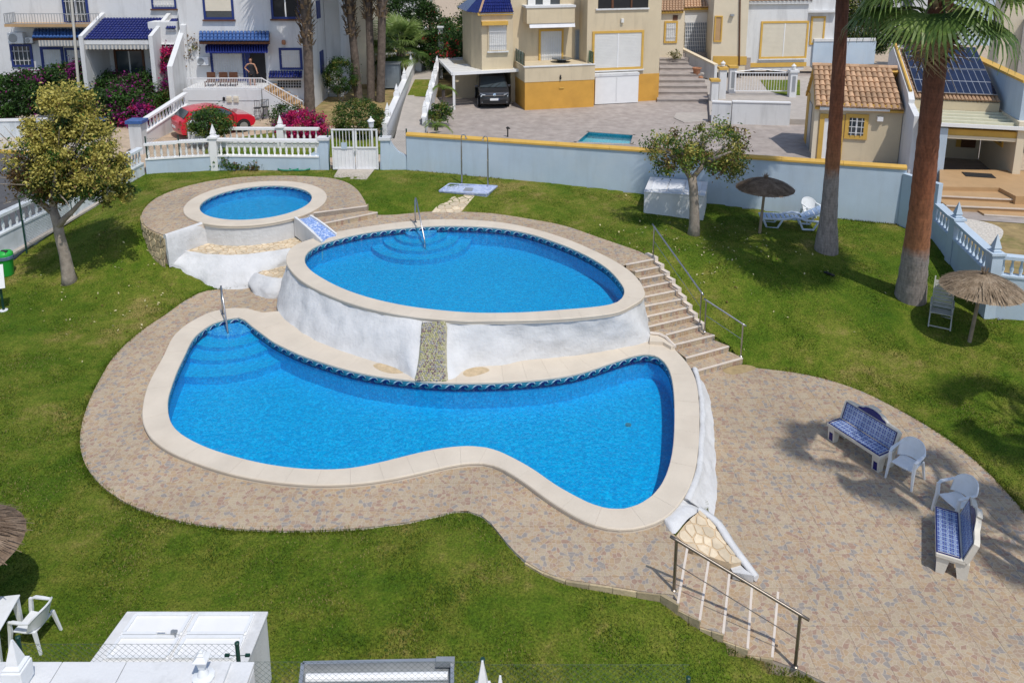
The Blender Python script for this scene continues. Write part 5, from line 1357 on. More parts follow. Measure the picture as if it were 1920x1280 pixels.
def tile_roof(root, name, A, B, C, D, nc, nr, m_, single=False, under=None):
	A, B, C, D = [Vector(p) for p in (A, B, C, D)]
	nrm = (B - A).cross(D - A).normalized()
	if nrm.z < 0: nrm = -nrm
	bd = MB(); off = nrm * .05; v = [A - off, B - off, C - off, D - off]; v2 = [p - nrm * .12 for p in v]
	bd.add(v + v2, [(0, 1, 2, 3), (7, 6, 5, 4), (0, 4, 5, 1), (1, 5, 6, 2), (2, 6, 7, 3), (3, 7, 4, 0)])
	base = bd.build(name, [under or m_], root)
	mb = MB(); w = (B - A).length / nc; share = None
	for r_ in range(nr):
		for c in range(nc):
			t0, t1 = r_ / nr, (r_ + 1.12) / nr; u = (c + .5) / nc
			p = (A.lerp(B, u)).lerp(D.lerp(C, u), t0); q = (A.lerp(B, u)).lerp(D.lerp(C, u), min(1, t1)); y = (q - p); l = y.length; y.normalize(); x = (B - A).normalized(); x = (x - y * x.dot(y)).normalized(); z = x.cross(y)
			mt = Matrix((x, y, z)).transposed()
			if single:
				if share is None: share = tile_mesh(w * 1.02, l, m_)
				o = bpy.data.objects.new('roof_tile', share); COL.objects.link(o); o.parent = base; o.location = p + nrm * (.0 + random.uniform(0, .008)); o.rotation_euler = (mt @ Matrix.Rotation(random.uniform(-.02, .02), 3, 'Z')).to_euler()
			else:
				seg = 4; rows = []
				for t, k in ((1, .85), (0, 1.0)): rows.append([p + mt @ Vector((-w / 2 * k * math.cos(math.pi * i / seg), l * t, .45 * w * math.sin(math.pi * i / seg) * k + .025 * (1 - t))) for i in range(seg + 1)])
				mb.loft(rows); mb.poly(rows[1])
	if not single: tag(mb.build('roof_tiles', [m_], base), kind='stuff')
	return base
def picket_rail(h, name, a, b, hh, n, m_='iron_white', bar=.02, top=.05):
	a, b = Vector(a), Vector(b); mb = MB(); up = Vector((0, 0, hh))
	mb.bar(a + up, b + up, top, top); mb.bar(a + Vector((0, 0, .06)), b + Vector((0, 0, .06)), .035)
	r = mb.build(name, [m_], h.root); mb = MB()
	for k in range(n + 1): p = a.lerp(b, k / n); mb.bar(p, p + up, bar)
	tag(mb.build('pickets', [m_], r), kind='stuff'); return r
def ac_unit(label, p, rz=0, s=1.0):
	t = thing('air_conditioner', label, 'air conditioner', p, rz)
	m = MB(); m.box((0, 0, .3 * s), (.8 * s, .3 * s, .58 * s)); m.build('casing', ['plastic'], t, bevel=.02)
	m = MB(); m.lathe([(.23 * s, 0), (.23 * s, .02), (.2 * s, .025)], 16); o = m.build('fan_grille', ['grey_metal'], t, (-.12 * s, -.15 * s, .3 * s)); o.rotation_euler = (R(90), 0, 0)
	m = MB()
	for x in (-.3, .3): m.bar((x * s, -.1, -.03), (x * s, .2, -.03), .04)
	m.build('bracket', ['grey_metal'], t)
# ---------- left row house (nearer unit with the terrace)
h = House('row_house', 'white row house with navy trim, blue tiled canopy and raised terrace', 'house', (-16, 44.2), 0, 1.5)
uL, uR = h.P(343, 120).x, h.P(587, 120).x
XR = uR - 16
h.cube('wall', uL, uR, 0, 7.5, 1.5, 9.6, 'white')
h.cube('side_block', uR + .02, uR + .9, 3.2, 9, 1.5, 9.4, 'white'); h.cube('side_block', uR + .92, uR + 2.1, 6.0, 12, 1.5, 9.2, 'cream_pale')
h.win((381,-14,438,37), 0, 'blue_paint', 'glass', .12, inner=(.28, 'shutter_cream'), sill='wood_brown')
h.win((508,-14,562,36), 0, 'blue_paint', 'dark', .12, split=1, sill='wood_brown')
h.win((524,90,567,131), 0, 'blue_paint', 'shutter', .13, grille=8)
h.win((396,96,460,152), 0, 'blue_paint', 'shutter', .13, grille=12, name='terrace_window')
h.box('door_opening', (470,97,498,158), -.03, .05, 'dark'); h.box('door_frame', (461,96,470,158), -.05, .04, 'blue_paint')
h.box('breeze_blocks', (520,149,565,166), -.06, .03, 'white')
lat = MB()
for i in range(9):
	for j in range(3):
		c0 = h.P(522.5 + i * 5, 152 + j * 5.4, -.08); lat.box(c0, (.10, .03, .12))
tag(lat.build('block_openings', ['dark'], h.root), kind='stuff')
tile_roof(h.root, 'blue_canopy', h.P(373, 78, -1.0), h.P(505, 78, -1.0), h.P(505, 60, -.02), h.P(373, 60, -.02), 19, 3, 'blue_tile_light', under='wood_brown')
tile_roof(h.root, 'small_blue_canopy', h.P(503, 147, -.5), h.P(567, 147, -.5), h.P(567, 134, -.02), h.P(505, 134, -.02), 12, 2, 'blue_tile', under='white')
aw = thing('awning', 'rolled navy awning with scalloped edge over the terrace', 'awning', Vector((h.P(445, 84, -.55).x - 16, 44.2 - .55, h.P(445, 84, -.55).z + 1.5)))
w_ = h.P(503, 84, -.55).x - h.P(386, 84, -.55).x
m = MB(); m.tube([(-w_ / 2, .2, .05), (w_ / 2, .2, .05)], .07, 8); m.build('roller', ['canvas_white'], aw)
m = MB()
for k in range(24):
	x0, x1 = -w_ / 2 + w_ * k / 24, -w_ / 2 + w_ * (k + 1) / 24
	m.poly([(x0, -.2, -.40), ((x0 + x1) / 2, -.2, -.46), (x1, -.2, -.40), (x1, -.18, -.1), (x1, .12, .02), (x0, .12, .02), (x0, -.18, -.1)])
m.build('canvas', ['awning_blue'], aw)
# terrace
dT = 42.17 - 44.2
h.box('terrace_wall', (345,168,491,222), dT, -.01, 'white', z0=1.45, z1=3.18)
tz = 3.18 - h.zb
t0, t1 = h.P(352, 167, dT + .1), h.P(492, 167, dT + .1)
h.cube('wall_groove', t0.x, t1.x - .2, dT - .012, dT, 2.55, 2.58, 'grey_metal')
picket_rail(h, 'terrace_railing', (t0.x, dT + .08, tz), (t1.x, dT + .08, tz), .6, 44)
s0 = h.P(491, 222, dT); s1 = h.P(562, 222, dT)
mb = MB(); v = [(t1.x, dT, 0), (t1.x + 2.1, dT, 0), (t1.x + 2.1, dT, .35), (t1.x, dT, tz)]
mb.add(v + [(x, -.02, z) for x, y, z in v], [(0, 1, 2, 3), (7, 6, 5, 4), (1, 5, 6, 2), (2, 6, 7, 3), (0, 4, 5, 1), (3, 7, 4, 0)]); mb.build('stair_side', ['white'], h.root)
for k in range(6):
	t = k / 6; mb = MB(); mb.bb((t1.x + 2.1 * t + .02, dT + .06, tz - (tz - .35) * t - .25), (t1.x + 2.1 * (t + 1 / 6), -.4, tz - (tz - .35) * t + .02)); mb.build('stair_step', ['terracotta_tan'], h.root)
picket_rail(h, 'stair_railing', (t1.x, dT + .04, tz), (t1.x + 2.15, dT + .04, .4), .62, 16)
# wing wall between the two units, sloping down to the terrace edge
mb = MB(); xw = h.P(366, 100, 0).x
v = [(-.05, .0, 0), (-.05, dT, 0), (-.05, dT, h.P(345, 125, dT).z), (-.05, .0, h.P(372, 56, 0).z)]
x_, q_ = uL + .12, .28
mb.add([(x_ - q_ / 2, y, z) for _, y, z in v] + [(x_ + q_ / 2, y, z) for _, y, z in v], [(0, 1, 2, 3), (7, 6, 5, 4), (1, 5, 6, 2), (2, 6, 7, 3), (3, 7, 4, 0), (0, 4, 5, 1)]); mb.build('wing_wall', ['white'], h.root)
# side windows on the receding flank
for z0, z1, y0, y1 in ((3.4, 4.7, 1.6, 2.4), (6.6, 7.6, 1.4, 2.2)):
	m = MB(); m.bb((uR - .02, y0, z0 - 1.5), (uR + .05, y1, z1 - 1.5)); m.build('shutter', ['blue_paint'], h.root)
m = MB(); m.bb((uR + .85, 4.4, 5.0), (uR + .95, 5.6, 6.0)); m.build('window', ['grey_metal'], h.root)
m = MB(); m.lathe([(.07, 0), (.11, .05), (.11, .2), (.07, .26)], 10, (h.P(532, 80, -.1).x, -.12, h.P(532, 84, -.1).z)); m.build('wall_lamp', ['pot'], h.root)
ac_unit('small white air conditioner on the terrace wing wall beside the window', Vector((h.P(383, 122, -.2).x - 16, 43.9, h.P(383, 122, -.2).z + 1.5)), 0, .8)
for i, px_ in enumerate((430, 443)):
	p = h.P(px_, 192, dT - .04); w = Vector((p.x - 16, 44.2 + dT - .04, p.z + 1.5))
	v_ = thing('wall_vent', ['cream plastic vent on the terrace wall nearer the meter box', 'cream plastic vent on the terrace wall nearer the bar stools'][i], 'vent', w, group='cream vents on the terrace wall')
	m = MB(); m.box((0, 0, .16), (.26, .06, .34)); m.build('vent_frame', ['shutter_cream'], v_)
	m = MB()
	for k in range(4): m.box((0, -.04, .06 + k * .065), (.2, .03, .03))
	m.build('vent_slats', ['shutter_cream'], v_)
p = h.P(420, 186, dT - .03); m = MB(); m.box((0, 0, 0), (.12, .06, .17)); m.lathe([(.05, .09), (.001, .13)], 6); tag(m.build('wall_light', ['dark'], None, Vector((p.x - 16, 44.2 + dT - .04, p.z + 1.5))), 'small black wall light on the terrace wall above the red car', 'wall light')
# ---------- second unit of the row, behind the shrubs
h1 = House('row_house', 'white row house with navy trim and blue tiled porch behind the shrubs', 'house', (-24, 46.0), 0, 1.3)
u0, u1 = h1.P(-60, 100).x, uL - 16 + 24 - .02
h1.cube('wall', u0, u1, 0, 7, 1.3, 9.6, 'white')
h1.win((118,-14,166,44), 0, 'blue_paint', 'glass', .13, split=1, grille=6, name='balcony_door', bars_m='iron_white')
h1.win((284,-14,330,17), 0, 'blue_paint', 'shutter', .1, grille=7, sill='wood_brown')
h1.win((21,83,62,126), 0, 'blue_paint', 'glass', .13, grille=4)
h1.win((79,88,122,152), 0, 'blue_paint', 'shutter', .16, grille=7, name='door', hbars=1)
h1.win((124,90,158,140), 0, 'blue_paint', 'shutter', .12, grille=5)
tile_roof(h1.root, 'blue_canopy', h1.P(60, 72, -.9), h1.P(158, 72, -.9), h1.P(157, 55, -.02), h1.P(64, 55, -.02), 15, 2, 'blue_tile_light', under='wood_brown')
h1.box('balcony_slab', (8,46,188,51), -1.0, 0, 'terracotta_tan')
a, b = h1.P(10, 47, -.95), h1.P(187, 47, -.95); picket_rail(h1, 'balcony_railing', a, b, .62, 34, 'grey_metal', .02, .03)
picket_rail(h1, 'balcony_railing', a, Vector((a.x, 0, a.z)), .62, 6, 'grey_metal', .02, .03)
mb = MB()
v0, v1 = h1.P(72, 76, -.85), h1.P(150, 86, -.85)
for k in range(26): mb.bb((v0.x + (v1.x - v0.x) * k / 26, -.86, v1.z + (0.0 if k % 2 else -.03)), (v0.x + (v1.x - v0.x) * (k + 1) / 26, -.84, v0.z), k % 2)
mb.build('striped_valance', ['awning_cream', 'grey_metal'], h1.root)
# porch
pd = -2.6
pA, pB, pC, pD = h1.P(157, 75, pd), h1.P(280, 75, pd), h1.P(309, 35, -.3), h1.P(199, 35, -.3)
pD.x, pC.x = pA.x + .05, pB.x - .05
tile_roof(h1.root, 'porch_roof', pA, pB, pC, pD, 20, 9, 'blue_tile', under='white')
h1.box('porch_fascia', (157,76,281,84), pd + .02, pd + .3, 'white')
for xx, nm in ((pA.x - .22, 0), (pB.x, 1)):
	mb = MB(); zt0, zt1 = pA.z + .22, pD.z + .3
	mb.add([(xx, pd - .1, 0), (xx, -.01, 0), (xx, -.01, zt1), (xx, pd - .1, zt0), (xx + .22, pd - .1, 0), (xx + .22, -.01, 0), (xx + .22, -.01, zt1), (xx + .22, pd - .1, zt0)], [(3, 2, 1, 0), (4, 5, 6, 7), (0, 4, 7, 3), (1, 2, 6, 5), (3, 7, 6, 2)]); mb.build('porch_wall', ['white'], h1.root)
mb = MB(); v0, v1 = h1.P(160, 85, pd), h1.P(279, 92, pd)
for k in range(34): mb.bb((v0.x + (v1.x - v0.x) * k / 34, pd - .02, v1.z + (0.0 if k % 2 else -.03)), (v0.x + (v1.x - v0.x) * (k + 1) / 34, pd, v0.z), k % 2)
mb.build('striped_valance', ['awning_cream', 'grey_metal'], h1.root)
h1.win((216,92,272,150), -.02, 'wood_brown', 'glass', .12, split=1, name='sliding_door')
m = MB(); m.box(h1.P(184, 104, -.06) , (.8, .04, .4)); m.build('wall_ornament', ['wood_brown'], h1.root)
# narrow strip with a small blue roof, then the parapet of the nearer unit
ns = h1.P(300, 60, -1.6)
h1.box('entry_block', (282,42,336,150), -1.6, 0, 'white', z0=1.3)
tile_roof(h1.root, 'small_blue_roof', h1.P(310, 55, -1.75), h1.P(329, 55, -1.75), h1.P(334, 36, -1.0), h1.P(322, 36, -1.0), 4, 3, 'blue_tile', under='white')
h1.win((298,82,336,103), -1.62, 'paint', 'dark', .05, grille=4, hbars=2)
mb = MB(); m0, m1 = h1.P(337, 48, -2.0), h1.P(365, 26, -.2)
mb.add([(m0.x, -2.0, 0), (m0.x, -.02, 0), (m0.x, -.02, m1.z), (m0.x, -2.0, m0.z), (m0.x + .3, -2.0, 0), (m0.x + .3, -.02, 0), (m0.x + .3, -.02, m1.z), (m0.x + .3, -2.0, m0.z)], [(3, 2, 1, 0), (4, 5, 6, 7), (0, 4, 7, 3), (1, 2, 6, 5), (3, 7, 6, 2)]); mb.build('parapet', ['white'], h1.root)
ac_unit('large white air conditioner above the navy window at the road end', Vector((h1.P(33, 81, -.2).x - 24, 45.8, h1.P(33, 82, -.2).z + 1.3)), 0, 1.1)
ac_unit('smaller air conditioner beside the blue canopy of the porch house', Vector((h1.P(56, 81, -.2).x - 24, 45.8, h1.P(56, 81, -.2).z + 1.3)), 0, .55)
# ---------- cream house with ochre base in the middle
hy = House('villa', 'cream villa with ochre base, glass railed terrace and white shutters', 'house', G(984, 207, 1.2).to_2d(), R(13.5), 1.2)
tw = hy.P(1114, 165, 0).x
zt_, zm_ = hy.P(984, 127, 0).z + 1.2, hy.P(984, 155, 0).z + 1.2
hy.cube('terrace_base', 0, tw, 0, 2.4, 1.2, zm_, 'ochre'); hy.cube('terrace_parapet', -.02, tw + .02, -.02, 2.4, zm_, zt_, 'cream')
hy.cube('parapet_coping', -.06, tw + .06, -.06, .22, zt_, zt_ + .05, 'white')
m = MB(); m.box(hy.P(1053, 165, -.03), (.3, .03, .08)); m.build('wall_plate', ['ochre_trim'], hy.root)
m = MB(); m.lathe([(.05, 0), (.06, .1), (.03, .16), (.05, .2), (.001, .28)], 8, hy.P(1051, 149, -.06)); m.build('wall_lamp', ['black_plastic'], hy.root)
# right block
u0, u1 = hy.P(1100, 100, .9).x, hy.P(1237, 100, .9).x
zb_ = hy.P(1180, 140, .9).z + 1.2
hy.cube('wall', u0, u1, .9, 8, zb_, 9.5, 'cream'); hy.cube('ochre_base', u0 + .02, u1 + .02, .88, 7.9, 1.2, zb_, 'ochre')
hy.win((1110,58,1206,131), .9, 'ochre_trim', 'shutter', .14, split=1, sill='white', name='terrace_window')
hy.box('shutter_box', (1116,142,1197,192), .45, .88, 'paint', z0=1.24); hy.box('shutter_box_lid', (1114,138,1199,143), .42, .88, 'white')
hy.box('shutter_box_joint', (1155,145,1157,190), .435, .45, 'white')
hy.box('balcony_opening', (1122,-20,1216,16), .88, 1.2, 'dark'); hy.box('balcony_parapet_coping', (1118,16,1218,19), .8, 1.1, 'white')
m = MB(); m.box(hy.P(1167, 39, .82), (.16, .12, .24)); m.build('wall_lamp', ['shutter'], hy.root)
for r in ((1147,-14,1151,16), (1183,-14,1186,16)): hy.box('balcony_post', r, .84, .9, 'wood_brown')
# middle facade with balcony
u0m, u1m = hy.P(958, 60, 2.4).x, u0
hy.cube('wall', u0m, u1m, 2.42, 8, 1.2, 9.5, 'cream')
hy.win((1010,55,1056,122), 2.4, 'ochre_trim', 'shutter', .12, grille=9, name='terrace_door')
hy.win((1078,56,1096,125), 2.38, 'grey_metal', 'tank', .06, name='door')
hy.box('balcony', (988,14,1078,44), 1.5, 2.42, 'cream'); hy.box('balcony_coping', (986,11,1080,15), 1.45, 2.42, 'white')
hy.box('balcony_window', (990,-22,1050,12), 2.3, 2.42, 'glass')
for r in ((990,-22,1004,12), (1018,-22,1032,12)): hy.box('curtain', r, 2.26, 2.3, 'shutter')
a = thing('awning', 'folded white awning under the villa balcony', 'awning', Vector((*(hy.o + hy.u * hy.P(1035, 46, 1.6).x + hy.n * 1.6), hy.P(1035, 46, 1.6).z + 1.2)), hy.ang)
w_ = hy.P(1078, 46, 1.6).x - hy.P(993, 46, 1.6).x
m = MB(); m.box((0, .1, .12), (w_, .3, .12)); m.build('cassette', ['paint'], a); m = MB(); m.add([(-w_ / 2, -.15, -.18), (w_ / 2, -.15, -.18), (w_ / 2, -.05, .05), (-w_ / 2, -.05, .05), (-w_ / 2, .2, .06), (w_ / 2, .2, .06)], [(0, 1, 2, 3), (3, 2, 5, 4)]); m.build('canvas', ['canvas_white'], a)
# left bay under a hipped blue roof
b0, b1 = hy.P(903, 60, 1.9).x, hy.P(962, 60, 1.9).x
hy.cube('bay_undercroft', b0 - 1.2, b1, 4.4, 6, 1.2, 3.4, 'cream'); hy.cube('bay_wall', b0, b1, 1.9, 6, 3.36, hy.P(930, 24, 1.9).z + 1.2, 'cream')
mb = MB(); c0_ = hy.P(884, 60, 2.9); mb.add([(b0, 1.92, 2.16), (c0_.x, 3.0, 2.16), (c0_.x, 3.0, hy.P(930, 24, 1.9).z - .02), (b0, 1.92, hy.P(930, 24, 1.9).z - .02), (c0_.x, 6, 2.16), (c0_.x, 6, hy.P(930, 24, 1.9).z - .02)], [(0, 3, 2, 1), (1, 2, 5, 4)]); mb.build('bay_side', ['cream'], hy.root)
hy.win((915,46,951,96), 1.88, 'cream', 'shutter', .05, grille=9, sill='white'); hy.box('window_hood', (904,41,953,48), 1.6, 1.9, 'ochre_trim'); hy.box('bay_cornice', (896,24,962,29), 1.75, 1.9, 'ochre_trim')
rt = hy.P(930, 24, 1.9).z; apex = Vector((b0 + 1.0, 4.0, rt + 1.5))
tile_roof(hy.root, 'blue_roof', (b0 - .15, 1.7, rt), (b1, 1.7, rt), (b1, 4.0, rt + 1.5), (b0 + .9, 4.0, rt + 1.5), 14, 9, 'blue_tile', under='white')
mb = MB(); mb.add([(b0 - .15, 1.7, rt), (c0_.x - .3, 3.0, rt), (c0_.x - .3, 6.2, rt), (b0 + .9, 4.0, rt + 1.5)], [(0, 3, 1), (1, 3, 2)]); mb.build('hip_roof', ['blue_tile'], hy.root)
m = MB(); m.tube([(b0 - .15, 1.7, rt + .06), (b0 + .9, 4.0, rt + 1.56)], .07, 6); m.build('hip_ridge', ['terracotta'], hy.root)
# glass panels of the terrace
M['green_glass'] = water_mat('green_tinted_glass', (.45, .72, .66), 0.0, 1)
zt = zt_ - 1.2 + .05
for k in range(4):
	m = MB(); y0 = .25 + k * .52; m.bb((.02, y0, zt), (.045, y0 + .47, zt + .75)); m.build('glass_panel', ['green_glass'], hy.root)
	m = MB(); m.bb((.0, y0 + .48, zt), (.06, y0 + .51, zt + .78)); m.build('glass_post', ['alu'], hy.root)
for k in range(2):
	m = MB(); m.bb((tw - .06, .15 + k * .38, zt), (tw - .035, .5 + k * .38, zt + .7)); m.build('glass_panel', ['green_glass'], hy.root)
# shaded table on the terrace
p = hy.H(1053, 124, zt_ - .55); tb = thing('terrace_table', 'round table with dark cover on the villa terrace', 'table', Vector((*(hy.o + hy.u * hy.P(1053, 110, 1.5).x + hy.n * 1.5), zt_ - .75)))
m = MB(); m.lathe([(.6, .95), (.62, .97), (.6, 1.0)], 16); m.build('tabletop', ['glass'], tb); m = MB(); m.lathe([(.38, 0), (.3, .3), (.33, .6), (.25, .94)], 12); m.build('pedestal', ['black_plastic'], tb)
# ---------- carport with white frame
zc = 3.33
cp_ = [G(848, 139, zc), G(984, 131.5, zc), G(948, 108, zc), G(822, 111, zc)]
ct = thing('carport', 'flat white carport roof on slim posts over the dark van', 'carport', (*(sum(cp_, Vector()) / 4).to_2d(), 1.2)); o = ct.location.copy(); q = [p - o for p in cp_]
mb = MB()
for a, b in zip(q, q[1:] + q[:1]): mb.bar(a, b, .12, .16)
mb.build('roof_frame', ['paint'], ct)
for k in range(9):
	t0, t1 = k / 9 + .008, (k + 1) / 9 - .008; m = MB(); m.add([q[0].lerp(q[3], t0) + Vector((0, 0, .05)), q[1].lerp(q[2], t0) + Vector((0, 0, .05)), q[1].lerp(q[2], t1) + Vector((0, 0, .05)), q[0].lerp(q[3], t1) + Vector((0, 0, .05)), q[0].lerp(q[3], t0), q[1].lerp(q[2], t0), q[1].lerp(q[2], t1), q[0].lerp(q[3], t1)], [(0, 1, 2, 3), (7, 6, 5, 4), (0, 4, 5, 1), (2, 6, 7, 3), (0, 3, 7, 4), (1, 5, 6, 2)]); m.build('roof_panel', ['shutter'], ct)
for p in (q[0], q[3] + Vector((.1, 0, 0))):
	m = MB(); m.bar((p.x + .08, p.y + .05, 0), (p.x + .08, p.y + .05, p.z), .14); m.build('post', ['paint'], ct)
p = G(828, 120, 2.2); m = MB(); m.box((0, 0, 1.2), (.3, .3, 2.6)); m.box((0, 0, 2.56), (.42, .42, .1)); tag(m.build('white_pillar', ['white'], None, W(827, 112, q[3].y + o.y + .8) - Vector((0, 0, .4))), 'tall plain white pillar rising behind the carport corner', 'pillar')
# ---------- outdoor stairs of the courtyard
rows = [(186,1232,1331),(172,1233,1327),(161,1234,1326),(150,1235,1322),(139,1236,1315),(127,1237,1302),(117,1237,1292),(110,1237,1284)]
nn2 = []
for k, (y, x0, x1) in enumerate(rows): z = 1.2 + .2 * (k + 1); nn2.append((G(x0, y, z), G(x1, y, z), z))
cs = thing('steps', 'wide mauve paved steps climbing from the courtyard to the cream entrance', 'steps', (*((nn2[0][0] + nn2[0][1]) / 2).to_2d(), 1.2)); o = cs.location.copy()
for k, (a, b, z) in enumerate(nn2):
	c, d = (nn2[k + 1][0], nn2[k + 1][1]) if k < 7 else (a + Vector((.3, 2.5, 0)), b + Vector((.3, 2.5, 0)))
	m = MB(); m.prism([(p.x - o.x, p.y - o.y) for p in (a, b, d + Vector((0, .05, 0)), c + Vector((0, .05, 0)))], 0, z - 1.2); m.build('step', ['mauve_paving'], cs)
	m = MB(); m.bar(a - o + Vector((0, -.01, -.03)), b - o + Vector((0, -.01, -.03)), .04, .05); m.build('step_nosing', ['concrete'], cs)
a = G(1222, 178, 1.2); m = MB(); m.box((0, 0, .12), (1.1, .9, .24)); m.box((.35, -.6, .06), (1.3, .5, .12)); tag(m.build('stone_step', ['mauve_paving'], None, a), 'low paved step block at the villa corner beside the wide steps', 'steps')
# ---------- cream house B at the top of the stairs
zB = 2.8
hb = House('bungalow', 'cream bungalow with terracotta roof and a white folding grille door', 'house', G(1240, 108, zB).to_2d(), R(8), zB)
hb.box('wall', (1238,22,1282,112), 0, 5, 'cream_pale', z0=2.6); hb.win((1245,40,1270,81), -.01, 'ochre_trim', 'shutter', .13, grille=5)
hb.box('wall', (1279,14,1344,102), 1.0, 5, 'cream_pale', z0=2.6); hb.box('door_wall', (1284,24,1336,42), .95, 1.0, 'shutter')
gr = MB(); a, b = hb.P(1282, 100, .9), hb.P(1336, 42, .9)
for k in range(15):
	x = a.x + (b.x - a.x) * (k + .5) / 15; gr.bar((x, .9, a.z), (x, .9, b.z), .03)
for k in range(9): z = a.z + (b.z - a.z) * k / 8; gr.bar((a.x, .89, z), (b.x, .89, z), .025, up=(0, 1, 0))
tag(gr.build('folding_grille', ['iron_white'], hb.root), kind='stuff'); hb.box('door_glass', (1284,43,1334,100), .96, .99, 'tank')
tile_roof(hb.root, 'terracotta_roof', hb.P(1238, 22, -.3), hb.P(1282, 21, -.3), hb.P(1282, -12, 2.5), hb.P(1240, -12, 2.5), 8, 8, 'terracotta', under='ochre_trim')
tile_roof(hb.root, 'terracotta_roof', hb.P(1283, 16, .7), hb.P(1346, 14, .7), hb.P(1340, -14, 3.2), hb.P(1283, -14, 3.2), 11, 7, 'terracotta', under='ochre_trim')
hb.box('plaque', (1262,29,1271,38), -.04, 0, 'wood_brown'); hb.box('door_step', (1280,100,1340,106), .3, 1.0, 'mauve_paving')
# its side wing running right, with a narrow ochre window
e0 = hb.P(1338, 100, 1.0); hs = House('bungalow_wing', 'plain cream side wall with a narrow ochre framed window and drainpipe', 'house', G(1338, 112, zB).to_2d(), R(-4), 2.0)
hs.box('wall', (1337,-30,1402,118), 0, 4, 'cream_pale', z0=1.9); hs.win((1339,30,1354,79), -.01, 'ochre_trim', 'terracotta_tan', .09); hs.box('base_band', (1337,106,1400,122), -.04, 0, 'ochre_trim')
m = MB(); m.tube([hs.P(1388, -20, -.08), hs.P(1386, 124, -.08)], .05, 6); m.build('drainpipe', ['wood_brown'], hs.root)
m = MB(); m.box(hs.P(1373, 29, -.12), (.25, .2, .14)); m.build('wall_lamp', ['grey_metal'], hs.root)
ramp_wall('grey rendered ramp wall beside the wide courtyard steps', G(1274, 104, 2.75), G(1342, 138, 2.0), .55, .25, 'white', fm='cream_pale')
# ---------- white house C
zC = 1.9
hc = House('white_house', 'white house with a wide cream shuttered window in a mustard frame', 'house', G(1420, 130, zC).to_2d(), R(6), zC)
hc.box('wall', (1400,4,1512,122), 0, 7, 'white', z0=1.8); hc.box('cornice', (1396,2,1520,8), -.2, 0, 'white')
hc.win((1425,40,1514,110), -.01, 'ochre_trim', 'shutter_cream', .14, split=1, sill='white')
tile_roof(hc.root, 'terracotta_roof', hc.P(1400, 3, -.25), hc.P(1524, 1, -.25), hc.P(1520, -30, 3), hc.P(1402, -30, 3), 16, 5, 'terracotta', under='white')
hc.box('recess_wall', (1512,-30,1585,110), 1.6, 6, 'white', z0=1.8); hc.win((1519,31,1546,84), 1.58, 'ochre_trim', 'shutter_cream', .14, name='door'); hc.box('lintel', (1512,20,1572,24), 1.2, 1.6, 'white')
hc.box('base_band', (1400,118,1512,126), -.05, 0, 'ochre_trim')
hp = House('parapet_terrace', 'pale blue terrace parapet projecting beside the white house', 'wall', G(1530, 122, zC).to_2d(), R(4), zC)
a, b = hp.P(1528, 120, 0), hp.P(1641, 75, 0)
hp.box('front_wall', (1528,77,1641,121), 0, .22, 'bluewhite'); hp.cube('side_wall', a.x - .22, a.x - .01, -.01, 3.2, zC, b.z + zC, 'bluewhite')
hp.box('parapet_coping', (1527,73,1642,78), -.05, .27, 'white'); hp.cube('terrace_floor', a.x, b.x, .22, 3.2, zC - .1, b.z + zC - .9, 'concrete')
# gate, low walls and piers in front of it
gate('wide white sliding gate with upright bars before the side garden', 1378, 1479, 136, 172, G(1425, 178, 1.55).y, None, 20, 1, cat='gate')
m = MB(); Y = G(1425, 178, 1.55).y; a, b, c = W(1378, 135, Y), W(1425, 130, Y), W(1479, 135, Y); m.tube([a, b, c], .03, 5); tag(m.build('gate_arch_rail', ['iron_white']), 'thin white rail bowed along the top of the sliding gate', 'rail')
for px_, yt, yb, lab, cap in ((1338, 152, 190, 'square white pier with a mustard cap beside the wide steps', 'ochre_trim'), (1352, 130, 186, 'taller white pier carrying a small lamp beside the sliding gate', 'ochre_trim'), (1371, 127, 176, 'white louvred pier hinging the sliding gate', 'ochre_trim'), (1484, 135, 183, 'white louvred pier at the closing end of the sliding gate', 'white')):
	b = G(px_, yb, 1.45); t = W(px_, yt, b.y); r_ = thing('gate_pier', lab, 'pier', b, group='white piers round the sliding gate'); hh = t.z - b.z
	m = MB(); m.box((0, 0, hh / 2), (.42, .42, hh)); m.build('pier', ['white'], r_); m = MB(); m.box((0, 0, hh + .06), (.56, .56, .14)); m.build('pier_cap', [cap], r_)
	if 'louvred' in lab:
		m = MB(); m.box((0, -.215, hh * .55), (.2, .02, hh * .6)); m.build('louvre', ['grey_metal'], r_)
	if 'lamp' in lab or 'closing' in lab:
		m = MB(); m.lathe([(.05, .13), (.12, .2), (.12, .34), (.16, .36), (.001, .52)], 8, (0, 0, hh)); m.build('lantern', ['shutter'], r_)
a, b = G(1333, 231, 1.2), G(1371, 233, 1.2); c = G(1480, 236, 1.2)
def yard_wall(label, p, q, zt0, th=.25, m_='white'):
	r_ = thing('yard_wall', label, 'wall', (p + q) / 2); o = r_.location.copy(); m = MB(); z0 = -.1
	e = (q - p).normalized(); nr = Vector((-e.y, e.x, 0)) * th; v = [p - o, q - o, q - o + nr, p - o + nr]
	m.add([x + Vector((0, 0, z0)) for x in v] + [x + Vector((0, 0, zt0)) for x in v], [(3, 2, 1, 0), (4, 5, 6, 7), (0, 1, 5, 4), (1, 2, 6, 5), (2, 3, 7, 6), (3, 0, 4, 7)]); m.build('wall_body', [m_], r_)
	m = MB(); m.bar((v[0] + v[3]) / 2 + Vector((0, 0, zt0 + .03)), (v[1] + v[2]) / 2 + Vector((0, 0, zt0 + .03)), th + .08, .06); m.build('wall_coping', ['paint'], r_); return r_
yard_wall('low white yard wall at the turning of the courtyard beside the steps', a, b + Vector((-.05, 0, 0)), W(1352, 192, a.y).z - 1.2)
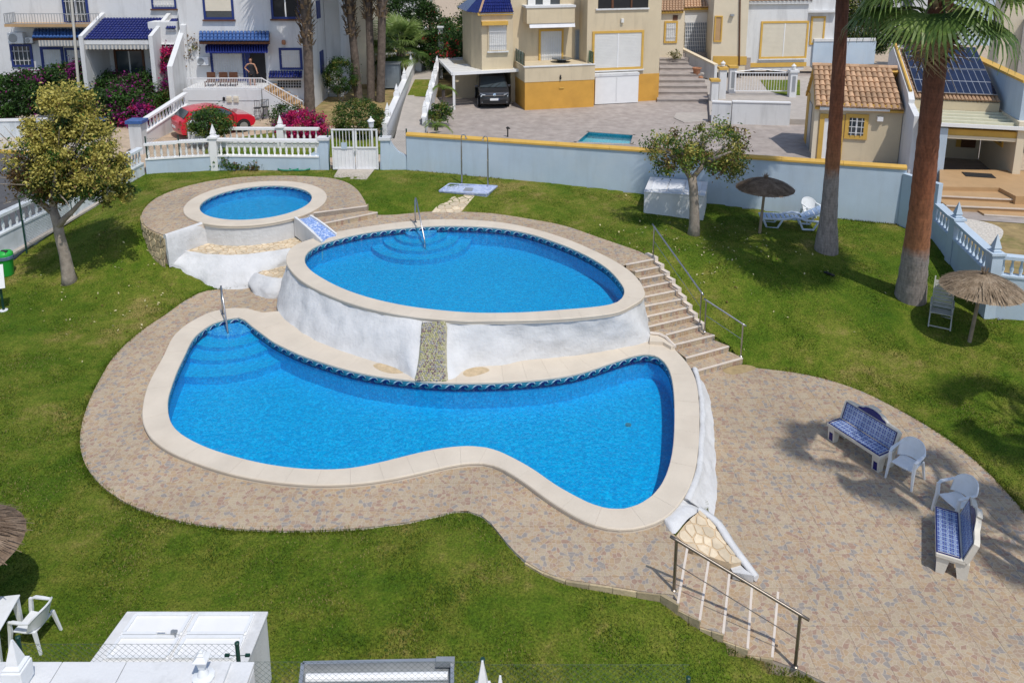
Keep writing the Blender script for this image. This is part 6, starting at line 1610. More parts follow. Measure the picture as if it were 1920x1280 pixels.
yard_wall('long low white yard wall under the sliding gate', b, c, W(1425, 192, b.y).z - 1.2)
sheet('upper_yard', [(c.x + 1.5, c.y + .1), (a.x, a.y + .3), (a.x + 1.3, a.y + 6), (a.x + 2.5, a.y + 13.5), (a.x + 16, a.y + 13), (a.x + 16, c.y)], 1.5, 'concrete', 1.2)
sheet('side_garden_lawn', [p.to_2d() for p in GL([(1425,150),(1500,150),(1500,178),(1470,178),(1440,170)], 1.53)], 1.53, 'lawn', .1)
sheet('terrace_ground', [(11.0, 56.6), (17, 56.5), (18, 75), (4, 75), (6, 58)], 2.75, 'mauve_paving', 1.0)
# ---------- small cream shed with clay tiles, right of the wall
fc = G(1524, 297, 1.2)
hs2 = House('garden_house', 'small cream garden house with clay pantile roof behind the blue wall', 'house', fc.to_2d(), R(-14), 1.2)
ez = hs2.P(1530, 196, 0).z; W2 = hs2.P(1690, 240, 0).x; dp = 3.6
rz_ = hs2.P(1515, 124, dp / 2).z
hs2.cube('front_wall', 0, W2, 0, .15, 1.2, 1.2 + ez, 'cream')
mb = MB(); mb.add([(0, .15, 0), (0, dp, 0), (0, dp, ez * .92), (0, dp / 2, rz_ - .08), (0, .15, ez), (.15, .15, 0), (.15, dp, 0), (.15, dp, ez * .92), (.15, dp / 2, rz_ - .08), (.15, .15, ez)], [(0, 4, 3, 2, 1), (5, 6, 7, 8, 9), (1, 2, 7, 6)]); mb.build('gable_wall', ['cream'], hs2.root)
hs2.cube('back_wall', 0, W2, dp, dp + .15, 1.2, 1.2 + ez * .9, 'cream')
tile_roof(hs2.root, 'pantile_roof', (-.12, -.28, ez - .05), (W2 - .02, -.28, ez - .05), (W2 - .3, dp / 2, rz_), (-.12, dp / 2, rz_), 15, 8, 'terracotta', single=True, under='ochre_trim')
tile_roof(hs2.root, 'rear_roof', (W2, dp + .2, ez - .2), (-.12, dp + .2, ez - .2), (-.12, dp / 2, rz_), (W2, dp / 2, rz_), 15, 6, 'terracotta', under='ochre_trim')
for k in range(9):
	m = MB(); x = -.15 + (W2 + .1) * k / 9; m.tube([(x, dp / 2, rz_ + .06), (x + (W2 + .1) / 9 * .98, dp / 2, rz_ + .07)], .11, 7); m.build('ridge_tile', ['terracotta'], hs2.root)
hs2.box('eaves_board', (1530,196,1692,202), -.2, .0, 'ochre_trim'); m = MB(); a, b = hs2.P(1537, 203, -.18), hs2.P(1668, 206, -.18); m.tube([a, b], .10, 8); m.build('awning_roller', ['paint'], hs2.root)
hs2.box('corner_trim', (1524,205,1532,300), -.03, 0, 'cream_pale'); hs2.win((1534,214,1580,306), -.01, 'ochre_trim', 'paint', .20, name='door'); hs2.win((1584,214,1627,261), -.01, 'ochre_trim', 'glass', .17, split=1, grille=3, hbars=3)
m = MB(); m.box(hs2.P(1650, 223, -.1), (.24, .2, .2)); m.build('wall_lamp', ['paint'], hs2.root)
mb = MB(); mb.bb((-.04, 1.6, 0), (0, 2.6, 2.2)); mb.build('side_door', ['grey_metal'], hs2.root); mb = MB(); mb.bb((-.05, 2.75, 0), (0, 3.6, 2.5)); mb.build('side_trim', ['ochre_trim'], hs2.root)
# ---------- right house with solar panels and pergola
ang = R(-14); n_ = hs2.n; u_ = hs2.u
hm = House('solar_house', 'white and cream house with four solar panels and a beamed pergola', 'house', fc.to_2d() + u_ * (W2 + .05) + n_ * (-.3), ang, 1.2)
# gable wall on the left, facing the shed
zA, zBm = hm.P(1706, 178, 0.0).z, hm.P(1670, 84, 4.2).z
GX = hm.P(1700, 240, 0).x
mb = MB(); x0, x1 = GX - .12, GX + .12; prof = [(-1.6, 0), (4.6, 0), (4.6, zBm - .3), (4.0, zBm), (.0, zA + .12), (-.35, zA - .15), (-.35, 2.9), (-1.6, 2.6)]
mb.add([(x0, y, z) for y, z in prof] + [(x1, y, z) for y, z in prof], [list(range(8))[::-1], list(range(8, 16))] + [(i, 8 + i, 8 + (i + 1) % 8, (i + 1) % 8) for i in range(8)][::-1]); mb.build('gable_wall', ['white'], hm.root)
m = MB(); m.tube([(GX, .0, zA + .18), (GX, 4.0, zBm + .06)], .07, 6); m.build('gable_coping', ['ochre_trim'], hm.root)
EX = hm.P(1875, 170, 0).x
tile_roof(hm.root, 'tiled_roof', (GX + .15, -.25, zA - .12), (EX, -.25, zA - .12), (EX, 4.0, zBm - .15), (GX + .15, 4.0, zBm - .15), 22, 12, 'terracotta', under='cream')
hm.cube('fascia', GX + .12, EX, -.22, .1, 1.2 + zA - .55, 1.2 + zA - .2, 'cream')
hm.cube('front_wall', GX + .12, EX + .1, 1.9, 2.1, 1.2, 1.2 + zA - .2, 'cream_pale'); hm.cube('rear_wall', GX, EX + .1, 4.3, 4.6, 1.2, 1.2 + zBm - .1, 'white')
# panels
nv = Vector((0, -(zBm - zA), 4.0)).normalized(); A = Vector((GX + .25, .05, zA)) + nv * .16; Bq = Vector((EX - .05, .05, zA)) + nv * .16; D = Vector((GX + .25, 3.85, zA + 3.8 * (zBm - zA) / 4.0)) + nv * .16; Cq = Vector((EX - .05, 3.85, zA + 3.8 * (zBm - zA) / 4.0)) + nv * .16
for i in range(2):
	for j in range(2):
		u0, u1, v0, v1 = i / 2 + .006, (i + 1) / 2 - .006, j / 2 + .008, (j + 1) / 2 - .008
		F = lambda u, v: (A.lerp(Bq, u)).lerp(D.lerp(Cq, u), v)
		lab = [['lower panel by the gable', 'upper panel by the gable'], ['lower panel by the blue wall', 'upper panel by the blue wall']][i][j]
		mb = MB(); q = [F(u0, v0), F(u1, v0), F(u1, v1), F(u0, v1)]; mb.add(q + [p - nv * .04 for p in q], [(0, 1, 2, 3), (7, 6, 5, 4), (0, 4, 5, 1), (1, 5, 6, 2), (2, 6, 7, 3), (3, 7, 4, 0)]); pn = mb.build('solar_panel', ['alu'], hm.root)
		for a in range(6):
			for b in range(2):
				c = MB(); s0, s1, w0, w1 = u0 + (u1 - u0) * (a + .06) / 6, u0 + (u1 - u0) * (a + .97) / 6, v0 + (v1 - v0) * (b + .03) / 2, v0 + (v1 - v0) * (b + .97) / 2
				c.poly([F(s0, w0) + nv * .004, F(s1, w0) + nv * .004, F(s1, w1) + nv * .004, F(s0, w1) + nv * .004]); c.build('solar_cell', ['solar'], pn)
# pergola
pz = hm.P(1712, 231, -2.4).z; pz1 = zA - .62
L0, L1 = GX + .05, EX + 2.8
M['pergola_paint'] = mat('cream_pergola_paint', (.66, .64, .50), .6, .06, 3, .05, 40)
for k in range(5):
	t = k / 4; y = -.3 - 2.1 * t; z = pz1 + (pz - pz1) * t; m = MB(); m.bar((L0, y, z), (L1, y, z), .10, .14, up=(0, 0, 1)); m.build('pergola_beam', ['pergola_paint' if k < 4 else 'paint'], hm.root)
M['screen'] = mat('sand_screen_cloth', (.50, .47, .33), .8, .06, 3, .1, 60)
for k in range(4):
	t0, t1 = k / 4, (k + 1) / 4; m = MB(); y0, y1 = -.36 - 2.1 * t0, -.25 - 2.1 * t1; z0, z1 = pz1 + (pz - pz1) * t0 - .02, pz1 + (pz - pz1) * t1 - .02
	m.add([(L0, y0, z0), (L1, y0, z0), (L1, y1, z1), (L0, y1, z1), (L0, y0, z0 - .03), (L1, y0, z0 - .03), (L1, y1, z1 - .03), (L0, y1, z1 - .03)], [(3, 2, 1, 0), (4, 5, 6, 7)]); m.build('pergola_screen', ['screen'], hm.root)
hm.box('porch_beam', (1768,246,1950,262), -2.2, -1.9, 'ochre_trim'); hm.box('porch_beam_soffit', (1772,258,1950,264), -2.25, -2.2, 'cream_pale')
hm.box('porch_post', (1752,240,1772,345), -2.3, -2.0, 'bluewhite')
# porch inside
zf = 1.75
for r in ((1790,262,1800,322), (1842,262,1852,322)): hm.box('door_trim', r, 1.86, 1.9, 'ochre_trim', z0=zf)
hm.cube('porch_side_wall', EX + .12, EX + .4, -2.3, 1.9, 1.2, 1.2 + zA - .5, 'cream_pale'); hm.cube('side_door', EX - .7, EX - .1, 1.84, 1.9, zf, zf + 2.0, 'wood_brown')
mb = MB(); mb.bb((EX + .06, -.9, 1.3), (EX + .13, .3, 2.5)); wf_ = mb.build('side_window', ['ochre_trim'], hm.root); mb = MB(); mb.bb((EX + .04, -.75, 1.45), (EX + .062, .15, 2.35)); mb.build('pane', ['glass'], wf_)
fl = [G(1762,350,zf), G(1874,352,zf), G(1905,368,zf), G(2010,368,zf), G(2010,320,zf), G(1762,318,zf)]
m = MB(); m.prism([p.to_2d() for p in fl], 1.1, zf); st_ = thing('steps', 'tan tiled porch floor with broad steps below the pergola', 'steps', (*fl[0].to_2d(), 1.2)); o = st_.location.copy(); x = m.build('porch_floor', ['terracotta_tan'], st_); x.location = -o
for k, (p0, p1) in enumerate((((1764,366), (1925,374)), ((1774,384), (1960,392)), ((1845,401), (1990,410)))):
	z = zf - .16 * (k + 1); a, b = G(*p0, z), G(*p1, z); m = MB(); m.prism([(a.x, a.y), (b.x, b.y), (b.x + .3, b.y + 1.2), (a.x, a.y + 1.2)], 1.05, z); x = m.build('step', ['terracotta_tan'], st_); x.location = -o
	m = MB(); m.bar(a + Vector((0, -.01, -.03)), b + Vector((0, -.01, -.03)), .05, .05); x = m.build('step_nosing', ['nosing'], st_); x.location = -o
m = MB(); p = G(1835, 329, zf); m.box((0, 0, .015), (1.1, .6, .02)); tag(m.build('doormat', ['rubber'], None, p, R(-14)), 'dark doormat on the tan porch floor', 'doormat')
# big pale wall closing the right
hw = House('side_wall', 'tall pale blue flank wall with a mustard coping beside the solar panels', 'wall', hm.o + u_ * (EX + .15), ang, 1.2)
zw = hm.P(1856, 115, 4.0).z + 1.2
hw.cube('wall_face', .05, .35, -2.0, 5.0, 1.2 + zA - .5, zw, 'bluewhite'); hw.cube('wall_coping', -.03, .42, -2.05, 5.05, zw, zw + .1, 'ochre_trim')
# pale retaining wall with balusters along the lawn, turning at its corner
c0, c1, c2 = G(1752, 447, .85), G(1850, 592, .15), G(1990, 608, .1)
za, zb2 = W(1757, 412, c0.y).z, W(1857, 513, c1.y).z
balustrade('pale balustrade wall stepping down beside the thatched parasol', (c0.x, c0.y, za), (c1.x, c1.y, zb2), 0.0, .5, 17, m_='bluewhite', plinth_m='bluewhite', thick=.2, piers=(.36, .995), fh=.42)
balustrade('short balustrade wall turning the corner beyond the thatched parasol', (c1.x + .15, c1.y + .02, zb2), (c2.x, c2.y - .1, zb2), 0.0, .5, 8, m_='bluewhite', plinth_m='bluewhite', thick=.2)
m = MB(); pw0, pw1 = Vector((14.2, 27.75, 0)), Vector((c0.x, c0.y, 0)); m.bar(pw0 + Vector((0, 0, 1.6)), pw1 + Vector((0, 0, 1.6)), .22, 2.5)
tag(m.build('wall_return', ['bluewhite']), 'short pale blue wall joining the long wall to the stepped balustrade', 'wall')
sheet('gravel_yard', [(c0.x + .15, c0.y + .2), (c1.x + .2, c1.y + .1), (c2.x, c2.y), (26, 22), (26, 34), (c0.x + .6, 29.5)], 1.18, 'garden_soil', 1.0)
M['gravel'] = mat('pale_gravel', (.56, .52, .46), .95, .3, 14, .8, 30)
m = MB(); m.prism([p.to_2d() for p in smooth_line(GL([(1802,412),(1850,418),(1880,432),(1872,452),(1845,458),(1815,440)], 1.2), .1)], 1.1, 1.22); struct('gravel_patch', m, 'gravel')
# houses and dark planting beyond, upper edge of the picture
hk = House('distant_house', 'plain white house half hidden behind the palm crown at the upper edge', 'house', (36, 72), R(-10), 2.0)
hk.cube('wall', -3.5, 3.2, 0, 6, 1.5, 9, 'white'); hk.cube('wall', 3.4, 9, 1.5, 7, 1.5, 8, 'bluewhite'); hk.win((1690,-10,1712,28), -.01, 'grey_metal', 'glass', .1)
hk2 = House('distant_house', 'beige house end with brown pillars behind the solar house', 'house', (30.5, 46), R(-25), 2.0)
hk2.cube('wall', -2, 8, 0, 5, 1.2, 8.5, 'cream_pale')
for k in range(3): hk2.cube('pillar', -1 + k * 1.6, -.5 + k * 1.6, -.4, .0, 1.2, 6.5, 'concrete')
hk3 = House('distant_house', 'white house glimpsed above the path behind the flowering bush', 'house', (-9, 66), R(5), 2.5)
hk3.cube('wall', -7.5, 1.5, 0, 6, 2.0, 10.0, 'white'); hk3.win((690,-8,720,12), -.01, 'grey_metal', 'glass', .1)
balustrade('white balustrade behind the tall palm trunks', W(672, 121, 52.5), W(790, 117, 52.5), 2.0, .6, 14, plinth_m='white')
m = MB(); q = W(732, 150, 50.0); tk = thing('grey_tank', 'grey painted container beside the palm trunks', 'container', W(733, 150, 50.0)); m.box((0, 0, .3), (1.2, .9, 1.5)); m.build('tank_body', ['tank'], tk); m = MB(); m.box((0, 0, 1.08), (1.3, 1.0, .06)); m.build('tank_lid', ['grey_metal'], tk)
sheet('far_garden', [(-15, 50), (1.5, 50), (3, 75), (-22, 75)], 2.0, 'garden_soil', 1.0)
# ================================================================== trees, palms, shrubs
def leaf_object(name, pts, size, mats, mi, parent=None, seed=1, aspect=.5, up=.35, loc=None):
	r = np.random.default_rng(seed); n = len(pts)
	d = r.normal(size=(n, 3)); d /= np.linalg.norm(d, axis=1, keepdims=True)
	e = r.normal(size=(n, 3)); e[:, 2] += up * 2; e -= (e * d).sum(1, keepdims=True) * d; e /= np.linalg.norm(e, axis=1, keepdims=True)
	b = np.cross(d, e)
	s = (size * r.uniform(.6, 1.3, n))[:, None]
	v = np.stack([pts - d * s, pts + b * s * aspect + e * s * .12, pts + d * s, pts - b * s * aspect + e * s * .12], 1).reshape(-1, 3)
	me = bpy.data.meshes.new(name); me.vertices.add(4 * n); me.vertices.foreach_set('co', v.reshape(-1).astype(np.float32))
	me.loops.add(4 * n); me.loops.foreach_set('vertex_index', np.arange(4 * n, dtype=np.int32)); me.polygons.add(n); me.polygons.foreach_set('loop_start', np.arange(0, 4 * n, 4, dtype=np.int32))
	for m in mats: me.materials.append(M[m])
	me.polygons.foreach_set('material_index', np.asarray(mi, np.int32)); me.update(calc_edges=True)
	o = bpy.data.objects.new(name, me); COL.objects.link(o)
	if parent is not None: o.parent = parent
	if loc is not None: o.location = loc
	return o
def clumps(lobes, n_clump, n_leaf, spread, seed, hollow=.55):
	r = np.random.default_rng(seed); out = []; cid = []
	wts = np.array([l[1][0] * l[1][1] * l[1][2] for l in lobes]) ** .7; wts /= wts.sum()
	for k in range(n_clump):
		c, rad = lobes[r.choice(len(lobes), p=wts)]
		d = r.normal(size=3); d /= np.linalg.norm(d); q = hollow + (1 - hollow) * r.random() ** .6
		p = np.array(c) + d * np.array(rad) * q
		m = int(n_leaf * r.uniform(.5, 1.5)); sp = spread * r.uniform(.6, 1.4)
		out.append(p + r.normal(size=(m, 3)) * sp * np.array([1, 1, .75])); cid += [k] * m
	return np.concatenate(out), np.array(cid)
def limb(mb, pts, r0, r1, n=7):
	k = len(pts); mb.tube(pts, [r0 + (r1 - r0) * i / (k - 1) for i in range(k)], n)
# --- yellow flowering tree on the left
b = GT(131, 527); t = thing('flowering_tree', 'spreading tree with yellow, green and bronze foliage on the lawn by the road', 'tree', b)
m = MB()
trunk = [Vector((0, 0, -.1)), Vector((-.02, 0, .2)), Vector((-.05, 0, .9)), Vector((-.13, .0, 1.5)), Vector((-.17, .03, 2.0)), Vector((-.28, .05, 2.5))]
m.tube(trunk, [.27, .20, .165, .15, .145, .12], 12)
limb(m, [Vector((-.16, 0, 1.85)), Vector((.12, -.05, 2.15)), Vector((.42, -.1, 2.4)), Vector((.9, 0, 2.9)), Vector((1.2, .1, 3.6))], .12, .04)
limb(m, [Vector((-.28, .05, 2.3)), Vector((-.7, .0, 2.75)), Vector((-1.1, .1, 2.9)), Vector((-1.4, .2, 3.05))], .1, .03)
limb(m, [Vector((-.28, .05, 2.3)), Vector((-.2, .2, 3.2)), Vector((.1, .3, 4.3)), Vector((.2, .3, 5.2))], .13, .03)
limb(m, [Vector((-.25, .1, 2.7)), Vector((-.7, .5, 3.6)), Vector((-1.0, .7, 4.3))], .09, .03)
limb(m, [Vector((-.2, .1, 2.9)), Vector((.5, .8, 3.6)), Vector((1.0, 1.1, 4.4))], .09, .03)
limb(m, [Vector((-.2, .0, 2.8)), Vector((.3, -.7, 3.4)), Vector((.6, -1.0, 4.0))], .08, .03)
m.build('trunk', ['bark_grey'], t, smooth=True)
r = random.Random(3); tw = MB()
for k in range(60):
	a = r.uniform(0, 6.3); rr = r.uniform(.8, 1.9); z = r.uniform(2.8, 5.4); p = Vector((math.cos(a) * rr, math.sin(a) * rr, z)); tw.tube([p * .35 + Vector((-.1, 0, 2.1)), p * .75 + Vector((0, 0, .8)), p], [.03, .018, .006], 4)
tw.build('twigs', ['bark_grey'], t)
lobes = [((.3, .2, 4.3), (1.35, 1.4, 1.25)), ((1.25, .0, 3.7), (.95, 1.0, .9)), ((-.9, .1, 3.4), (.8, .9, .5)), ((.35, .1, 5.7), (.9, .9, .85)), ((-.55, .1, 5.2), (.6, .6, .7)), ((-.5, -.7, 4.2), (.95, .8, .9)), ((-.2, .4, 3.0), (1.1, .9, .4)), ((1.7, .1, 2.9), (.7, .7, .45))]
pts, cid = clumps(lobes, 330, 140, .14, 5, .5); pts[:, 0] = pts[:, 0] * .88 + .30
rr = np.random.default_rng(8); ncl = cid.max() + 1; cc = np.array([pts[cid == k].mean(0) if (cid == k).any() else np.zeros(3) for k in range(ncl)])
cm = np.zeros(ncl, int)
for k in range(ncl):
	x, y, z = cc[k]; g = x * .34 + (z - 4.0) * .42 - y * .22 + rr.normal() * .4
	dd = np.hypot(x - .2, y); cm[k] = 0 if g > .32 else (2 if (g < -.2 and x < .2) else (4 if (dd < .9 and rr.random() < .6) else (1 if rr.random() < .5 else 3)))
mi = cm[cid]; mi = np.where(rr.random(len(mi)) < .2, rr.integers(0, 5, len(mi)), mi)
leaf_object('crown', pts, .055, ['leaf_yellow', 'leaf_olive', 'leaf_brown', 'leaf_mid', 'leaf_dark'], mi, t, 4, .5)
# --- forked tree on the right of the oval pool
b = GT(1300, 440); t = thing('spreading_tree', 'forked tree with loose olive and bronze leaves beside the white box', 'tree', b)
m = MB(); m.tube([Vector((0, 0, -.1)), Vector((.02, 0, .3)), Vector((-.02, 0, 1.0)), Vector((-.08, 0, 1.7)), Vector((-.16, 0, 2.1))], [.24, .19, .165, .15, .15], 10)
for L_b in ([(-.16, 0, 2.0), (-.5, .0, 2.5), (-.9, .1, 2.9), (-1.3, .1, 3.1)], [(-.16, 0, 2.0), (.25, .1, 2.5), (.7, .2, 2.9), (1.1, .2, 3.2)], [(-.5, 0, 2.5), (-.6, -.4, 3.0), (-.7, -.6, 3.4)], [(.25, .1, 2.5), (.3, .7, 3.0), (.4, .9, 3.4)], [(.3, .1, 2.5), (.5, -.5, 2.9), (.9, -.8, 3.2)]): limb(m, [Vector(q) for q in L_b], .1, .03)
m.build('trunk', ['bark_grey'], t, smooth=True)
lobes = [((-.95, .1, 3.0), (.95, .9, .72)), ((.85, .15, 3.05), (1.0, 1.0, .75)), ((-.1, .2, 2.7), (.7, .7, .4)), ((1.3, 0, 2.7), (.55, .7, .5))]
pts, cid = clumps(lobes, 120, 80, .15, 15, .5); pts[:, 0] *= .92; pts[:, 2] = 2.9 + (pts[:, 2] - 2.9) * 1.15
rr = np.random.default_rng(9); cm = rr.choice(5, cid.max() + 1, p=[.18, .36, .10, .18, .18]); mi = cm[cid]; mi = np.where(rr.random(len(mi)) < .3, rr.integers(0, 5, len(mi)), mi)
leaf_object('crown', pts, .058, ['leaf_olive', 'leaf_light', 'leaf_brown', 'leaf_mid', 'leaf_yellow'], mi, t, 5, .42)
# --- palms
def fan_mesh(m_, pet=1.25, blade=1.25, n=34, droop=.5, spread=230, seed=1):
	r = random.Random(seed); mb = MB()
	mb.tube([(0, 0, 0), (pet * .5, 0, .05), (pet, 0, 0)], [.035, .028, .02], 4, flat=.6)
	for k in range(n):
		a = R(-spread / 2 + spread * (k + .5) / n); L = blade * (1 - .22 * (abs(a) / R(spread / 2)) ** 2) * r.uniform(.88, 1.05); d = Vector((math.cos(a), math.sin(a), 0)); s = Vector((-math.sin(a), math.cos(a), 0)); o = Vector((pet, 0, 0)); pr = []
		for t, w in ((0, .012), (.3, .04), (.62, .034), (.85, .018), (1, .003)):
			dz = -droop * L * max(0, t - .3) ** 2 * r.uniform(.8, 1.4); p = o + d * L * t * (1 - .12 * max(0, t - .5)) + Vector((0, 0, dz)); lift = Vector((0, 0, .018 * (1 if k % 2 else -1) * (1 - t)))
			pr.append((p - s * w + lift, p + s * w - lift))
		for (a0, b0), (a1, b1) in zip(pr, pr[1:]): mb.add([a0, b0, b1, a1], [(0, 1, 2, 3)])
	return mb.mesh('frond', [m_])
FR = [fan_mesh('frond', seed=1), fan_mesh('frond', droop=.9, seed=2), fan_mesh('frond_dark', droop=.8, seed=3), fan_mesh('dry_leaf', droop=1.6, pet=.9, blade=1.0, n=22, seed=4)]
def put_frond(root, me, p, az, el, roll, s):
	o = bpy.data.objects.new('frond', me); COL.objects.link(o); o.parent = root; o.location = p
	d = Vector((math.cos(az) * math.cos(el), math.sin(az) * math.cos(el), math.sin(el))); y = Vector((-math.sin(az), math.cos(az), 0)); z = d.cross(y)
	o.rotation_euler = (Matrix((d, y, z)).transposed() @ Matrix.Rotation(roll, 3, 'X')).to_euler(); o.scale = (s, s, s); return o
def fan_crown(root, c, n, seed, s=1.0, lo=-28, hi=78, dead=0):
	r = random.Random(seed)
	for k in range(n):
		t = (k + .5) / n; el = R(hi - (hi - lo) * t ** .85) + R(r.uniform(-14, 12)); az = k * 2.39996 + r.uniform(-.2, .2)
		put_frond(root, FR[r.choice((0, 0, 1, 1, 2)) if t < .8 else r.choice((1, 2, 2))], c + Vector((math.cos(az), math.sin(az), 0)) * .12 + Vector((0, 0, .25 * (1 - t))), az, el, r.uniform(-.4, .4), s * r.uniform(.85, 1.1))
	for k in range(dead):
		az = r.uniform(0, 6.3); put_frond(root, FR[3], c + Vector((0, 0, -.25 - r.random() * .4)), az, R(r.uniform(-82, -65)), 0, s * r.uniform(.7, 1))
def palm(label, base, top, radii, bark, crown_n, seed, s=1.0, skirt=0.0, dead=6, root_flare=0, name='palm_tree'):
	root = thing(name, label, 'palm tree', base); b, tp = Vector((0, 0, -.15)), Vector(top) - Vector(base); n = 64; pts, rs = [], []
	r = random.Random(seed)
	for i in range(n + 1):
		t = i / n; p = b.lerp(tp, t) + Vector((math.sin(t * 3.1) * .05, 0, 0)); pts.append(p)
		k = t * (len(radii) - 1); j = min(len(radii) - 2, int(k)); rs.append((radii[j] + (radii[j + 1] - radii[j]) * (k - j)) * (1 + r.uniform(-.03, .03)))
	m = MB(); m.tube(pts, rs, 20); m.build('trunk', [bark], root, smooth=True)
	if skirt:
		sk = MB()
		for k in range(int((260 if skirt > 1 else 150) * skirt)):
			z = tp.z - r.random() * 3.6 * skirt - .3; t = z / tp.z; c = b.lerp(tp, t); a = r.uniform(0, 6.3); rr = radii[-1] * 1.0; d = Vector((math.cos(a), math.sin(a), 0)); s_ = Vector((-math.sin(a), math.cos(a), 0)); L = r.uniform(.25, .6)
			up = r.uniform(-.2, 1); p0 = c + d * rr; p1 = p0 + d * r.uniform(.08, .28) + Vector((0, 0, L * up)); w = r.uniform(.04, .1); sk.add([p0 - s_ * w, p0 + s_ * w, p1 + s_ * w * .6, p1 - s_ * w * .6], [(0, 1, 2, 3)])
		tag(sk.build('leaf_bases', ['dry_leaf'], root), kind='stuff')
	fan_crown(root, tp, crown_n, seed, s, dead=dead); return root
b = GT(1707, 556); tp = W(1765, -12, b.y - 1.6)
p_ = palm('stout palm with red fibrous trunk, grey foot and green fan crown', b, tp, [.47, .38, .33, .31, .29, .28, .28, .31], 'palm_bark_a', 34, 3, 1.08, .3, 5)
b = GT(1549, 470); tp = W(1588, -170, b.y);
palm('tall slim palm with flared grey foot beside the blue sun lounger', b, tp, [.40, .27, .235, .22, .21, .20, .20, .20, .20], 'palm_bark_b', 34, 5, 1.0, .2, 5)
for i, (bx, by, tx, ty, lab, rad, dd) in enumerate([(581, 212, 566, -120, 'shaggy palm trunk standing before the white house corner', .27, 0), (673, 188, 640, -120, 'leaning shaggy palm trunk beside the clipped round bush', .24, 0), (696, 190, 684, -150, 'thin palm trunk nearer the house of the crossing pair', .22, .4), (713, 192, 716, -160, 'thin palm trunk nearer the path of the crossing pair', .24, 0)]):
	b = G(bx, by + 2, 1.66); tp = W(tx, ty, b.y + dd); palm(lab, b, tp, [rad * 1.1, rad, rad * .95, rad * .95, rad * 1.1, rad * 1.35, rad * 1.3], 'palm_bark_c', 26, 20 + i, 1.15, 1.5, 6)
# small fan palm beside the path
b = G(748, 147, 2.05); root = palm('low bushy fan palm with a dark red trunk beside the path', b, W(752, 92, b.y), [.3, .28, .27], 'palm_bark_c', 30, 41, .95, 0, 2, name='fan_palm')
# palm standing outside the picture whose crown shades the terrace
sh = G(1720, 880, Z_TER);
for i, (px, py, hh, sc) in enumerate([(1585, 850, 8.6, .62), (1765, 925, 9.0, .74), (1890, 1000, 8.2, .66), (1895, 795, 9.6, .78)]):
	q = G(px, py, Z_TER); c = q + to_sun * (hh / to_sun.z)
	palm(['tall palm outside the picture shading the first bench', 'tall palm outside the picture shading the white chairs', 'shorter palm outside the picture shading the sunny bench', 'slim palm outside the picture shading the grass beyond the chairs'][i], (c.x, c.y, gz(c.x, c.y)), c, [.16, .12, .09, .08, .08], 'palm_bark_b', 9, 60 + i, sc, .0, 0)
# --- shrubs
def shrub(label, c, rad, mats, probs, n_clump=60, n_leaf=40, leaf=.07, spread=.12, seed=1, name='shrub', cat='shrub', stems=5, hollow=.7, lobes=None, flowers=None, group=None):
	c = Vector(c); root = thing(name, label, cat, c, group=group)
	L_ = lobes or [((0, 0, rad[2] * .95), rad)]
	pts, cid = clumps(L_, n_clump, n_leaf, spread, seed, hollow); pts[:, 2] = np.maximum(pts[:, 2], .03)
	r = np.random.default_rng(seed); cm = r.choice(len(mats), cid.max() + 1, p=probs); mi = cm[cid]; mi = np.where(r.random(len(mi)) < .2, r.choice(len(mats), len(mi), p=probs), mi)
	leaf_object('foliage', pts, leaf, mats, mi, root, seed + 1, .5)
	m = MB(); q = random.Random(seed)
	for k in range(stems): a = q.uniform(0, 6.3); m.tube([(q.uniform(-.05, .05), q.uniform(-.05, .05), -.05), (math.cos(a) * rad[0] * .4, math.sin(a) * rad[1] * .4, rad[2] * .8)], [.03, .012], 5)
	m.build('stems', ['bark_grey'], root)
	if flowers:
		fm, nfl, sz = flowers; idx = r.choice(len(pts), nfl, replace=False); ctr = np.array(L_[0][0]); d = pts[idx] - ctr; pf = np.repeat(ctr + d * 1.05, 5, 0) + r.normal(size=(nfl * 5, 3)) * sz * .5
		leaf_object('flowers', pf, sz, [fm], np.zeros(len(pf), int), root, seed + 2, .8)
	return root
DG = (['leaf_dark', 'leaf_mid', 'leaf_olive'], [.5, .35, .15])
shrub('dense round clipped shrub on the side lawn behind the gate', G(674, 256, 1.62), (1.15, 1.0, .95), ['leaf_mid', 'leaf_olive', 'leaf_dark'], [.5, .3, .2], 150, 60, .05, .12, 1, hollow=.8)
shrub('tall dark clipped bush on bare stems against the house flank', G(640, 190, 1.75), (.95, .8, .95), *DG, 130, 60, .05, .12, 2, hollow=.8, lobes=[((0, 0, 1.5), (.95, .8, 1.0))], stems=7)
shrub('low magenta bougainvillea spilling over the balustrade beside the gate', G(568, 262, 1.6), (1.35, .8, .72), ['bougain', 'bougain_dark', 'leaf_mid'], [.7, .2, .1], 150, 55, .055, .12, 3, cat='bougainvillea', name='bougainvillea', hollow=.6)
shrub('small standard tree with a leafy ball in front of the red car', G(398, 278, 1.58), (.85, .7, .55), ['leaf_mid', 'leaf_dark', 'leaf_olive'], [.55, .25, .2], 90, 55, .06, .13, 4, name='small_tree', cat='tree', lobes=[((0, 0, 1.2), (.9, .75, .68))], stems=3)
shrub('small dark shrub at the foot of the terrace stair', G(540, 232, 1.6), (.8, .6, .55), *DG, 50, 45, .06, .12, 5)
for i, (px, w) in enumerate(((415, .5), (436, .35), (458, .6), (478, .35))):
	shrub(['spiky low plant under the balustrade next to the finial post', 'smallest tuft between two low plants under the front balustrade', 'widest low plant under the front balustrade', 'last low plant under the balustrade before the bare plinth'][i], G(px, 317, 1.5), (w, .3, .22 if i else .38), ['leaf_mid', 'leaf_olive', 'leaf_brown'], [.5, .3, .2], 26, 30, .06, .1, 70 + i, name='low_plant', cat='plant', group='low plants under the front balustrade', stems=3)
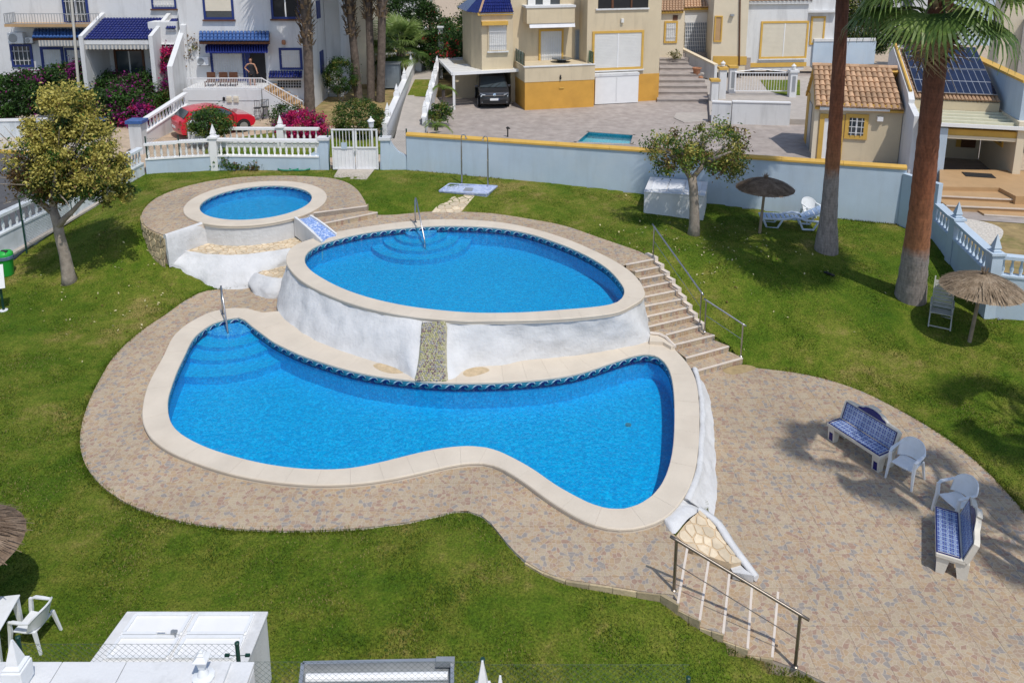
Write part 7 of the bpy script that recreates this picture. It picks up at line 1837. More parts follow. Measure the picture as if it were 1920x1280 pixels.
# hedge of shrubs before the row house
hedge = [((20, 222), (2.0, 1.3, 1.2), ['leaf_dark', 'leaf_mid', 'bougain_dark'], [.55, .37, .08], 'dark shrub at the road end of the planting by the flaking wall'), ((75, 214), (1.9, 1.4, 1.25), ['leaf_dark', 'leaf_mid', 'bougain_dark'], [.5, .35, .15], 'dark shrub with a few magenta sprays below the navy door'), ((125, 205), (1.5, 1.2, 1.3), ['leaf_dark', 'leaf_mid', 'leaf_olive'], [.5, .35, .15], 'rounded dark shrub beside the lamp post'), ((205, 208), (1.4, 1.2, 1.1), ['leaf_mid', 'leaf_dark', 'bougain_dark'], [.55, .3, .15], 'leafy shrub half covering the blue roofed porch'), ((165, 238), (1.3, 1.0, 1.0), ['leaf_dark', 'leaf_mid', 'leaf_olive'], [.45, .35, .2], 'low shrub at the foot of the lamp post'), ((228, 236), (1.4, 1.0, 1.0), ['leaf_mid', 'leaf_dark', 'bougain_dark'], [.5, .4, .1], 'low leafy shrub beside the purple bougainvillea'), ((262, 215), (1.6, 1.2, 1.2), ['leaf_dark', 'leaf_mid', 'bougain_dark'], [.45, .35, .2], 'dark shrub with purple bracts below the porch')]
for i, ((px, py), rad, ms, pr, lab) in enumerate(hedge):
	shrub(lab, G(px, py, 1.45), rad, ms, pr, 170, 50, .085, .2, 100 + i, hollow=.65, stems=8, group='dark shrubs before the row house')
shrub('bright magenta bougainvillea climbing beside the porch pillar', G(150, 205, 1.45), (.7, .6, 1.5), ['bougain_dark', 'leaf_dark'], [.75, .25], 60, 45, .07, .16, 111, cat='bougainvillea', name='bougainvillea')
shrub('tall column of magenta bougainvillea between the two row houses', G(331, 205, 1.6), (.85, .7, 1.75), ['bougain', 'bougain_dark', 'leaf_dark'], [.5, .38, .12], 140, 55, .07, .15, 112, cat='bougainvillea', name='bougainvillea', lobes=[((0, 0, 1.9), (.85, .7, 1.7)), ((.1, 0, 3.0), (.6, .5, .7))])
shrub('withered brown creeper arching above the magenta bougainvillea', G(352, 180, 2.4), (.7, .4, .7), ['leaf_brown', 'dry_leaf', 'leaf_olive'], [.5, .3, .2], 50, 30, .07, .14, 113, cat='creeper', name='creeper', lobes=[((-.2, 0, 2.2), (.7, .4, .35)), ((.5, 0, 2.9), (.35, .3, .6))])
shrub('bright purple bougainvillea above the slanting balustrade', G(254, 236, 1.55), (.95, .7, .65), ['bougain_dark', 'bougain', 'leaf_dark'], [.7, .15, .15], 80, 50, .07, .14, 114, cat='bougainvillea', name='bougainvillea')
shrub('mixed low shrub under the tall magenta bougainvillea', G(320, 212, 1.7), (1.0, .6, .6), ['leaf_mid', 'leaf_olive', 'leaf_brown'], [.5, .3, .2], 50, 40, .07, .14, 115)
m = MB(); q = G(303, 196, 1.9); m.loft([[q + Vector((math.cos(a) * .5 * k + .1 * z, math.sin(a) * .4 * k, z)) for a in np.linspace(0, 6.0, 10)] for z, k in ((0, 1), (.5, 1.05), (1.0, .8), (1.25, .3))], True); tag(m.build('dark_cover', ['black_plastic'], smooth=True), 'black plastic cover slumped among the shrubs by the porch', 'cover')
# garden up the path
shrub('large round shrub covered in white blossom above the path', G(765, 112, 2.3), (2.1, 1.6, 1.7), ['leaf_dark', 'leaf_mid'], [.7, .3], 260, 60, .08, .2, 120, hollow=.75, stems=8, lobes=[((.2, 0, 2.9), (2.2, 1.6, 1.9))], flowers=('blossom_white', 90, .10))
for i, (px, py, sc, ms, pr) in enumerate([(835, 90, 1.3, ['leaf_dark', 'leaf_mid', 'blossom_red'], [.55, .35, .1]), (868, 75, 1.5, ['leaf_mid', 'leaf_dark', 'leaf_olive'], [.5, .35, .15]), (800, 66, 1.6, ['leaf_dark', 'leaf_mid', 'blossom_red'], [.55, .38, .07]), (905, 40, 1.8, ['leaf_dark', 'leaf_mid'], [.6, .4]), (700, 60, 1.7, ['leaf_dark', 'leaf_mid'], [.6, .4])]):
	shrub(['dark shrub dotted with red flowers behind the white blossom', 'mid green garden shrub beside the villa bay', 'tall dark shrub with red flowers at the upper edge', 'dark foliage behind the blue roofed bay', 'dark foliage behind the tall palm trunks'][i], G(px, py + 45, 2.3), (1.3 * sc, 1.0 * sc, 1.2 * sc), ms, pr, 150, 50, .09, .22, 130 + i, hollow=.65)
shrub('narrow yellow green conifer beside the white pillar', G(836, 112, 2.2), (.55, .5, 1.0), ['leaf_light', 'leaf_yellow', 'leaf_mid'], [.4, .25, .35], 80, 50, .06, .12, 140, name='conifer', cat='conifer', lobes=[((0, 0, 1.0), (.6, .5, 1.1)), ((0, 0, 2.0), (.35, .3, .7))])
def leafy_palm(label, c, n, L, seed, m_='frond', trunk=0.0, name='palm_plant', w=.07, rise=.9):
	root = thing(name, label, 'plant', c); r = random.Random(seed)
	if trunk:
		m = MB(); m.tube([(0, 0, -.05), (0, 0, trunk)], [.12, .09], 7); m.build('trunk', ['palm_bark_c'], root)
	for k in range(n):
		az = 2 * math.pi * k / n + r.uniform(-.3, .3); l = L * r.uniform(.75, 1.1); d = Vector((math.cos(az), math.sin(az), 0)); s = Vector((-math.sin(az), math.cos(az), 0)); el = r.uniform(.35, 1.25) * rise; mb = MB(); sp = []
		for i in range(7): t = i / 6; sp.append(Vector((0, 0, trunk)) + d * l * t * math.cos(el) * (1 - .1 * t) + Vector((0, 0, l * (math.sin(el) * t - .75 * t * t))))
		mb.tube(sp, [.02 - .0025 * i for i in range(7)], 3)
		for i in range(1, 7):
			for sg in (-1, 1):
				for f in (0, .5):
					p = sp[i - 1].lerp(sp[i], f); tip = p + s * sg * l * .24 * (1 - .5 * i / 7) + (sp[i] - sp[i - 1]).normalized() * l * .13 + Vector((0, 0, -.02)); mb.poly([p - d * w * .3, p + d * w * .3, tip])
		mb.build('frond', [m_], root)
	return root
leafy_palm('small bright palm with a slim trunk at the carport corner', G(832, 206, 1.6), 11, 1.15, 3, 'leaf_light', 1.15, rise=1.0)
leafy_palm('low yellow green cycad spilling by the long wall end', G(818, 243, 1.55), 12, 1.3, 4, 'leaf_light', .15)
leafy_palm('darker cycad behind the low yellow green one', G(822, 222, 1.6), 11, 1.1, 5, 'leaf_mid', .25)
leafy_palm('broad green banana plant beside the blue roofed bay', G(856, 112, 2.3), 9, 2.2, 6, 'leaf_mid', 1.2, 'banana_plant', .5, 1.2)
shrub('dense green bush under the small carport palm', G(824, 226, 1.55), (.6, .5, .45), ['leaf_mid', 'leaf_olive'], [.6, .4], 40, 40, .07, .12, 150)
for i, px in enumerate((1395, 1412, 1440, 1462)):
	leafy_palm(['spiky dark plant at the drainpipe end of the side garden', 'spiky plant second along from the drainpipe', 'spiky plant below the wide cream shutters', 'spiky plant nearest the white lantern pier'][i], G(px, 132, 1.75), 10, .95, 30 + i, 'leaf_dark' if i % 2 == 0 else 'leaf_olive', .05, 'spiky_plant', .12, 1.35)
shrub('small dry plant at the head of the courtyard steps', G(1266, 110, 2.85), (.35, .3, .35), ['leaf_olive', 'leaf_brown'], [.6, .4], 14, 24, .06, .1, 160)
shrub('dark conifer foliage behind the pale blue parapet', G(1620, 100, 2.2), (2.6, 1.5, 2.4), ['leaf_dark', 'leaf_olive'], [.75, .25], 220, 55, .11, .28, 161, hollow=.6)
shrub('dark hedge behind the solar panel house', G(1720, 92, 2.2), (2.2, 1.2, 1.2), ['leaf_dark', 'leaf_mid'], [.7, .3], 120, 50, .1, .25, 162, hollow=.6)
# scattered fallen leaves on the lawn
n = 420; r = np.random.default_rng(2); pts = []
for cx_, cy_, sp, k in ((-12.6, 23.2, 1.8, 110), (5.2, 25.2, 1.6, 170), (7.6, 24.6, 1.5, 90)):
	q = r.normal(size=(k, 2)) * sp + (cx_, cy_); q = q[[not inside(p, deck_up) and not inside(p, stair_zone) and not inside(p, deck_sm) and not inside(p, deck_low) and inside(p, lawn_edge) for p in q]]; z = ground_np(q[:, 0], q[:, 1]) + .045; pts.append(np.column_stack([q, z]))
pts = np.concatenate(pts); M['leaf_fallen'] = leaf_mat('fallen_leaf', [(.45, .40, .18), (.62, .58, .36)], .8, 0)
tag(leaf_object('fallen_leaves', pts, .04, ['leaf_fallen', 'leaf_brown'], (r.random(len(pts)) < .3).astype(int), None, 77, .6, 2.0), kind='stuff')
# tufts of longer grass along walls and paving edges
def tufts():
	r = np.random.default_rng(6); P_ = []
	for line, n in ((smooth_line([p for p in deck_low[:60]], .04, False), 3), (smooth_line([p for p in deck_sm[:40]], .05, False), 2), (smooth_line([p for p in terrace[:55]], .04, False), 3), (smooth_line([p for p in deck_up[:22]], .05, False), 2), (smooth_line([Vector((p.x, p.y)) for p in (G(765, 318, 1.5), Vector((14.2, 27.7, .9)))], .04, False), 4), (smooth_line([Vector((p.x, p.y)) for p in (c0, c1)], .04, False), 3)):
		for p in line:
			for k in range(n): P_.append((p[0] + r.normal() * .04, p[1] + r.normal() * .05 - .03))
	q = np.array(P_); ok = inside_np(q[:, 0], q[:, 1], lawn_edge)
	for poly, z in pads: ok &= ~inside_np(q[:, 0], q[:, 1], offset_poly(poly, -.05))
	ok &= ~inside_np(q[:, 0], q[:, 1], offset_poly(low_steps, .1)) & ~inside_np(q[:, 0], q[:, 1], stair_zone)
	q = q[ok]; z = ground_np(q[:, 0], q[:, 1]); mb = MB()
	for (x, y), zz in zip(q, z):
		for k in range(3):
			a = r.uniform(0, 6.3); h = r.uniform(.03, .09); l = r.uniform(0, .06); w = .012; mb.add([(x - math.cos(a) * w, y - math.sin(a) * w, zz - .02), (x + math.cos(a) * w, y + math.sin(a) * w, zz - .02), (x + r.normal() * l, y + r.normal() * l, zz + h)], [(0, 1, 2)])
	tag(mb.build('grass_fringe', ['lawn']), kind='stuff')
tufts()
# ================================================================== furniture and loose objects
def part(mb, name, m, parent, **k): return mb.build(name, [m] if isinstance(m, str) else list(m), parent, **k)
def ground_at(px, py, z): return G(px, py, z)
# ---- thatched parasols
def parasol(label, base, h_rim, rad, lean, seed, m_='straw', rise=.42, n=1500, pole=True):
	root = thing('thatched_parasol', label, 'parasol', base); r = random.Random(seed); b = Vector((0, 0, -.1)); t = Vector((lean[0], lean[1], h_rim + rise * .9))
	m = MB(); m.tube([b, b.lerp(t, .5), t], [.055, .05, .045], 8); part(m, 'pole', 'wood', root)
	m = MB(); rows = []
	for k, z, f in ((1, h_rim, 1), (.7, h_rim + rise * .42, 1), (.35, h_rim + rise * .78, 1), (.06, h_rim + rise * 1.02, 1)): rows.append([Vector((lean[0] + rad * .97 * k * math.cos(a), lean[1] + rad * .97 * k * math.sin(a), z)) for a in [2 * math.pi * i / 28 for i in range(28)]])
	m.loft(rows, True, 0, False, True); part(m, 'canopy', m_, root, smooth=True)
	st = MB()
	for k in range(n):
		a = r.uniform(0, 6.2832); q0 = r.uniform(.05, .72); q1 = min(1.05, q0 + r.uniform(.22, .38)); d = Vector((math.cos(a), math.sin(a), 0)); s_ = Vector((-math.sin(a), math.cos(a), 0))
		zz = lambda q: h_rim + rise * (1.02 - q * (.35 + .67 * q) if q < 1 else 0) + .01
		p0 = Vector((lean[0], lean[1], zz(q0) + r.uniform(.005, .03))) + d * rad * q0; p1 = Vector((lean[0], lean[1], zz(q1) + r.uniform(-.01, .035) - (.05 * r.random() if q1 > 1 else 0))) + d * rad * q1 * r.uniform(.98, 1.02) + s_ * r.uniform(-.05, .05); w = r.uniform(.006, .018)
		st.add([p0 - s_ * w, p0 + s_ * w, p1 + s_ * w * .4, p1 - s_ * w * .4], [(0, 1, 2, 3)])
	tag(part(st, 'thatch', m_, root), kind='stuff')
	m = MB()
	for k in range(26): a = r.uniform(0, 6.3); m.tube([(lean[0], lean[1], h_rim + rise * .95), (lean[0] + math.cos(a) * .05, lean[1] + math.sin(a) * .05, h_rim + rise * 1.12), (lean[0] + math.cos(a) * r.uniform(.05, .13), lean[1] + math.sin(a) * r.uniform(.05, .13), h_rim + rise * 1.12 + r.uniform(.1, .22))], [.02, .012, .004], 3)
	part(m, 'straw_topknot', m_, root); return root
parasol('thatched straw parasol shading the grey slatted recliner by the stepped balustrade', GT(1817, 641), 1.58, 1.12, (.22, .10), 3, 'straw')
parasol('dark weathered thatched parasol beside the blue sun lounger', GT(1424, 437), 1.62, 1.02, (.10, .05), 4, 'straw_dark', .34)
q = G(-92, 1010, 1.75); parasol('large thatched parasol cut off by the picture edge above the plastic table', (q.x, q.y - .1, 0), 1.62, 1.12, (0, .0), 5, 'straw_dark')
# ---- moulded plastic armchair
def armchair_parts():
	P_ = {}
	m = MB(); rows = []
	for j in range(5):
		t = j / 4; y = -.23 + .44 * t; rows.append([(x * (.235 - .02 * t), y, .425 - .03 * math.sin(math.pi * t) - .012 * (1 - abs(x)) - (.02 if t == 0 else 0)) for x in np.linspace(-1, 1, 7)])
	lo = [[(x, y, z - .02) for x, y, z in r] for r in rows]; m.loft(rows); m.loft(lo[::-1]); m.loft([rows[0], lo[0]][::-1]); m.loft([rows[-1], lo[-1]]); m.loft([[r[0] for r in rows], [r[0] for r in lo]]); m.loft([[r[-1] for r in lo], [r[-1] for r in rows]]); P_['seat'] = m.mesh('seat', ['plastic'], 40)
	m = MB(); N = 15
	def bp(u, t, off=0.0):
		a = R(-68 + 136 * u); rr = .265 + .03 * t; top = .84 - .17 * abs(2 * u - 1) ** 2.4; z = .44 + (top - .44) * t
		return Vector((math.sin(a) * (rr + off), -.03 + math.cos(a) * (rr + off) * .92 + .09 * t, z))
	for i in range(N):
		if False:
			for t0, t1 in ((.0, .12), (.86, 1)): pass
			seg = ((0, .14), (.84, 1))
		else: seg = ((0, 1),)
		for t0, t1 in seg:
			for off in (0, .02):
				q = [[bp(u, t0 + (t1 - t0) * k / 4, off) for u in (i / N, (i + 1) / N)] for k in range(5)]
				m.loft(q if off else [r[::-1] for r in q])
	rim = [bp(k / 20, 1.0, .01) for k in range(21)]; m.tube(rim, .018, 5); P_['backrest'] = m.mesh('backrest', ['plastic'], 50)
	for s, nm in ((-1, 'arm_a'), (1, 'arm_b')):
		m = MB(); e = bp(1 if s > 0 else 0, 1, .01); pts = [e, Vector((s * .29, .02, .665)), Vector((s * .29, -.16, .665)), Vector((s * .275, -.235, .63))]
		rows = []
		for i, p in enumerate(pts): w = (.02, .03, .032, .026)[i]; rows.append([p + Vector((-w, 0, -.012)), p + Vector((w, 0, -.012)), p + Vector((w, 0, .012)), p + Vector((-w, 0, .012))])
		m.loft(rows, True, 0, True, True); P_[nm] = m.mesh('arm', ['plastic'], 40)
		m = MB(); rows = []
		for p, w, d in ((Vector((s * .275, -.235, .65)), .02, .03), (Vector((s * .262, -.245, .42)), .026, .034), (Vector((s * .285, -.30, .0)), .018, .022)): rows.append([p + Vector((-w, -d, 0)), p + Vector((w, -d, 0)), p + Vector((w, d, 0)), p + Vector((-w, d, 0))])
		m.loft(rows, True, 0, True, True); P_['legf' + nm] = m.mesh('leg', ['plastic'], 40)
		m = MB(); rows = []
		for p, w, d in ((Vector((s * .235, .21, .46)), .026, .03), (Vector((s * .27, .31, .0)), .018, .02)): rows.append([p + Vector((-w, -d, 0)), p + Vector((w, -d, 0)), p + Vector((w, d, 0)), p + Vector((-w, d, 0))])
		m.loft(rows, True, 0, True, True); P_['legb' + nm] = m.mesh('leg', ['plastic'], 40)
	return P_
CH = armchair_parts()
def armchair(label, loc, rz, s=1.0):
	root = thing('plastic_chair', label, 'chair', loc, rz, 'white moulded plastic armchairs')
	for k, me in CH.items():
		o = bpy.data.objects.new(me.name.split('.')[0], me); COL.objects.link(o); o.parent = root
	root.scale = (s, s, s); return root
armchair('white plastic armchair at the end of the shaded blue bench', G(1697, 897, Z_TER) , R(-52), 1.02)
armchair('white plastic armchair standing in shade behind the sunny blue bench', G(1790, 968, Z_TER), R(-75), 1.02)
armchair('white plastic armchair behind the blue sun lounger', GT(1518, 416), R(10), 1.0)
armchair('white plastic armchair beside the plastic table in the lower corner', G(68, 1200, 0), R(-98), .88)
tbl = thing('plastic_table', 'white plastic garden table cut off at the picture edge', 'table', G(-22, 1226, 0), R(8))
m = MB(); m.box((0, 0, .70), (.80, .80, .03)); m.box((0, 0, .66), (.72, .72, .05)); part(m, 'tabletop', 'plastic', tbl, bevel=.012)
for sx in (-1, 1):
	for sy in (-1, 1):
		m = MB(); rows = []
		for p, w in ((Vector((sx * .34, sy * .34, .68)), .045), (Vector((sx * .37, sy * .37, 0)), .022)): rows.append([p + Vector((a * w, b * w, 0)) for a, b in ((-1, -1), (1, -1), (1, 1), (-1, 1))])
		m.loft(rows, True, 0, True, True); part(m, 'leg', 'plastic', tbl)
# ---- tiled benches
def bench_tile():
	m, nt, b = new_mat('blue_pattern_tile'); o = _obj(nt)
	def chk(scale, rot):
		mp = nt.nodes.new('ShaderNodeMapping'); mp.inputs['Rotation'].default_value = (0, 0, rot); mp.inputs['Scale'].default_value = (scale, scale, scale); nt.links.new(o, mp.inputs['Vector'])
		c = nt.nodes.new('ShaderNodeTexVoronoi'); c.feature = 'F1'; c.distance = 'MANHATTAN'; c.inputs['Randomness'].default_value = 0; c.inputs['Scale'].default_value = 1; nt.links.new(mp.outputs[0], c.inputs['Vector']); return c.outputs['Distance']
	c1 = _ramp(nt, chk(13.0, 0), [(0, (.015, .03, .22)), (.26, (.50, .57, .64)), (.46, (.06, .14, .42)), (.62, (.46, .53, .60)), (.74, (.02, .04, .26))], 'CONSTANT').outputs[0]
	c2 = _ramp(nt, chk(26.0, R(45)), [(0, (.10, .30, .40)), (.25, (1, 1, 1))], 'CONSTANT').outputs[0]
	nt.links.new(_mix(nt, .8, c1, c2, 'MULTIPLY'), b.inputs['Base Color']); b.inputs['Roughness'].default_value = .22; return m
M['bench_tile'] = bench_tile(); M['bench_white'] = mat('bench_cream_cement', (.66, .62, .54), .7, .08, 3, .2, 40, dirt=(.45, .40, .32), dirt_amt=.4, dirt_scale=4)
M['navy_tile'] = mat('navy_border_tile', (.01, .012, .12), .22, .2, 6, 0)
def bench(label, loc, rz, L=1.55):
	t = thing('tiled_bench', label, 'bench', loc, rz, 'blue tiled benches on the terrace'); h = L / 2
	m = MB(); m.box((0, -.03, .40), (L, .50, .09)); part(m, 'seat_slab', 'bench_white', t, bevel=.015)
	nu, tl = 10, (L - .16) / 10
	for i in range(nu):
		for j in range(3):
			m = MB(); m.box((0, 0, 0), (tl - .004, .118, .01)); o = part(m, 'tile', 'bench_tile', t); o.location = (-h + .08 + tl * (i + .5), -.19 + j * .122, .449)
	m = MB()
	for y in (-.262, .125): m.box((0, y, .448), (L - .06, .022, .012))
	for x in (-h + .045, h - .045): m.box((x, -.07, .448), (.03, .36, .012))
	part(m, 'navy_border', 'navy_tile', t)
	tilt = R(17); q = Matrix.Rotation(-tilt, 3, 'X'); B0 = Vector((0, .17, .42))
	prof = [(-h, 0)] + [(h, 0), (h, .46), (h - .1, .50), (h - .36, .52), (h - .44, .57), (h - .5, .60), (h - .62, .62), (.14, .67), (0, .69), (-.14, .67), (-h + .62, .62), (-h + .5, .60), (-h + .44, .57), (-h + .36, .52), (-h + .1, .50), (-h, .46)]
	m = MB(); n = len(prof); fr_ = [B0 + q @ Vector((x, 0, z)) for x, z in prof]; bk_ = [B0 + q @ Vector((x, .10, z)) for x, z in prof]
	m.add(fr_ + bk_, [list(range(n)), [n + i for i in range(n)][::-1]] + [(i, n + i, n + (i + 1) % n, (i + 1) % n) for i in range(n)]); part(m, 'backrest', 'bench_white', t)
	for i in range(nu):
		for j in range(3):
			m = MB(); m.box((0, 0, 0), (tl - .004, .01, .128)); o = part(m, 'tile', 'bench_tile', t); p = B0 + q @ Vector((-h + .08 + tl * (i + .5), -.006, .10 + j * .132)); o.location = p; o.rotation_euler = q.to_euler()
	m = MB(); arch = [(-.40, .47), (.40, .47), (.36, .52), (.26, .545), (.2, .59), (.1, .615), (0, .625), (-.1, .615), (-.2, .59), (-.26, .545), (-.36, .52)]; m.poly([B0 + q @ Vector((x, -.006, z)) for x, z in arch])
	for x0, x1, z0, z1 in ((-h + .05, h - .05, .012, .032), (-h + .05, h - .05, .432, .452), (-h + .05, -h + .075, .03, .44), (h - .075, h - .05, .03, .44)): m.poly([B0 + q @ Vector((a, -.007, b)) for a, b in ((x0, z0), (x1, z0), (x1, z1), (x0, z1))])
	part(m, 'navy_border', 'navy_tile', t)
	for s in (-1, 1):
		m = MB(); x = s * (h - .13)
		m.add([Vector((x + dx, y, z)) for dx in (-.09, .09) for y, z in ((-.24, 0), (-.10, 0), (-.04, .30), (.06, .30), (.12, 0), (.28, 0), (.30, .36), (-.26, .36))], [tuple(range(8)), tuple(range(15, 7, -1))] + [(i, 8 + i, 8 + (i + 1) % 8, (i + 1) % 8) for i in range(8)]); lg = part(m, 'leg', 'bench_white', t)
		m = MB(); m.box((x, -.247, .17), (.10, .012, .28)); part(m, 'navy_inlay', 'navy_tile', lg)
	return t
a, b = G(1572, 829, Z_TER), G(1638, 873, Z_TER); d = (b - a).normalized()
bench('blue tiled bench in dappled shade next to the white armchair', (a + b) / 2 + Vector((-d.y, d.x, 0)) * .12, math.atan2(d.y, d.x), 1.5)
a, b = G(1759, 1083, Z_TER), G(1757, 990, Z_TER); d = (a - b).normalized()
bench('blue tiled bench in full sun facing the lower pool', (a + b) / 2 + Vector((.22, 0, 0)), math.atan2(d.y, d.x), 1.45)
# ---- blue white sun lounger by the far parasol
t = thing('sun_lounger', 'pale blue plastic sun lounger with raised head under the far parasol', 'sun lounger', GT(1478, 425), R(-8))
M['lounger_blue'] = mat('pale_blue_plastic', (.55, .63, .74), .4, .05, 4, 0); M['lounger_slat'] = mat('blue_plastic_slat', (.36, .48, .68), .45, .08, 5, 0)
sl = MB()
for k in range(8):
	m = MB(); m.box((-.86 + k * .165, 0, .36), (.13, .52, .025)); part(m, 'slat', 'lounger_slat', t)
for k in range(5):
	m = MB(); u = .08 + k * .15; m.box((.42 + u * .86, 0, .38 + u * .5), (.13, .52, .025), rot=Matrix.Rotation(-R(30), 3, 'Y')); part(m, 'slat', 'lounger_slat', t)
for s in (-1, 1):
	m = MB(); y = s * .30
	m.tube([(-.98, y, .36), (-.2, y, .37), (.12, y, .46), (.34, y, .44), (.48, y, .37), (.95, y, .34), (1.0, y, .28)], .04, 6); m.tube([(.46, y, .40), (1.12, y, .74)], .03, 6)
	for x0 in (-.62, .62): m.tube([(x0 - .32, y, .34), (x0 - .18, y, .03), (x0 + .18, y, .03), (x0 + .34, y, .34)], .04, 6)
	part(m, 'side_frame', 'lounger_blue', t)
m = MB(); m.bar((-.99, -.3, .36), (-.99, .3, .36), .07, .05); m.bar((1.1, -.3, .73), (1.1, .3, .73), .06, .05); part(m, 'end_rail', 'lounger_blue', t)
# ---- grey slatted recliner under the right parasol
t = thing('garden_recliner', 'weathered grey slatted folding recliner in the parasol shade', 'recliner', GT(1762, 607), R(-30))
for k in range(5):
	m = MB(); m.box((0, -.24 + k * .105, .43 - k * .012), (.48, .085, .022)); part(m, 'slat', 'plastic_old', t)
for k in range(8):
	m = MB(); u = k * .105; m.box((0, .26 + u * .40, .45 + u * .86), (.48, .022, .088), rot=Matrix.Rotation(-R(25), 3, 'X')); part(m, 'slat', 'plastic_old', t)
for s in (-1, 1):
	x = s * .26; m = MB(); m.bar((x, -.30, .43), (x, .26, .38), .035, .045); m.bar((x, .22, .38), (x, .62, 1.22), .035, .045); part(m, 'side_rail', 'plastic_old', t)
	m = MB(); m.bar((x * 1.08, -.36, .0), (x * 1.08, .12, .64), .035, .04); part(m, 'leg', 'plastic_old', t)
	m = MB(); m.bar((x * 1.12, .46, 0), (x * 1.12, -.06, .63), .035, .04); part(m, 'leg', 'plastic_old', t)
	m = MB(); m.box((x * 1.1, .02, .655), (.05, .56, .03)); part(m, 'arm', 'plastic_old', t)
m = MB(); m.bar((-.28, -.33, .04), (.28, -.33, .04), .03); m.bar((-.28, .44, .04), (.28, .44, .04), .03); part(m, 'foot_bar', 'plastic_old', t)
# ---- white equipment boxes
def pump_box(label, corners, h, panels, z0, name='pump_box', rim=.09):
	c = sum(corners, Vector()) / 4; t = thing(name, label, 'pump house', (c.x, c.y, z0)); o = t.location.copy(); q = [Vector((p.x - o.x, p.y - o.y, 0)) for p in corners]
	m = MB(); m.prism([(p.x * .985, p.y * .985) for p in q], -.3, h - .05); part(m, 'rendered_body', 'white', t, bevel=.03)
	m = MB(); m.prism([(p.x, p.y) for p in q], h - .05, h); part(m, 'top_slab', 'white', t, bevel=.012)
	F = lambda u, v, z: q[0].lerp(q[1], u).lerp(q[3].lerp(q[2], u), v) + Vector((0, 0, z))
	nx, ny = panels
	for i in range(nx):
		for j in range(ny):
			u0, u1 = rim + (1 - 2 * rim) * i / nx + .008, rim + (1 - 2 * rim) * (i + 1) / nx - .008; v0, v1 = rim + (1 - 2 * rim) * j / ny + .008, rim + (1 - 2 * rim) * (j + 1) / ny - .008
			pm = MB(); pm.prism([(p.x, p.y) for p in (F(u0, v0, 0), F(u1, v0, 0), F(u1, v1, 0), F(u0, v1, 0))], h + .001, h + .025); hp_ = part(pm, 'hatch', 'paint', t)
			fm = MB()
			e0, e1 = .016, .024
			for a, b in (((u0 + e0, v0 + e1), (u1 - e0, v0 + e1)), ((u1 - e0, v0 + 2 * e1), (u1 - e0, v1 - 2 * e1)), ((u1 - e0, v1 - e1), (u0 + e0, v1 - e1)), ((u0 + e0, v1 - 2 * e1), (u0 + e0, v0 + 2 * e1))): fm.bar(F(*a, h + .038), F(*b, h + .038), .045, .02)
			part(fm, 'hatch_frame', 'plastic', hp_)
	return t, F
z = 1.12; zt_b = z + .95
cr = [G(1207, 359, zt_b), G(1322, 367, zt_b), G(1328, 341, zt_b), G(1219, 331, zt_b)]
pump_box('white rendered pump box standing against the long wall behind the forked tree', cr, zt_b - z, (3, 1), z)
cr = [G(164, 1246, 1.2), G(462, 1246, 1.2), G(503, 1145, 1.2), G(238, 1145, 1.2)]
tb_, F_ = pump_box('large white pump box with two framed hatches in the lower corner', cr, 1.2, (2, 2), 0, rim=.07)
p = F_(.44, .52, 1.26); m = MB(); m.box(p, (.08, .06, .05)); m.bar(p, p + Vector((.05, -.07, .0)), .02); m.lathe([(.03, 0), (.03, .05)], 8, p - Vector((.02, 0, .02))); tag(part(m, 'padlock', 'grey_metal', tb_), None)
p = F_(.36, .50, 1.255); m = MB(); m.tube([p + Vector((-.07, 0, 0)), p + Vector((-.06, 0, .04)), p + Vector((.06, 0, .04)), p + Vector((.07, 0, 0))], .012, 5); part(m, 'handle', 'paint', tb_)
# ---- bottom edge: wall, netting, lantern, finials
Zw = 2.15; yb = 8.05
wl = [W(-120, 1262, yb), W(478, 1247, yb)]
t = thing('front_wall', 'broad white garden wall running along the bottom corner of the picture', 'wall', (wl[0].lerp(wl[1], .5).x, yb - .3, Zw)); o = t.location.copy()
zt = W(200, 1247, yb).z; m = MB(); m.bb((wl[0].x - o.x, -.5, -1.6), (wl[1].x - o.x, .28, zt - Zw)); part(m, 'wall_body', 'white', t, bevel=.02)
for k in range(5):
	m = MB(); x0 = (wl[0].x - o.x) * (1 - k / 5) + (wl[1].x - o.x) * k / 5; x1 = (wl[0].x - o.x) * (1 - (k + 1) / 5) + (wl[1].x - o.x) * (k + 1) / 5; m.bb((x0 + .004, -.54, zt - Zw + .001), (x1 - .004, .31, zt - Zw + .05)); part(m, 'coping_slab', 'white', t, bevel=.008)
def finial_block(label, px, py, y, w, hh, s=1.0, name='pier_finial'):
	p = W(px, py, y); t = thing(name, label, 'finial', (p.x, p.y, p.z)); m = MB(); m.box((0, 0, -.12), (w, w, .24)); m.box((0, 0, -.3), (w * .86, w * .86, .4)); part(m, 'pier_cap', 'plastic', t, bevel=.012)
	m = MB(); m.lathe([(w * .6, 0), (w * .62, .03), (w * .42, .06), (w * .40, .09), (.015, hh)], 4, rot=math.pi / 4); part(m, 'pyramid', 'plastic', t); return t
finial_block('white pyramid finial on a square block at the lower corner', 30, 1247, 7.75, .24, .36)
finial_block('white pyramid finial in front of the wire fence nearer the light trough', 905, 1292, 7.55, .2, .40)
finial_block('small white finial tip just right of the taller white finial', 938, 1306, 7.6, .13, .3)
p = W(381, 1262, 7.8); t = thing('wall_lantern', 'white garden lantern on a tapering foot on the broad wall', 'lantern', p)
m = MB(); m.lathe([(.13, -.05), (.13, -.03), (.07, -.01), (.045, .06), (.03, .09)], 12); part(m, 'foot', 'plastic', t, smooth=40)
m = MB(); m.lathe([(.05, .09), (.075, .21)], 4, rot=math.pi / 4); part(m, 'glass_body', 'lamp_glass', t)
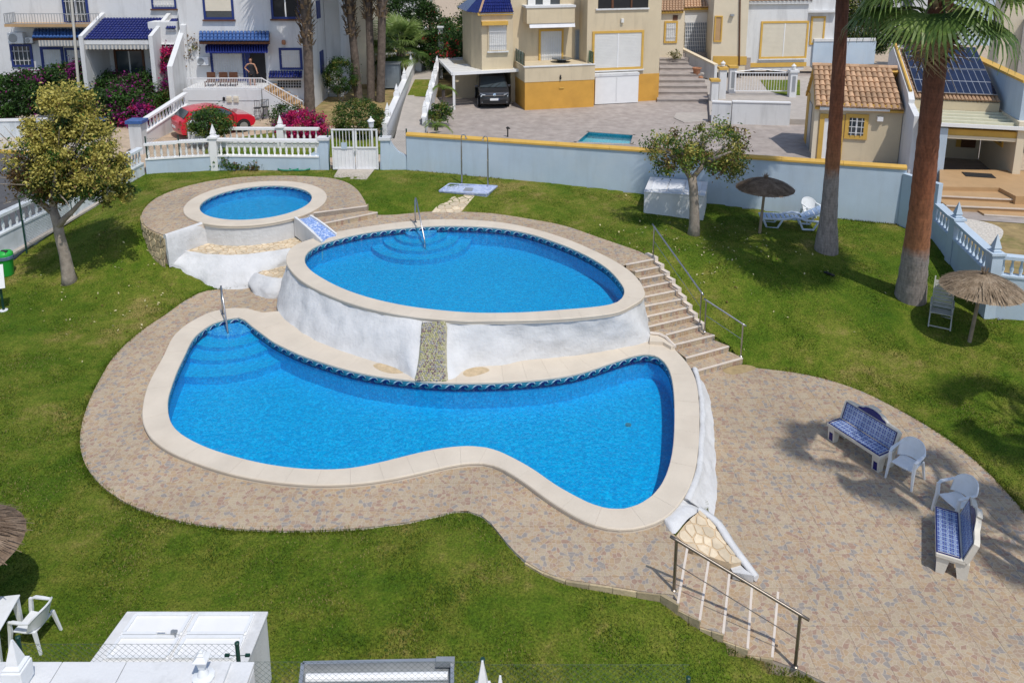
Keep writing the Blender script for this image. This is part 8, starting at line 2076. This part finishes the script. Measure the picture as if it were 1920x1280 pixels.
m = MB(); m.lathe([(.115, .21), (.12, .225), (.055, .27), (.06, .285), (.03, .30), (.03, .32), (.001, .34)], 4, rot=math.pi / 4); part(m, 'lantern_roof', 'plastic', t)
m = MB(); m.box((p.x + .0, 7.78, p.z - .11), (.5, .48, .1)); tag(part(m, 'lantern_plinth', 'white', None), 'white plinth slab under the garden lantern on the broad wall', 'plinth')
yf = 8.42; posts = []
for px, pt, pb, lab in ((33, 1192, 1300, 'dark green fence post behind the pyramid finial in the lower corner'), (444, 1203, 1330, 'dark green fence post beside the white garden lantern'), (905, 1233, 1330, 'dark green fence post behind the taller white finial'), (1291, 1268, 1340, 'dark green fence post tip poking up below the lawn at the bottom edge')):
	tp = W(px, pt, yf); root = thing('fence_post', lab, 'post', (tp.x, tp.y, -.2), group='dark green posts of the near wire fence'); hh = tp.z + .2
	m = MB(); m.tube([(0, 0, 0), (0, 0, hh - .02)], .027, 10); part(m, 'post', 'green_post', root, smooth=40); m = MB(); m.lathe([(.032, hh - .03), (.032, hh - .01), (.015, hh), (.001, hh)], 10); part(m, 'post_cap', 'green_post', root)
	posts.append(tp)
for i in (1,):
	for s in (-1, 1):
		m = MB(); q = posts[i] + Vector((.13 * s, -.02, -.18)); m.box(q, (.06, .03, .03)); m.tube([q, posts[i] + Vector((0, -.02, -.19))], .006, 4); tag(part(m, 'wire_tensioner', 'green_post', None), ['green wire tensioner on the lantern side of the post', '', 'green wire tensioner on the trough side of the post'][s + 1], 'wire tensioner')
def net(p, q, z0, z1, lab, skew=0):
	a, b = Vector((p.x, yf, z0)), Vector((q.x, yf, z0)); mb = chain_link(a, b, z1 - z0, lab, .085, .0017); tag(part(mb, 'wire_netting', 'mesh_wire', None), lab, 'wire netting')
net(posts[0], posts[1], W(200, 1262, yf).z - .35, posts[1].z - .03, 'wire netting in front of the large white pump box')
net(posts[1], posts[2], posts[2].z - .75, W(700, 1240, yf).z, 'wire netting across the grey light trough')
net(posts[2], posts[3], W(1300, 1300, yf).z - .6, W(1000, 1243, yf).z - .02, 'wire netting sagging below the bottom edge of the lawn')
# grey trough with a white tube, seen through the netting
a, b, c, d = G(568, 1248, 1.25), G(848, 1242, 1.25), G(848, 1320, 1.25), G(560, 1320, 1.25)
t = thing('light_trough', 'grey metal trough holding a long white tube behind the netting', 'light trough', ((a + b + c + d) / 4)); o = t.location.copy()
m = MB(); m.prism([(p.x - o.x, p.y - o.y) for p in (a, b, c, d)], -.35, -.05); part(m, 'trough_floor', 'grey_metal', t)
m = MB()
for p, q in ((a, b), (b, c), (d, a)): m.bar(p - o, q - o, .05, .12)
part(m, 'trough_rim', 'alu', t)
m = MB(); m.tube([a.lerp(d, .32).lerp(b.lerp(c, .32), .03) - o, a.lerp(d, .32).lerp(b.lerp(c, .32), .97) - o], .055, 10); part(m, 'white_tube', 'paint', t)
m = MB(); m.box(G(835, 1240, 1.3), (.26, .08, .1)); tag(part(m, 'junction_box', 'grey_metal', None), 'small grey junction box at the corner of the light trough', 'junction box')
# ---- litter bin and notice board on the left edge
p = GT(14, 515); t = thing('litter_bin', 'bright green litter bin with a bin bag by the old wall', 'litter bin', p)
m = MB(); m.lathe([(.19, 0), (.2, .02), (.23, .62), (.24, .64)], 14); part(m, 'bin_body', 'bin_green', t, smooth=40)
m = MB(); m.lathe([(.245, .56), (.26, .58), (.26, .67), (.24, .69)], 14); part(m, 'bin_bag', 'bin_bag', t)
m = MB(); m.lathe([(.25, .69), (.25, .76), (.2, .82), (.06, .86), (.001, .86)], 14); l = part(m, 'lid', 'bin_green', t, smooth=40); m = MB(); m.box((.05, -.1, .815), (.2, .17, .05), rot=Matrix.Rotation(R(35), 3, 'X')); part(m, 'lid_opening', 'dark', l)
p = GT(7, 582); t = thing('notice_board', 'white notice board on a green post at the picture edge', 'notice board', p, R(24))
m = MB(); m.tube([(0, 0, -.1), (0, 0, 1.0)], .035, 8); part(m, 'post', 'green_post', t)
m = MB(); m.box((-.16, -.05, 1.12), (.62, .03, .72), rot=Matrix.Rotation(R(-14), 3, 'X')); bd = part(m, 'board', 'paint', t)
m = MB(); rq = Matrix.Rotation(R(-14), 3, 'X')
for k in range(9): m.box(Vector((-.16, -.05, 1.12)) + rq @ Vector((random.uniform(-.05, .0), -.018, .28 - k * .065)), (random.uniform(.36, .5), .004, .012), rot=rq)
tag(part(m, 'faint_lines', 'plastic_old', bd), kind='stuff')
m = MB(); m.lathe([(.12, -.05), (.12, .02), (.03, .03)], 10); part(m, 'concrete_foot', 'plastic', t)
# ---- street lamp pole, lanterns on piers
p = G(152, 215, 1.45); tp = W(122, -140, p.y); t = thing('street_lamp', 'slender pale lamp post leaning out of the shrubs by the porch', 'lamp post', p)
m = MB(); m.tube([(0, 0, 0), (tp.x - p.x) * Vector((.5, 0, 0)) + Vector((0, 0, (tp.z - p.z) * .5)), (tp.x - p.x, 0, tp.z - p.z)], [.085, .065, .045], 10); part(m, 'pole', 'lamp_pole', t); m = MB(); m.box((tp.x - p.x, -.3, tp.z - p.z), (.3, .9, .12)); part(m, 'lamp_head', 'grey_metal', t)
p = W(696, 240, Yg + .9); t = thing('garden_lantern', 'white coach lantern rising behind the double gate', 'lantern', (p.x, p.y, 1.55)); hh = p.z - 1.55
m = MB(); m.tube([(0, 0, 0), (0, 0, hh)], .035, 8); part(m, 'stem', 'paint', t); m = MB(); m.lathe([(.06, hh), (.1, hh + .03), (.13, hh + .3)], 6); part(m, 'lantern_glass', 'lamp_glass', t); m = MB(); m.lathe([(.17, hh + .3), (.1, hh + .38), (.03, hh + .44), (.03, hh + .5), (.001, hh + .52)], 6); part(m, 'lantern_roof', 'paint', t)
# ---- pots on the courtyard steps
p = G(1306, 141, 2.1); t = thing('flower_pot', 'terracotta pot standing on the courtyard steps', 'flower pot', p); m = MB(); m.lathe([(.16, 0), (.2, .05), (.27, .42), (.32, .44), (.32, .5), (.27, .5), (.24, .4)], 12); part(m, 'pot', 'pot', t, smooth=40); m = MB(); m.lathe([(.245, .42), (.001, .43)], 12); part(m, 'soil', 'soil', t)
for i, (px, py) in enumerate(((1314, 148), (1316, 141))):
	m = MB(); m.lathe([(.10, 0), (.16, .06), (.14, .16), (.001, .2)], 9); tag(part(m, 'stone', 'concrete' if i else 'pot', None, loc=G(px, py, 1.95)), ['reddish rounded stone beside the terracotta pot', 'pale rounded stone behind the reddish one'][i], 'stone')
# ---- hoses, sandals, courtyard fountain light, courtyard grate
for i, (px, n_) in enumerate(((540, 3), (562, 3))):
	c = G(px, 318.5, 1.53); m = MB(); pts = [c + Vector((math.cos(a) * (.34 + .02 * math.sin(a * 3)) * (1.25), math.sin(a) * .22, .03 + .012 * k)) for k in range(n_) for a in np.linspace(0, 6.28, 18)]; m.tube(pts, .022, 5); tag(part(m, 'garden_hose', 'hose', None), ['coil of green garden hose nearer the low plants', 'coil of green garden hose nearer the gate'][i], 'hose')
for i, (px, py) in enumerate(((1551, 514), (1558, 517))):
	p = GT(px, py); m = MB(); m.prism([(math.cos(a) * .05, math.sin(a) * .13) for a in np.linspace(0, 6, 10)], 0, .03); m.tube([(-.04, .0, .03), (0, .05, .06), (.04, .0, .03)], .01, 4); tag(part(m, 'sandal', 'black_plastic', None, loc=p + Vector((0, 0, .03)), rz=R(40)), ['black sandal on the lawn nearer the tall palm', 'black sandal on the lawn nearer the stout palm'][i], 'sandal')
p = G(952, 257, 1.2); t = thing('courtyard_tap', 'small dark standpipe on the courtyard paving by the wall', 'standpipe', p); m = MB(); m.tube([(0, 0, 0), (0, 0, .42), (.12, -.03, .46)], .035, 6); part(m, 'pipe', 'black_plastic', t); m = MB(); m.lathe([(.08, .44), (.09, .5), (.03, .54)], 8); part(m, 'head', 'black_plastic', t)
m = MB(); q = [G(1263, 222, 1.2), G(1283, 231, 1.2), G(1328, 228, 1.2), G(1328, 211, 1.2), G(1268, 213, 1.2)]; m.prism([p.to_2d() for p in q], 1.0, 1.24); struct('raised_paving', m, 'concrete')
p = G(1178, 796, -.9); m = MB(); m.lathe([(.075, 0), (.075, .02), (.001, .025)], 12); tag(part(m, 'pool_drain', 'tank', None, loc=(G(1178, 797, Z_COP - .76) + Vector((0, 0, .004)))), 'small round drain on the floor of the lower pool', 'drain')
# ================================================================== vehicles
def wheel(root, x, y, r, w, side):
	m = MB(); m.lathe([(r * .66, -w / 2), (r * .94, -w / 2), (r, -w * .35), (r, w * .35), (r * .94, w / 2), (r * .66, w / 2)], 22); o = part(m, 'wheel', 'rubber', root, smooth=40); o.location = (x, y, r); o.rotation_euler = (R(90), 0, 0)
	m = MB(); s = -side
	m.lathe([(.05, s * w * .46), (r * .62, s * w * .42), (r * .68, s * w * .52)], 20)
	for k in range(5):
		a = 2 * math.pi * k / 5; m.box((math.cos(a) * r * .36, math.sin(a) * r * .36, s * w * .47), (r * .52, r * .14, .03), rot=Matrix.Rotation(a, 3, 'Z'))
	part(m, 'rim', 'alu', o)
def car(name, label, loc, rz, prof, hw, belt, tumble, paint, glass_side, glass_front, glass_rear, wheels, wr, extra=None, cat='car'):
	t = thing(name, label, cat, loc, rz); n = len(prof)
	def yy(x, z):
		w = hw * (1 - .10 * max(0, (abs(x) - 1.35) / .9) ** 2); return w - max(0, z - belt) * tumble - max(0, .42 - z) * .12
	rows = []
	for k in range(9):
		s = -1 + 2 * k / 8; e = 1 - .055 * abs(s) ** 3; rows.append([Vector((x * (1 - .05 * abs(s) ** 3 * (1 if abs(x) > 1.4 else .3)), s * yy(x, z), z - (.035 * abs(s) ** 4 if z > belt else 0))) for x, z in prof])
	m = MB(); m.loft(rows, False)
	m.f += [[k * n + n - 1, k * n, (k + 1) * n, (k + 1) * n + n - 1] for k in range(8)]; m.mi += [0] * 8
	m.poly(rows[0][::-1]); m.poly(rows[-1]); part(m, 'body', paint, t, smooth=35)
	for s in (-1, 1):
		for g in glass_side:
			m = MB(); q = [Vector((x, s * (yy(x, z) + .006), z)) for x, z in g]; m.poly(q if s < 0 else q[::-1]); part(m, 'side_window', 'glass', t)
	for nm, g in (('windscreen', glass_front), ('rear_window', glass_rear)):
		(x0, z0), (x1, z1) = g; d = Vector((z0 - z1, 0, x1 - x0)); d = d / d.length * .012; d = d if d.z > 0 or abs(d.z) < .01 else -d
		if nm == 'windscreen' and d.x < 0: d = -d
		if nm == 'rear_window' and d.x > 0: d = Vector((-abs(d.x), 0, abs(d.z)))
		w0, w1 = yy(x0, z0) - .09, yy(x1, z1) - .10; m = MB(); m.poly([Vector((x0, -w0, z0)) + d, Vector((x0, w0, z0)) + d, Vector((x1, w1, z1)) + d, Vector((x1, -w1, z1)) + d]); part(m, nm, 'glass', t)
	for x in wheels:
		for s in (-1, 1):
			m = MB(); m.lathe([(.001, -.004), (wr * 1.16, -.004), (wr * 1.2, .006)], 24); o = part(m, 'wheel_arch', 'black_plastic', t); o.location = (x, s * (yy(x, wr) - .0), wr); o.rotation_euler = (R(90) if s < 0 else R(-90), 0, 0)
			wheel(t, x, s * (yy(x, wr) - .06), wr, .2, s)
	for s in (-1, 1):
		m = MB(); m.box((0, 0, 0), (.1, .2, .13)); o = part(m, 'wing_mirror', paint, t, bevel=.03); o.location = (extra['mirror'][0], s * (hw + .06), extra['mirror'][1])
	extra['f'](t, yy); return t
# dark compact van facing us under the carport
vp = [(2.12, .30), (2.20, .50), (2.18, .78), (2.08, .98), (1.85, 1.05), (1.38, 1.14), (.62, 1.74), (.30, 1.82), (-1.2, 1.86), (-2.05, 1.80), (-2.17, 1.70), (-2.2, .9), (-2.18, .35), (-1.9, .26), (1.9, .24)]
def van_bits(t, yy):
	m = MB(); m.box((2.185, 0, .80), (.04, 1.5, .10)); part(m, 'grille', 'black_plastic', t)
	m = MB(); m.box((2.19, 0, .46), (.05, 1.45, .18)); part(m, 'lower_grille', 'black_plastic', t)
	m = MB(); m.box((2.205, 0, .82), (.02, 1.2, .02)); part(m, 'chrome_strip', 'chrome', t)
	m = MB(); m.lathe([(.09, 0), (.09, .015), (.001, .02)], 16); o = part(m, 'round_badge', 'chrome', t); o.location = (2.19, 0, .87); o.rotation_euler = (0, R(80), 0)
	m = MB(); m.box((2.225, 0, .60), (.02, .54, .125)); pl = part(m, 'number_plate', 'paint', t); m = MB(); m.box((2.237, .245, .60), (.004, .05, .12)); part(m, 'plate_band', 'blue_paint', pl)
	for s in (-1, 1):
		m = MB(); m.add([(2.19, s * .52, .74), (2.19, s * .55, .90), (2.02, s * .84, .95), (1.95, s * .875, .86), (2.12, s * .80, .76)], [(0, 1, 2, 3, 4) if s < 0 else (4, 3, 2, 1, 0)]); part(m, 'headlight', 'lamp_glass', t)
		m = MB(); m.box((2.17, s * .66, .42), (.05, .16, .08)); part(m, 'fog_light', 'lamp_glass', t)
	for s in (-.18, .18):
		m = MB(); m.bar((1.42, s - .12, 1.16), (1.05, s + .35, 1.42), .02); part(m, 'wiper', 'black_plastic', t)
	for s in (-1, 1):
		m = MB(); m.bar((.3, s * .68, 1.87), (-1.7, s * .68, 1.89), .03); part(m, 'roof_rail', 'black_plastic', t)
vl = G(909, 206, 1.2)
car('parked_van', 'dark charcoal compact van parked nose out under the white carport', vl + Vector((.35, 2.3, 0)), R(-84), vp, .92, 1.05, .22, 'grey_paint', [[(1.18, 1.10), (.62, 1.62), (.18, 1.68), (.12, 1.10)], [(.04, 1.10), (.08, 1.68), (-.95, 1.70), (-.95, 1.10)], [(-1.05, 1.12), (-1.05, 1.70), (-1.95, 1.68), (-1.98, 1.12)]], ((1.36, 1.17), (.66, 1.71)), ((-2.185, 1.1), (-2.12, 1.62)), (1.36, -1.36), .33, {'mirror': (.95, 1.18), 'f': van_bits}, cat='van')
# red hatchback seen from its rear corner
rp = [(1.85, .28), (1.96, .45), (1.92, .68), (1.6, .86), (.98, .96), (.30, 1.38), (-.15, 1.47), (-.75, 1.45), (-1.25, 1.36), (-1.62, 1.02), (-1.84, .86), (-1.90, .50), (-1.82, .28), (-1.5, .22), (1.5, .20)]
def red_bits(t, yy):
	for s in (-1, 1):
		m = MB(); m.add([(-1.80, s * .62, .74), (-1.76, s * .80, .74), (-1.70, s * .82, .93), (-1.76, s * .64, .95)], [(0, 3, 2, 1) if s > 0 else (0, 1, 2, 3)]); o = part(m, 'tail_light', 'tail_red', t); o.location = (-.03, 0, 0)
		m = MB(); m.box((1.78, s * .62, .66), (.14, .3, .13)); part(m, 'headlight', 'lamp_glass', t, bevel=.03)
		m = MB(); m.box((-.15, s * (yy(0, .8) + .01), .86), (.17, .02, .03)); part(m, 'door_handle', 'red_paint', t)
		m = MB(); m.bar((-.2, s * (yy(0, .5) + .001), .3), (-.2, s * (yy(0, .9) + .001), .92), .014, .006); m.bar((.88, s * (yy(0, .5) + .001), .3), (.88, s * (yy(0, .9) + .001), .92), .014, .006); part(m, 'door_seam', 'black_plastic', t)
	m = MB(); m.box((-1.90, 0, .58), (.02, .52, .11)); part(m, 'number_plate', 'paint', t)
a, b = G(353, 262, 1.6), G(466, 245, 1.6); d = (b - a).normalized()
car('parked_car', 'red hatchback parked on the drive behind the white balustrade', (a + b) / 2 + Vector((-d.y, d.x, 0)) * .75, math.atan2(d.y, d.x), rp, .85, .92, .34, 'red_paint', [[(.86, .97), (.30, 1.30), (-.10, 1.38), (-.16, .97)], [(-.24, .97), (-.20, 1.38), (-.75, 1.37), (-1.15, 1.28), (-1.34, 1.0)]], ((.96, .98), (.32, 1.36)), ((-1.60, 1.04), (-1.29, 1.33)), (1.22, -1.2), .30, {'mirror': (.72, .98), 'f': red_bits})
# ---- bar stools and a high table by the terrace wall
for i, (px, py, rz) in enumerate(((484, 226, 0), (499, 224, 20))):
	t = thing('bar_stool', ['dark wrought iron bar stool nearer the red car', 'dark wrought iron bar stool with high back nearer the stair'][i], 'bar stool', G(px, py, 1.6), R(rz), 'wrought iron bar stools by the terrace wall')
	m = MB(); m.lathe([(.19, .66), (.2, .68), (.19, .7)], 12); part(m, 'seat', 'black_plastic', t)
	for k in range(4):
		a = math.pi / 4 + k * math.pi / 2; m = MB(); m.tube([(math.cos(a) * .13, math.sin(a) * .13, .67), (math.cos(a) * .24, math.sin(a) * .24, 0)], .014, 5); part(m, 'leg', 'black_plastic', t)
	m = MB(); m.tube([(math.cos(a) * .2, math.sin(a) * .2, .22) for a in np.linspace(0, 6.28, 13)], .01, 4); part(m, 'foot_ring', 'black_plastic', t)
	m = MB(); m.tube([(-.17, .15, .68), (-.19, .19, 1.05), (.19, .19, 1.05), (.17, .15, .68)], .014, 5)
	for x in (-.08, 0, .08): m.tube([(x, .16, .70), (x, .19, 1.04)], .008, 4)
	part(m, 'back_frame', 'black_plastic', t)
# ---- table and chairs glimpsed behind the terrace railing
for i, px in enumerate((395, 418, 437)):
	p = W(px, 166, 43.2); m = MB()
	t = thing('terrace_chair', ['dark terrace chair nearest the wing wall behind the railing', 'dark terrace chair in the middle behind the railing', 'dark terrace chair nearest the person behind the railing'][i], 'chair', (p.x, p.y, 3.0), 0, 'dark chairs on the railed terrace')
	m.box((0, 0, .43), (.48, .46, .04)); part(m, 'seat', 'wood_brown', t); m = MB(); m.box((0, .22, .68), (.46, .04, .46)); part(m, 'backrest', 'wood_brown', t)
	for sx in (-1, 1):
		for sy in (-1, 1): m = MB(); m.bar((sx * .2, sy * .2, 0), (sx * .2, sy * .2, .42), .035); part(m, 'leg', 'wood_brown', t)
# ---- person on the terrace
def person(label, loc, rz, s=1.0):
	root = thing('person', label, 'person', loc, rz); J = {}
	V = [('pelvis', (0, 0, .93), .125), ('waist', (0, .0, 1.08), .10), ('chest', (0, .0, 1.28), .125), ('neck0', (0, 0, 1.42), .06), ('neck', (0, -.01, 1.47), .05), ('head0', (0, -.02, 1.54), .075), ('head', (0, -.03, 1.61), .085), ('crown', (0, -.01, 1.68), .06),
         ('hipL', (-.09, 0, .86), .095), ('kneeL', (-.10, -.03, .49), .062), ('calfL', (-.10, .01, .34), .055), ('ankL', (-.10, .02, .09), .036), ('toeL', (-.11, -.13, .035), .035), ('hipR', (.09, 0, .86), .095), ('kneeR', (.13, -.02, .49), .062), ('calfR', (.14, .02, .34), .055), ('ankR', (.15, .03, .09), .036), ('toeR', (.19, -.11, .035), .035),
         ('shL', (-.17, 0, 1.38), .058), ('elL', (-.34, .05, 1.16), .042), ('wrL', (-.17, -.05, 1.02), .03), ('haL', (-.12, -.08, 1.0), .03), ('shR', (.17, 0, 1.38), .058), ('elR', (.27, -.02, 1.13), .042), ('wrR', (.33, -.18, .98), .03), ('haR', (.35, -.25, .95), .03)]
	E = [('pelvis', 'waist'), ('waist', 'chest'), ('chest', 'neck0'), ('neck0', 'neck'), ('neck', 'head0'), ('head0', 'head'), ('head', 'crown'), ('pelvis', 'hipL'), ('hipL', 'kneeL'), ('kneeL', 'calfL'), ('calfL', 'ankL'), ('ankL', 'toeL'), ('pelvis', 'hipR'), ('hipR', 'kneeR'), ('kneeR', 'calfR'), ('calfR', 'ankR'), ('ankR', 'toeR'), ('chest', 'shL'), ('shL', 'elL'), ('elL', 'wrL'), ('wrL', 'haL'), ('chest', 'shR'), ('shR', 'elR'), ('elR', 'wrR'), ('wrR', 'haR')]
	ix = {v[0]: i for i, v in enumerate(V)}; me = bpy.data.meshes.new('body'); me.from_pydata([v[1] for v in V], [(ix[a], ix[b]) for a, b in E], []); me.materials.append(M['skin'])
	o = bpy.data.objects.new('body', me); COL.objects.link(o); o.parent = root; sk = o.modifiers.new('skin', 'SKIN'); sk.use_smooth_shade = True
	for i, v in enumerate(V): me.skin_vertices[0].data[i].radius = (v[2], v[2] * (.8 if v[0] in ('chest', 'waist', 'pelvis') else 1)); me.skin_vertices[0].data[i].use_root = v[0] == 'pelvis'
	o.modifiers.new('sub', 'SUBSURF').levels = 1; o.modifiers['sub'].render_levels = 2
	# fingers, face, clothes, hair
	m = MB()
	for hx, hy, hz, sx in ((-.12, -.08, 1.0, 1), (.35, -.25, .95, 1)):
		for k, L in enumerate((.06, .07, .065, .05)): m.tube([(hx - .024 + .016 * k, hy - .015, hz - .01), (hx - .026 + .017 * k, hy - .03, hz - .02 - L * .5), (hx - .024 + .016 * k, hy - .02, hz - .02 - L)], [.009, .008, .006], 5)
		m.tube([(hx + .03, hy - .01, hz + .01), (hx + .05, hy - .03, hz - .02), (hx + .05, hy - .035, hz - .045)], [.011, .01, .007], 5)
	part(m, 'fingers', 'skin', o)
	m = MB(); m.lathe([(.0, 0), (.014, .008), (.008, .03), (.001, .045)], 6, (0, -.122, 1.575)); part(m, 'nose', 'skin', o)
	for x in (-.03, .03): m = MB(); m.lathe([(.001, -.008), (.01, 0), (.001, .008)], 6, (x, -.105, 1.615)); part(m, 'eye', 'dark', o)
	m = MB(); m.box((0, -.108, 1.55), (.045, .012, .01)); part(m, 'mouth', 'tail_red', o)
	rows = lambda pr: [[Vector((math.cos(a) * rx, cy + math.sin(a) * ry, z)) for a in np.linspace(0, 6.283, 17)[:-1]] for z, rx, ry, cy in pr]
	m = MB(); m.loft(rows([(.95, .165, .135, 0), (1.05, .135, .115, 0), (1.15, .13, .115, 0), (1.28, .165, .135, 0), (1.36, .155, .11, 0), (1.39, .12, .09, 0)]), True); part(m, 'tank_top', 'cloth_black', root, smooth=True)
	m = MB(); m.loft(rows([(.97, .165, .138, 0), (.90, .19, .15, 0), (.82, .205, .155, 0)]), True)
	for s in (-1, 1): m.loft([[Vector((s * .105 + math.cos(a) * r_, math.sin(a) * r_ * 1.05, z)) for a in np.linspace(0, 6.283, 13)[:-1]] for z, r_ in ((.86, .105), (.70, .095), (.64, .095))], True)
	part(m, 'shorts', 'cloth_black', root, smooth=True)
	m = MB(); m.loft([[Vector((math.cos(a) * rr * .105, .012 + math.sin(a) * rr * .115 + dy, z)) for a in np.linspace(R(-25), R(205), 15)] for z, rr, dy in ((1.50, .8, .03), (1.58, 1.0, .0), (1.66, .98, -.02), (1.72, .72, -.02), (1.755, .2, -.02))]); m.lathe([(.001, -.05), (.05, -.02), (.05, .03), (.001, .06)], 8, (0, .11, 1.66)); part(m, 'hair', 'hair', root, smooth=True)
	root.scale = (s, s, s); return root
p = W(473, 160, 43.3); person('person in a black top with hand on hip at the dark terrace doorway', (p.x, p.y, 3.0), R(10), .99)
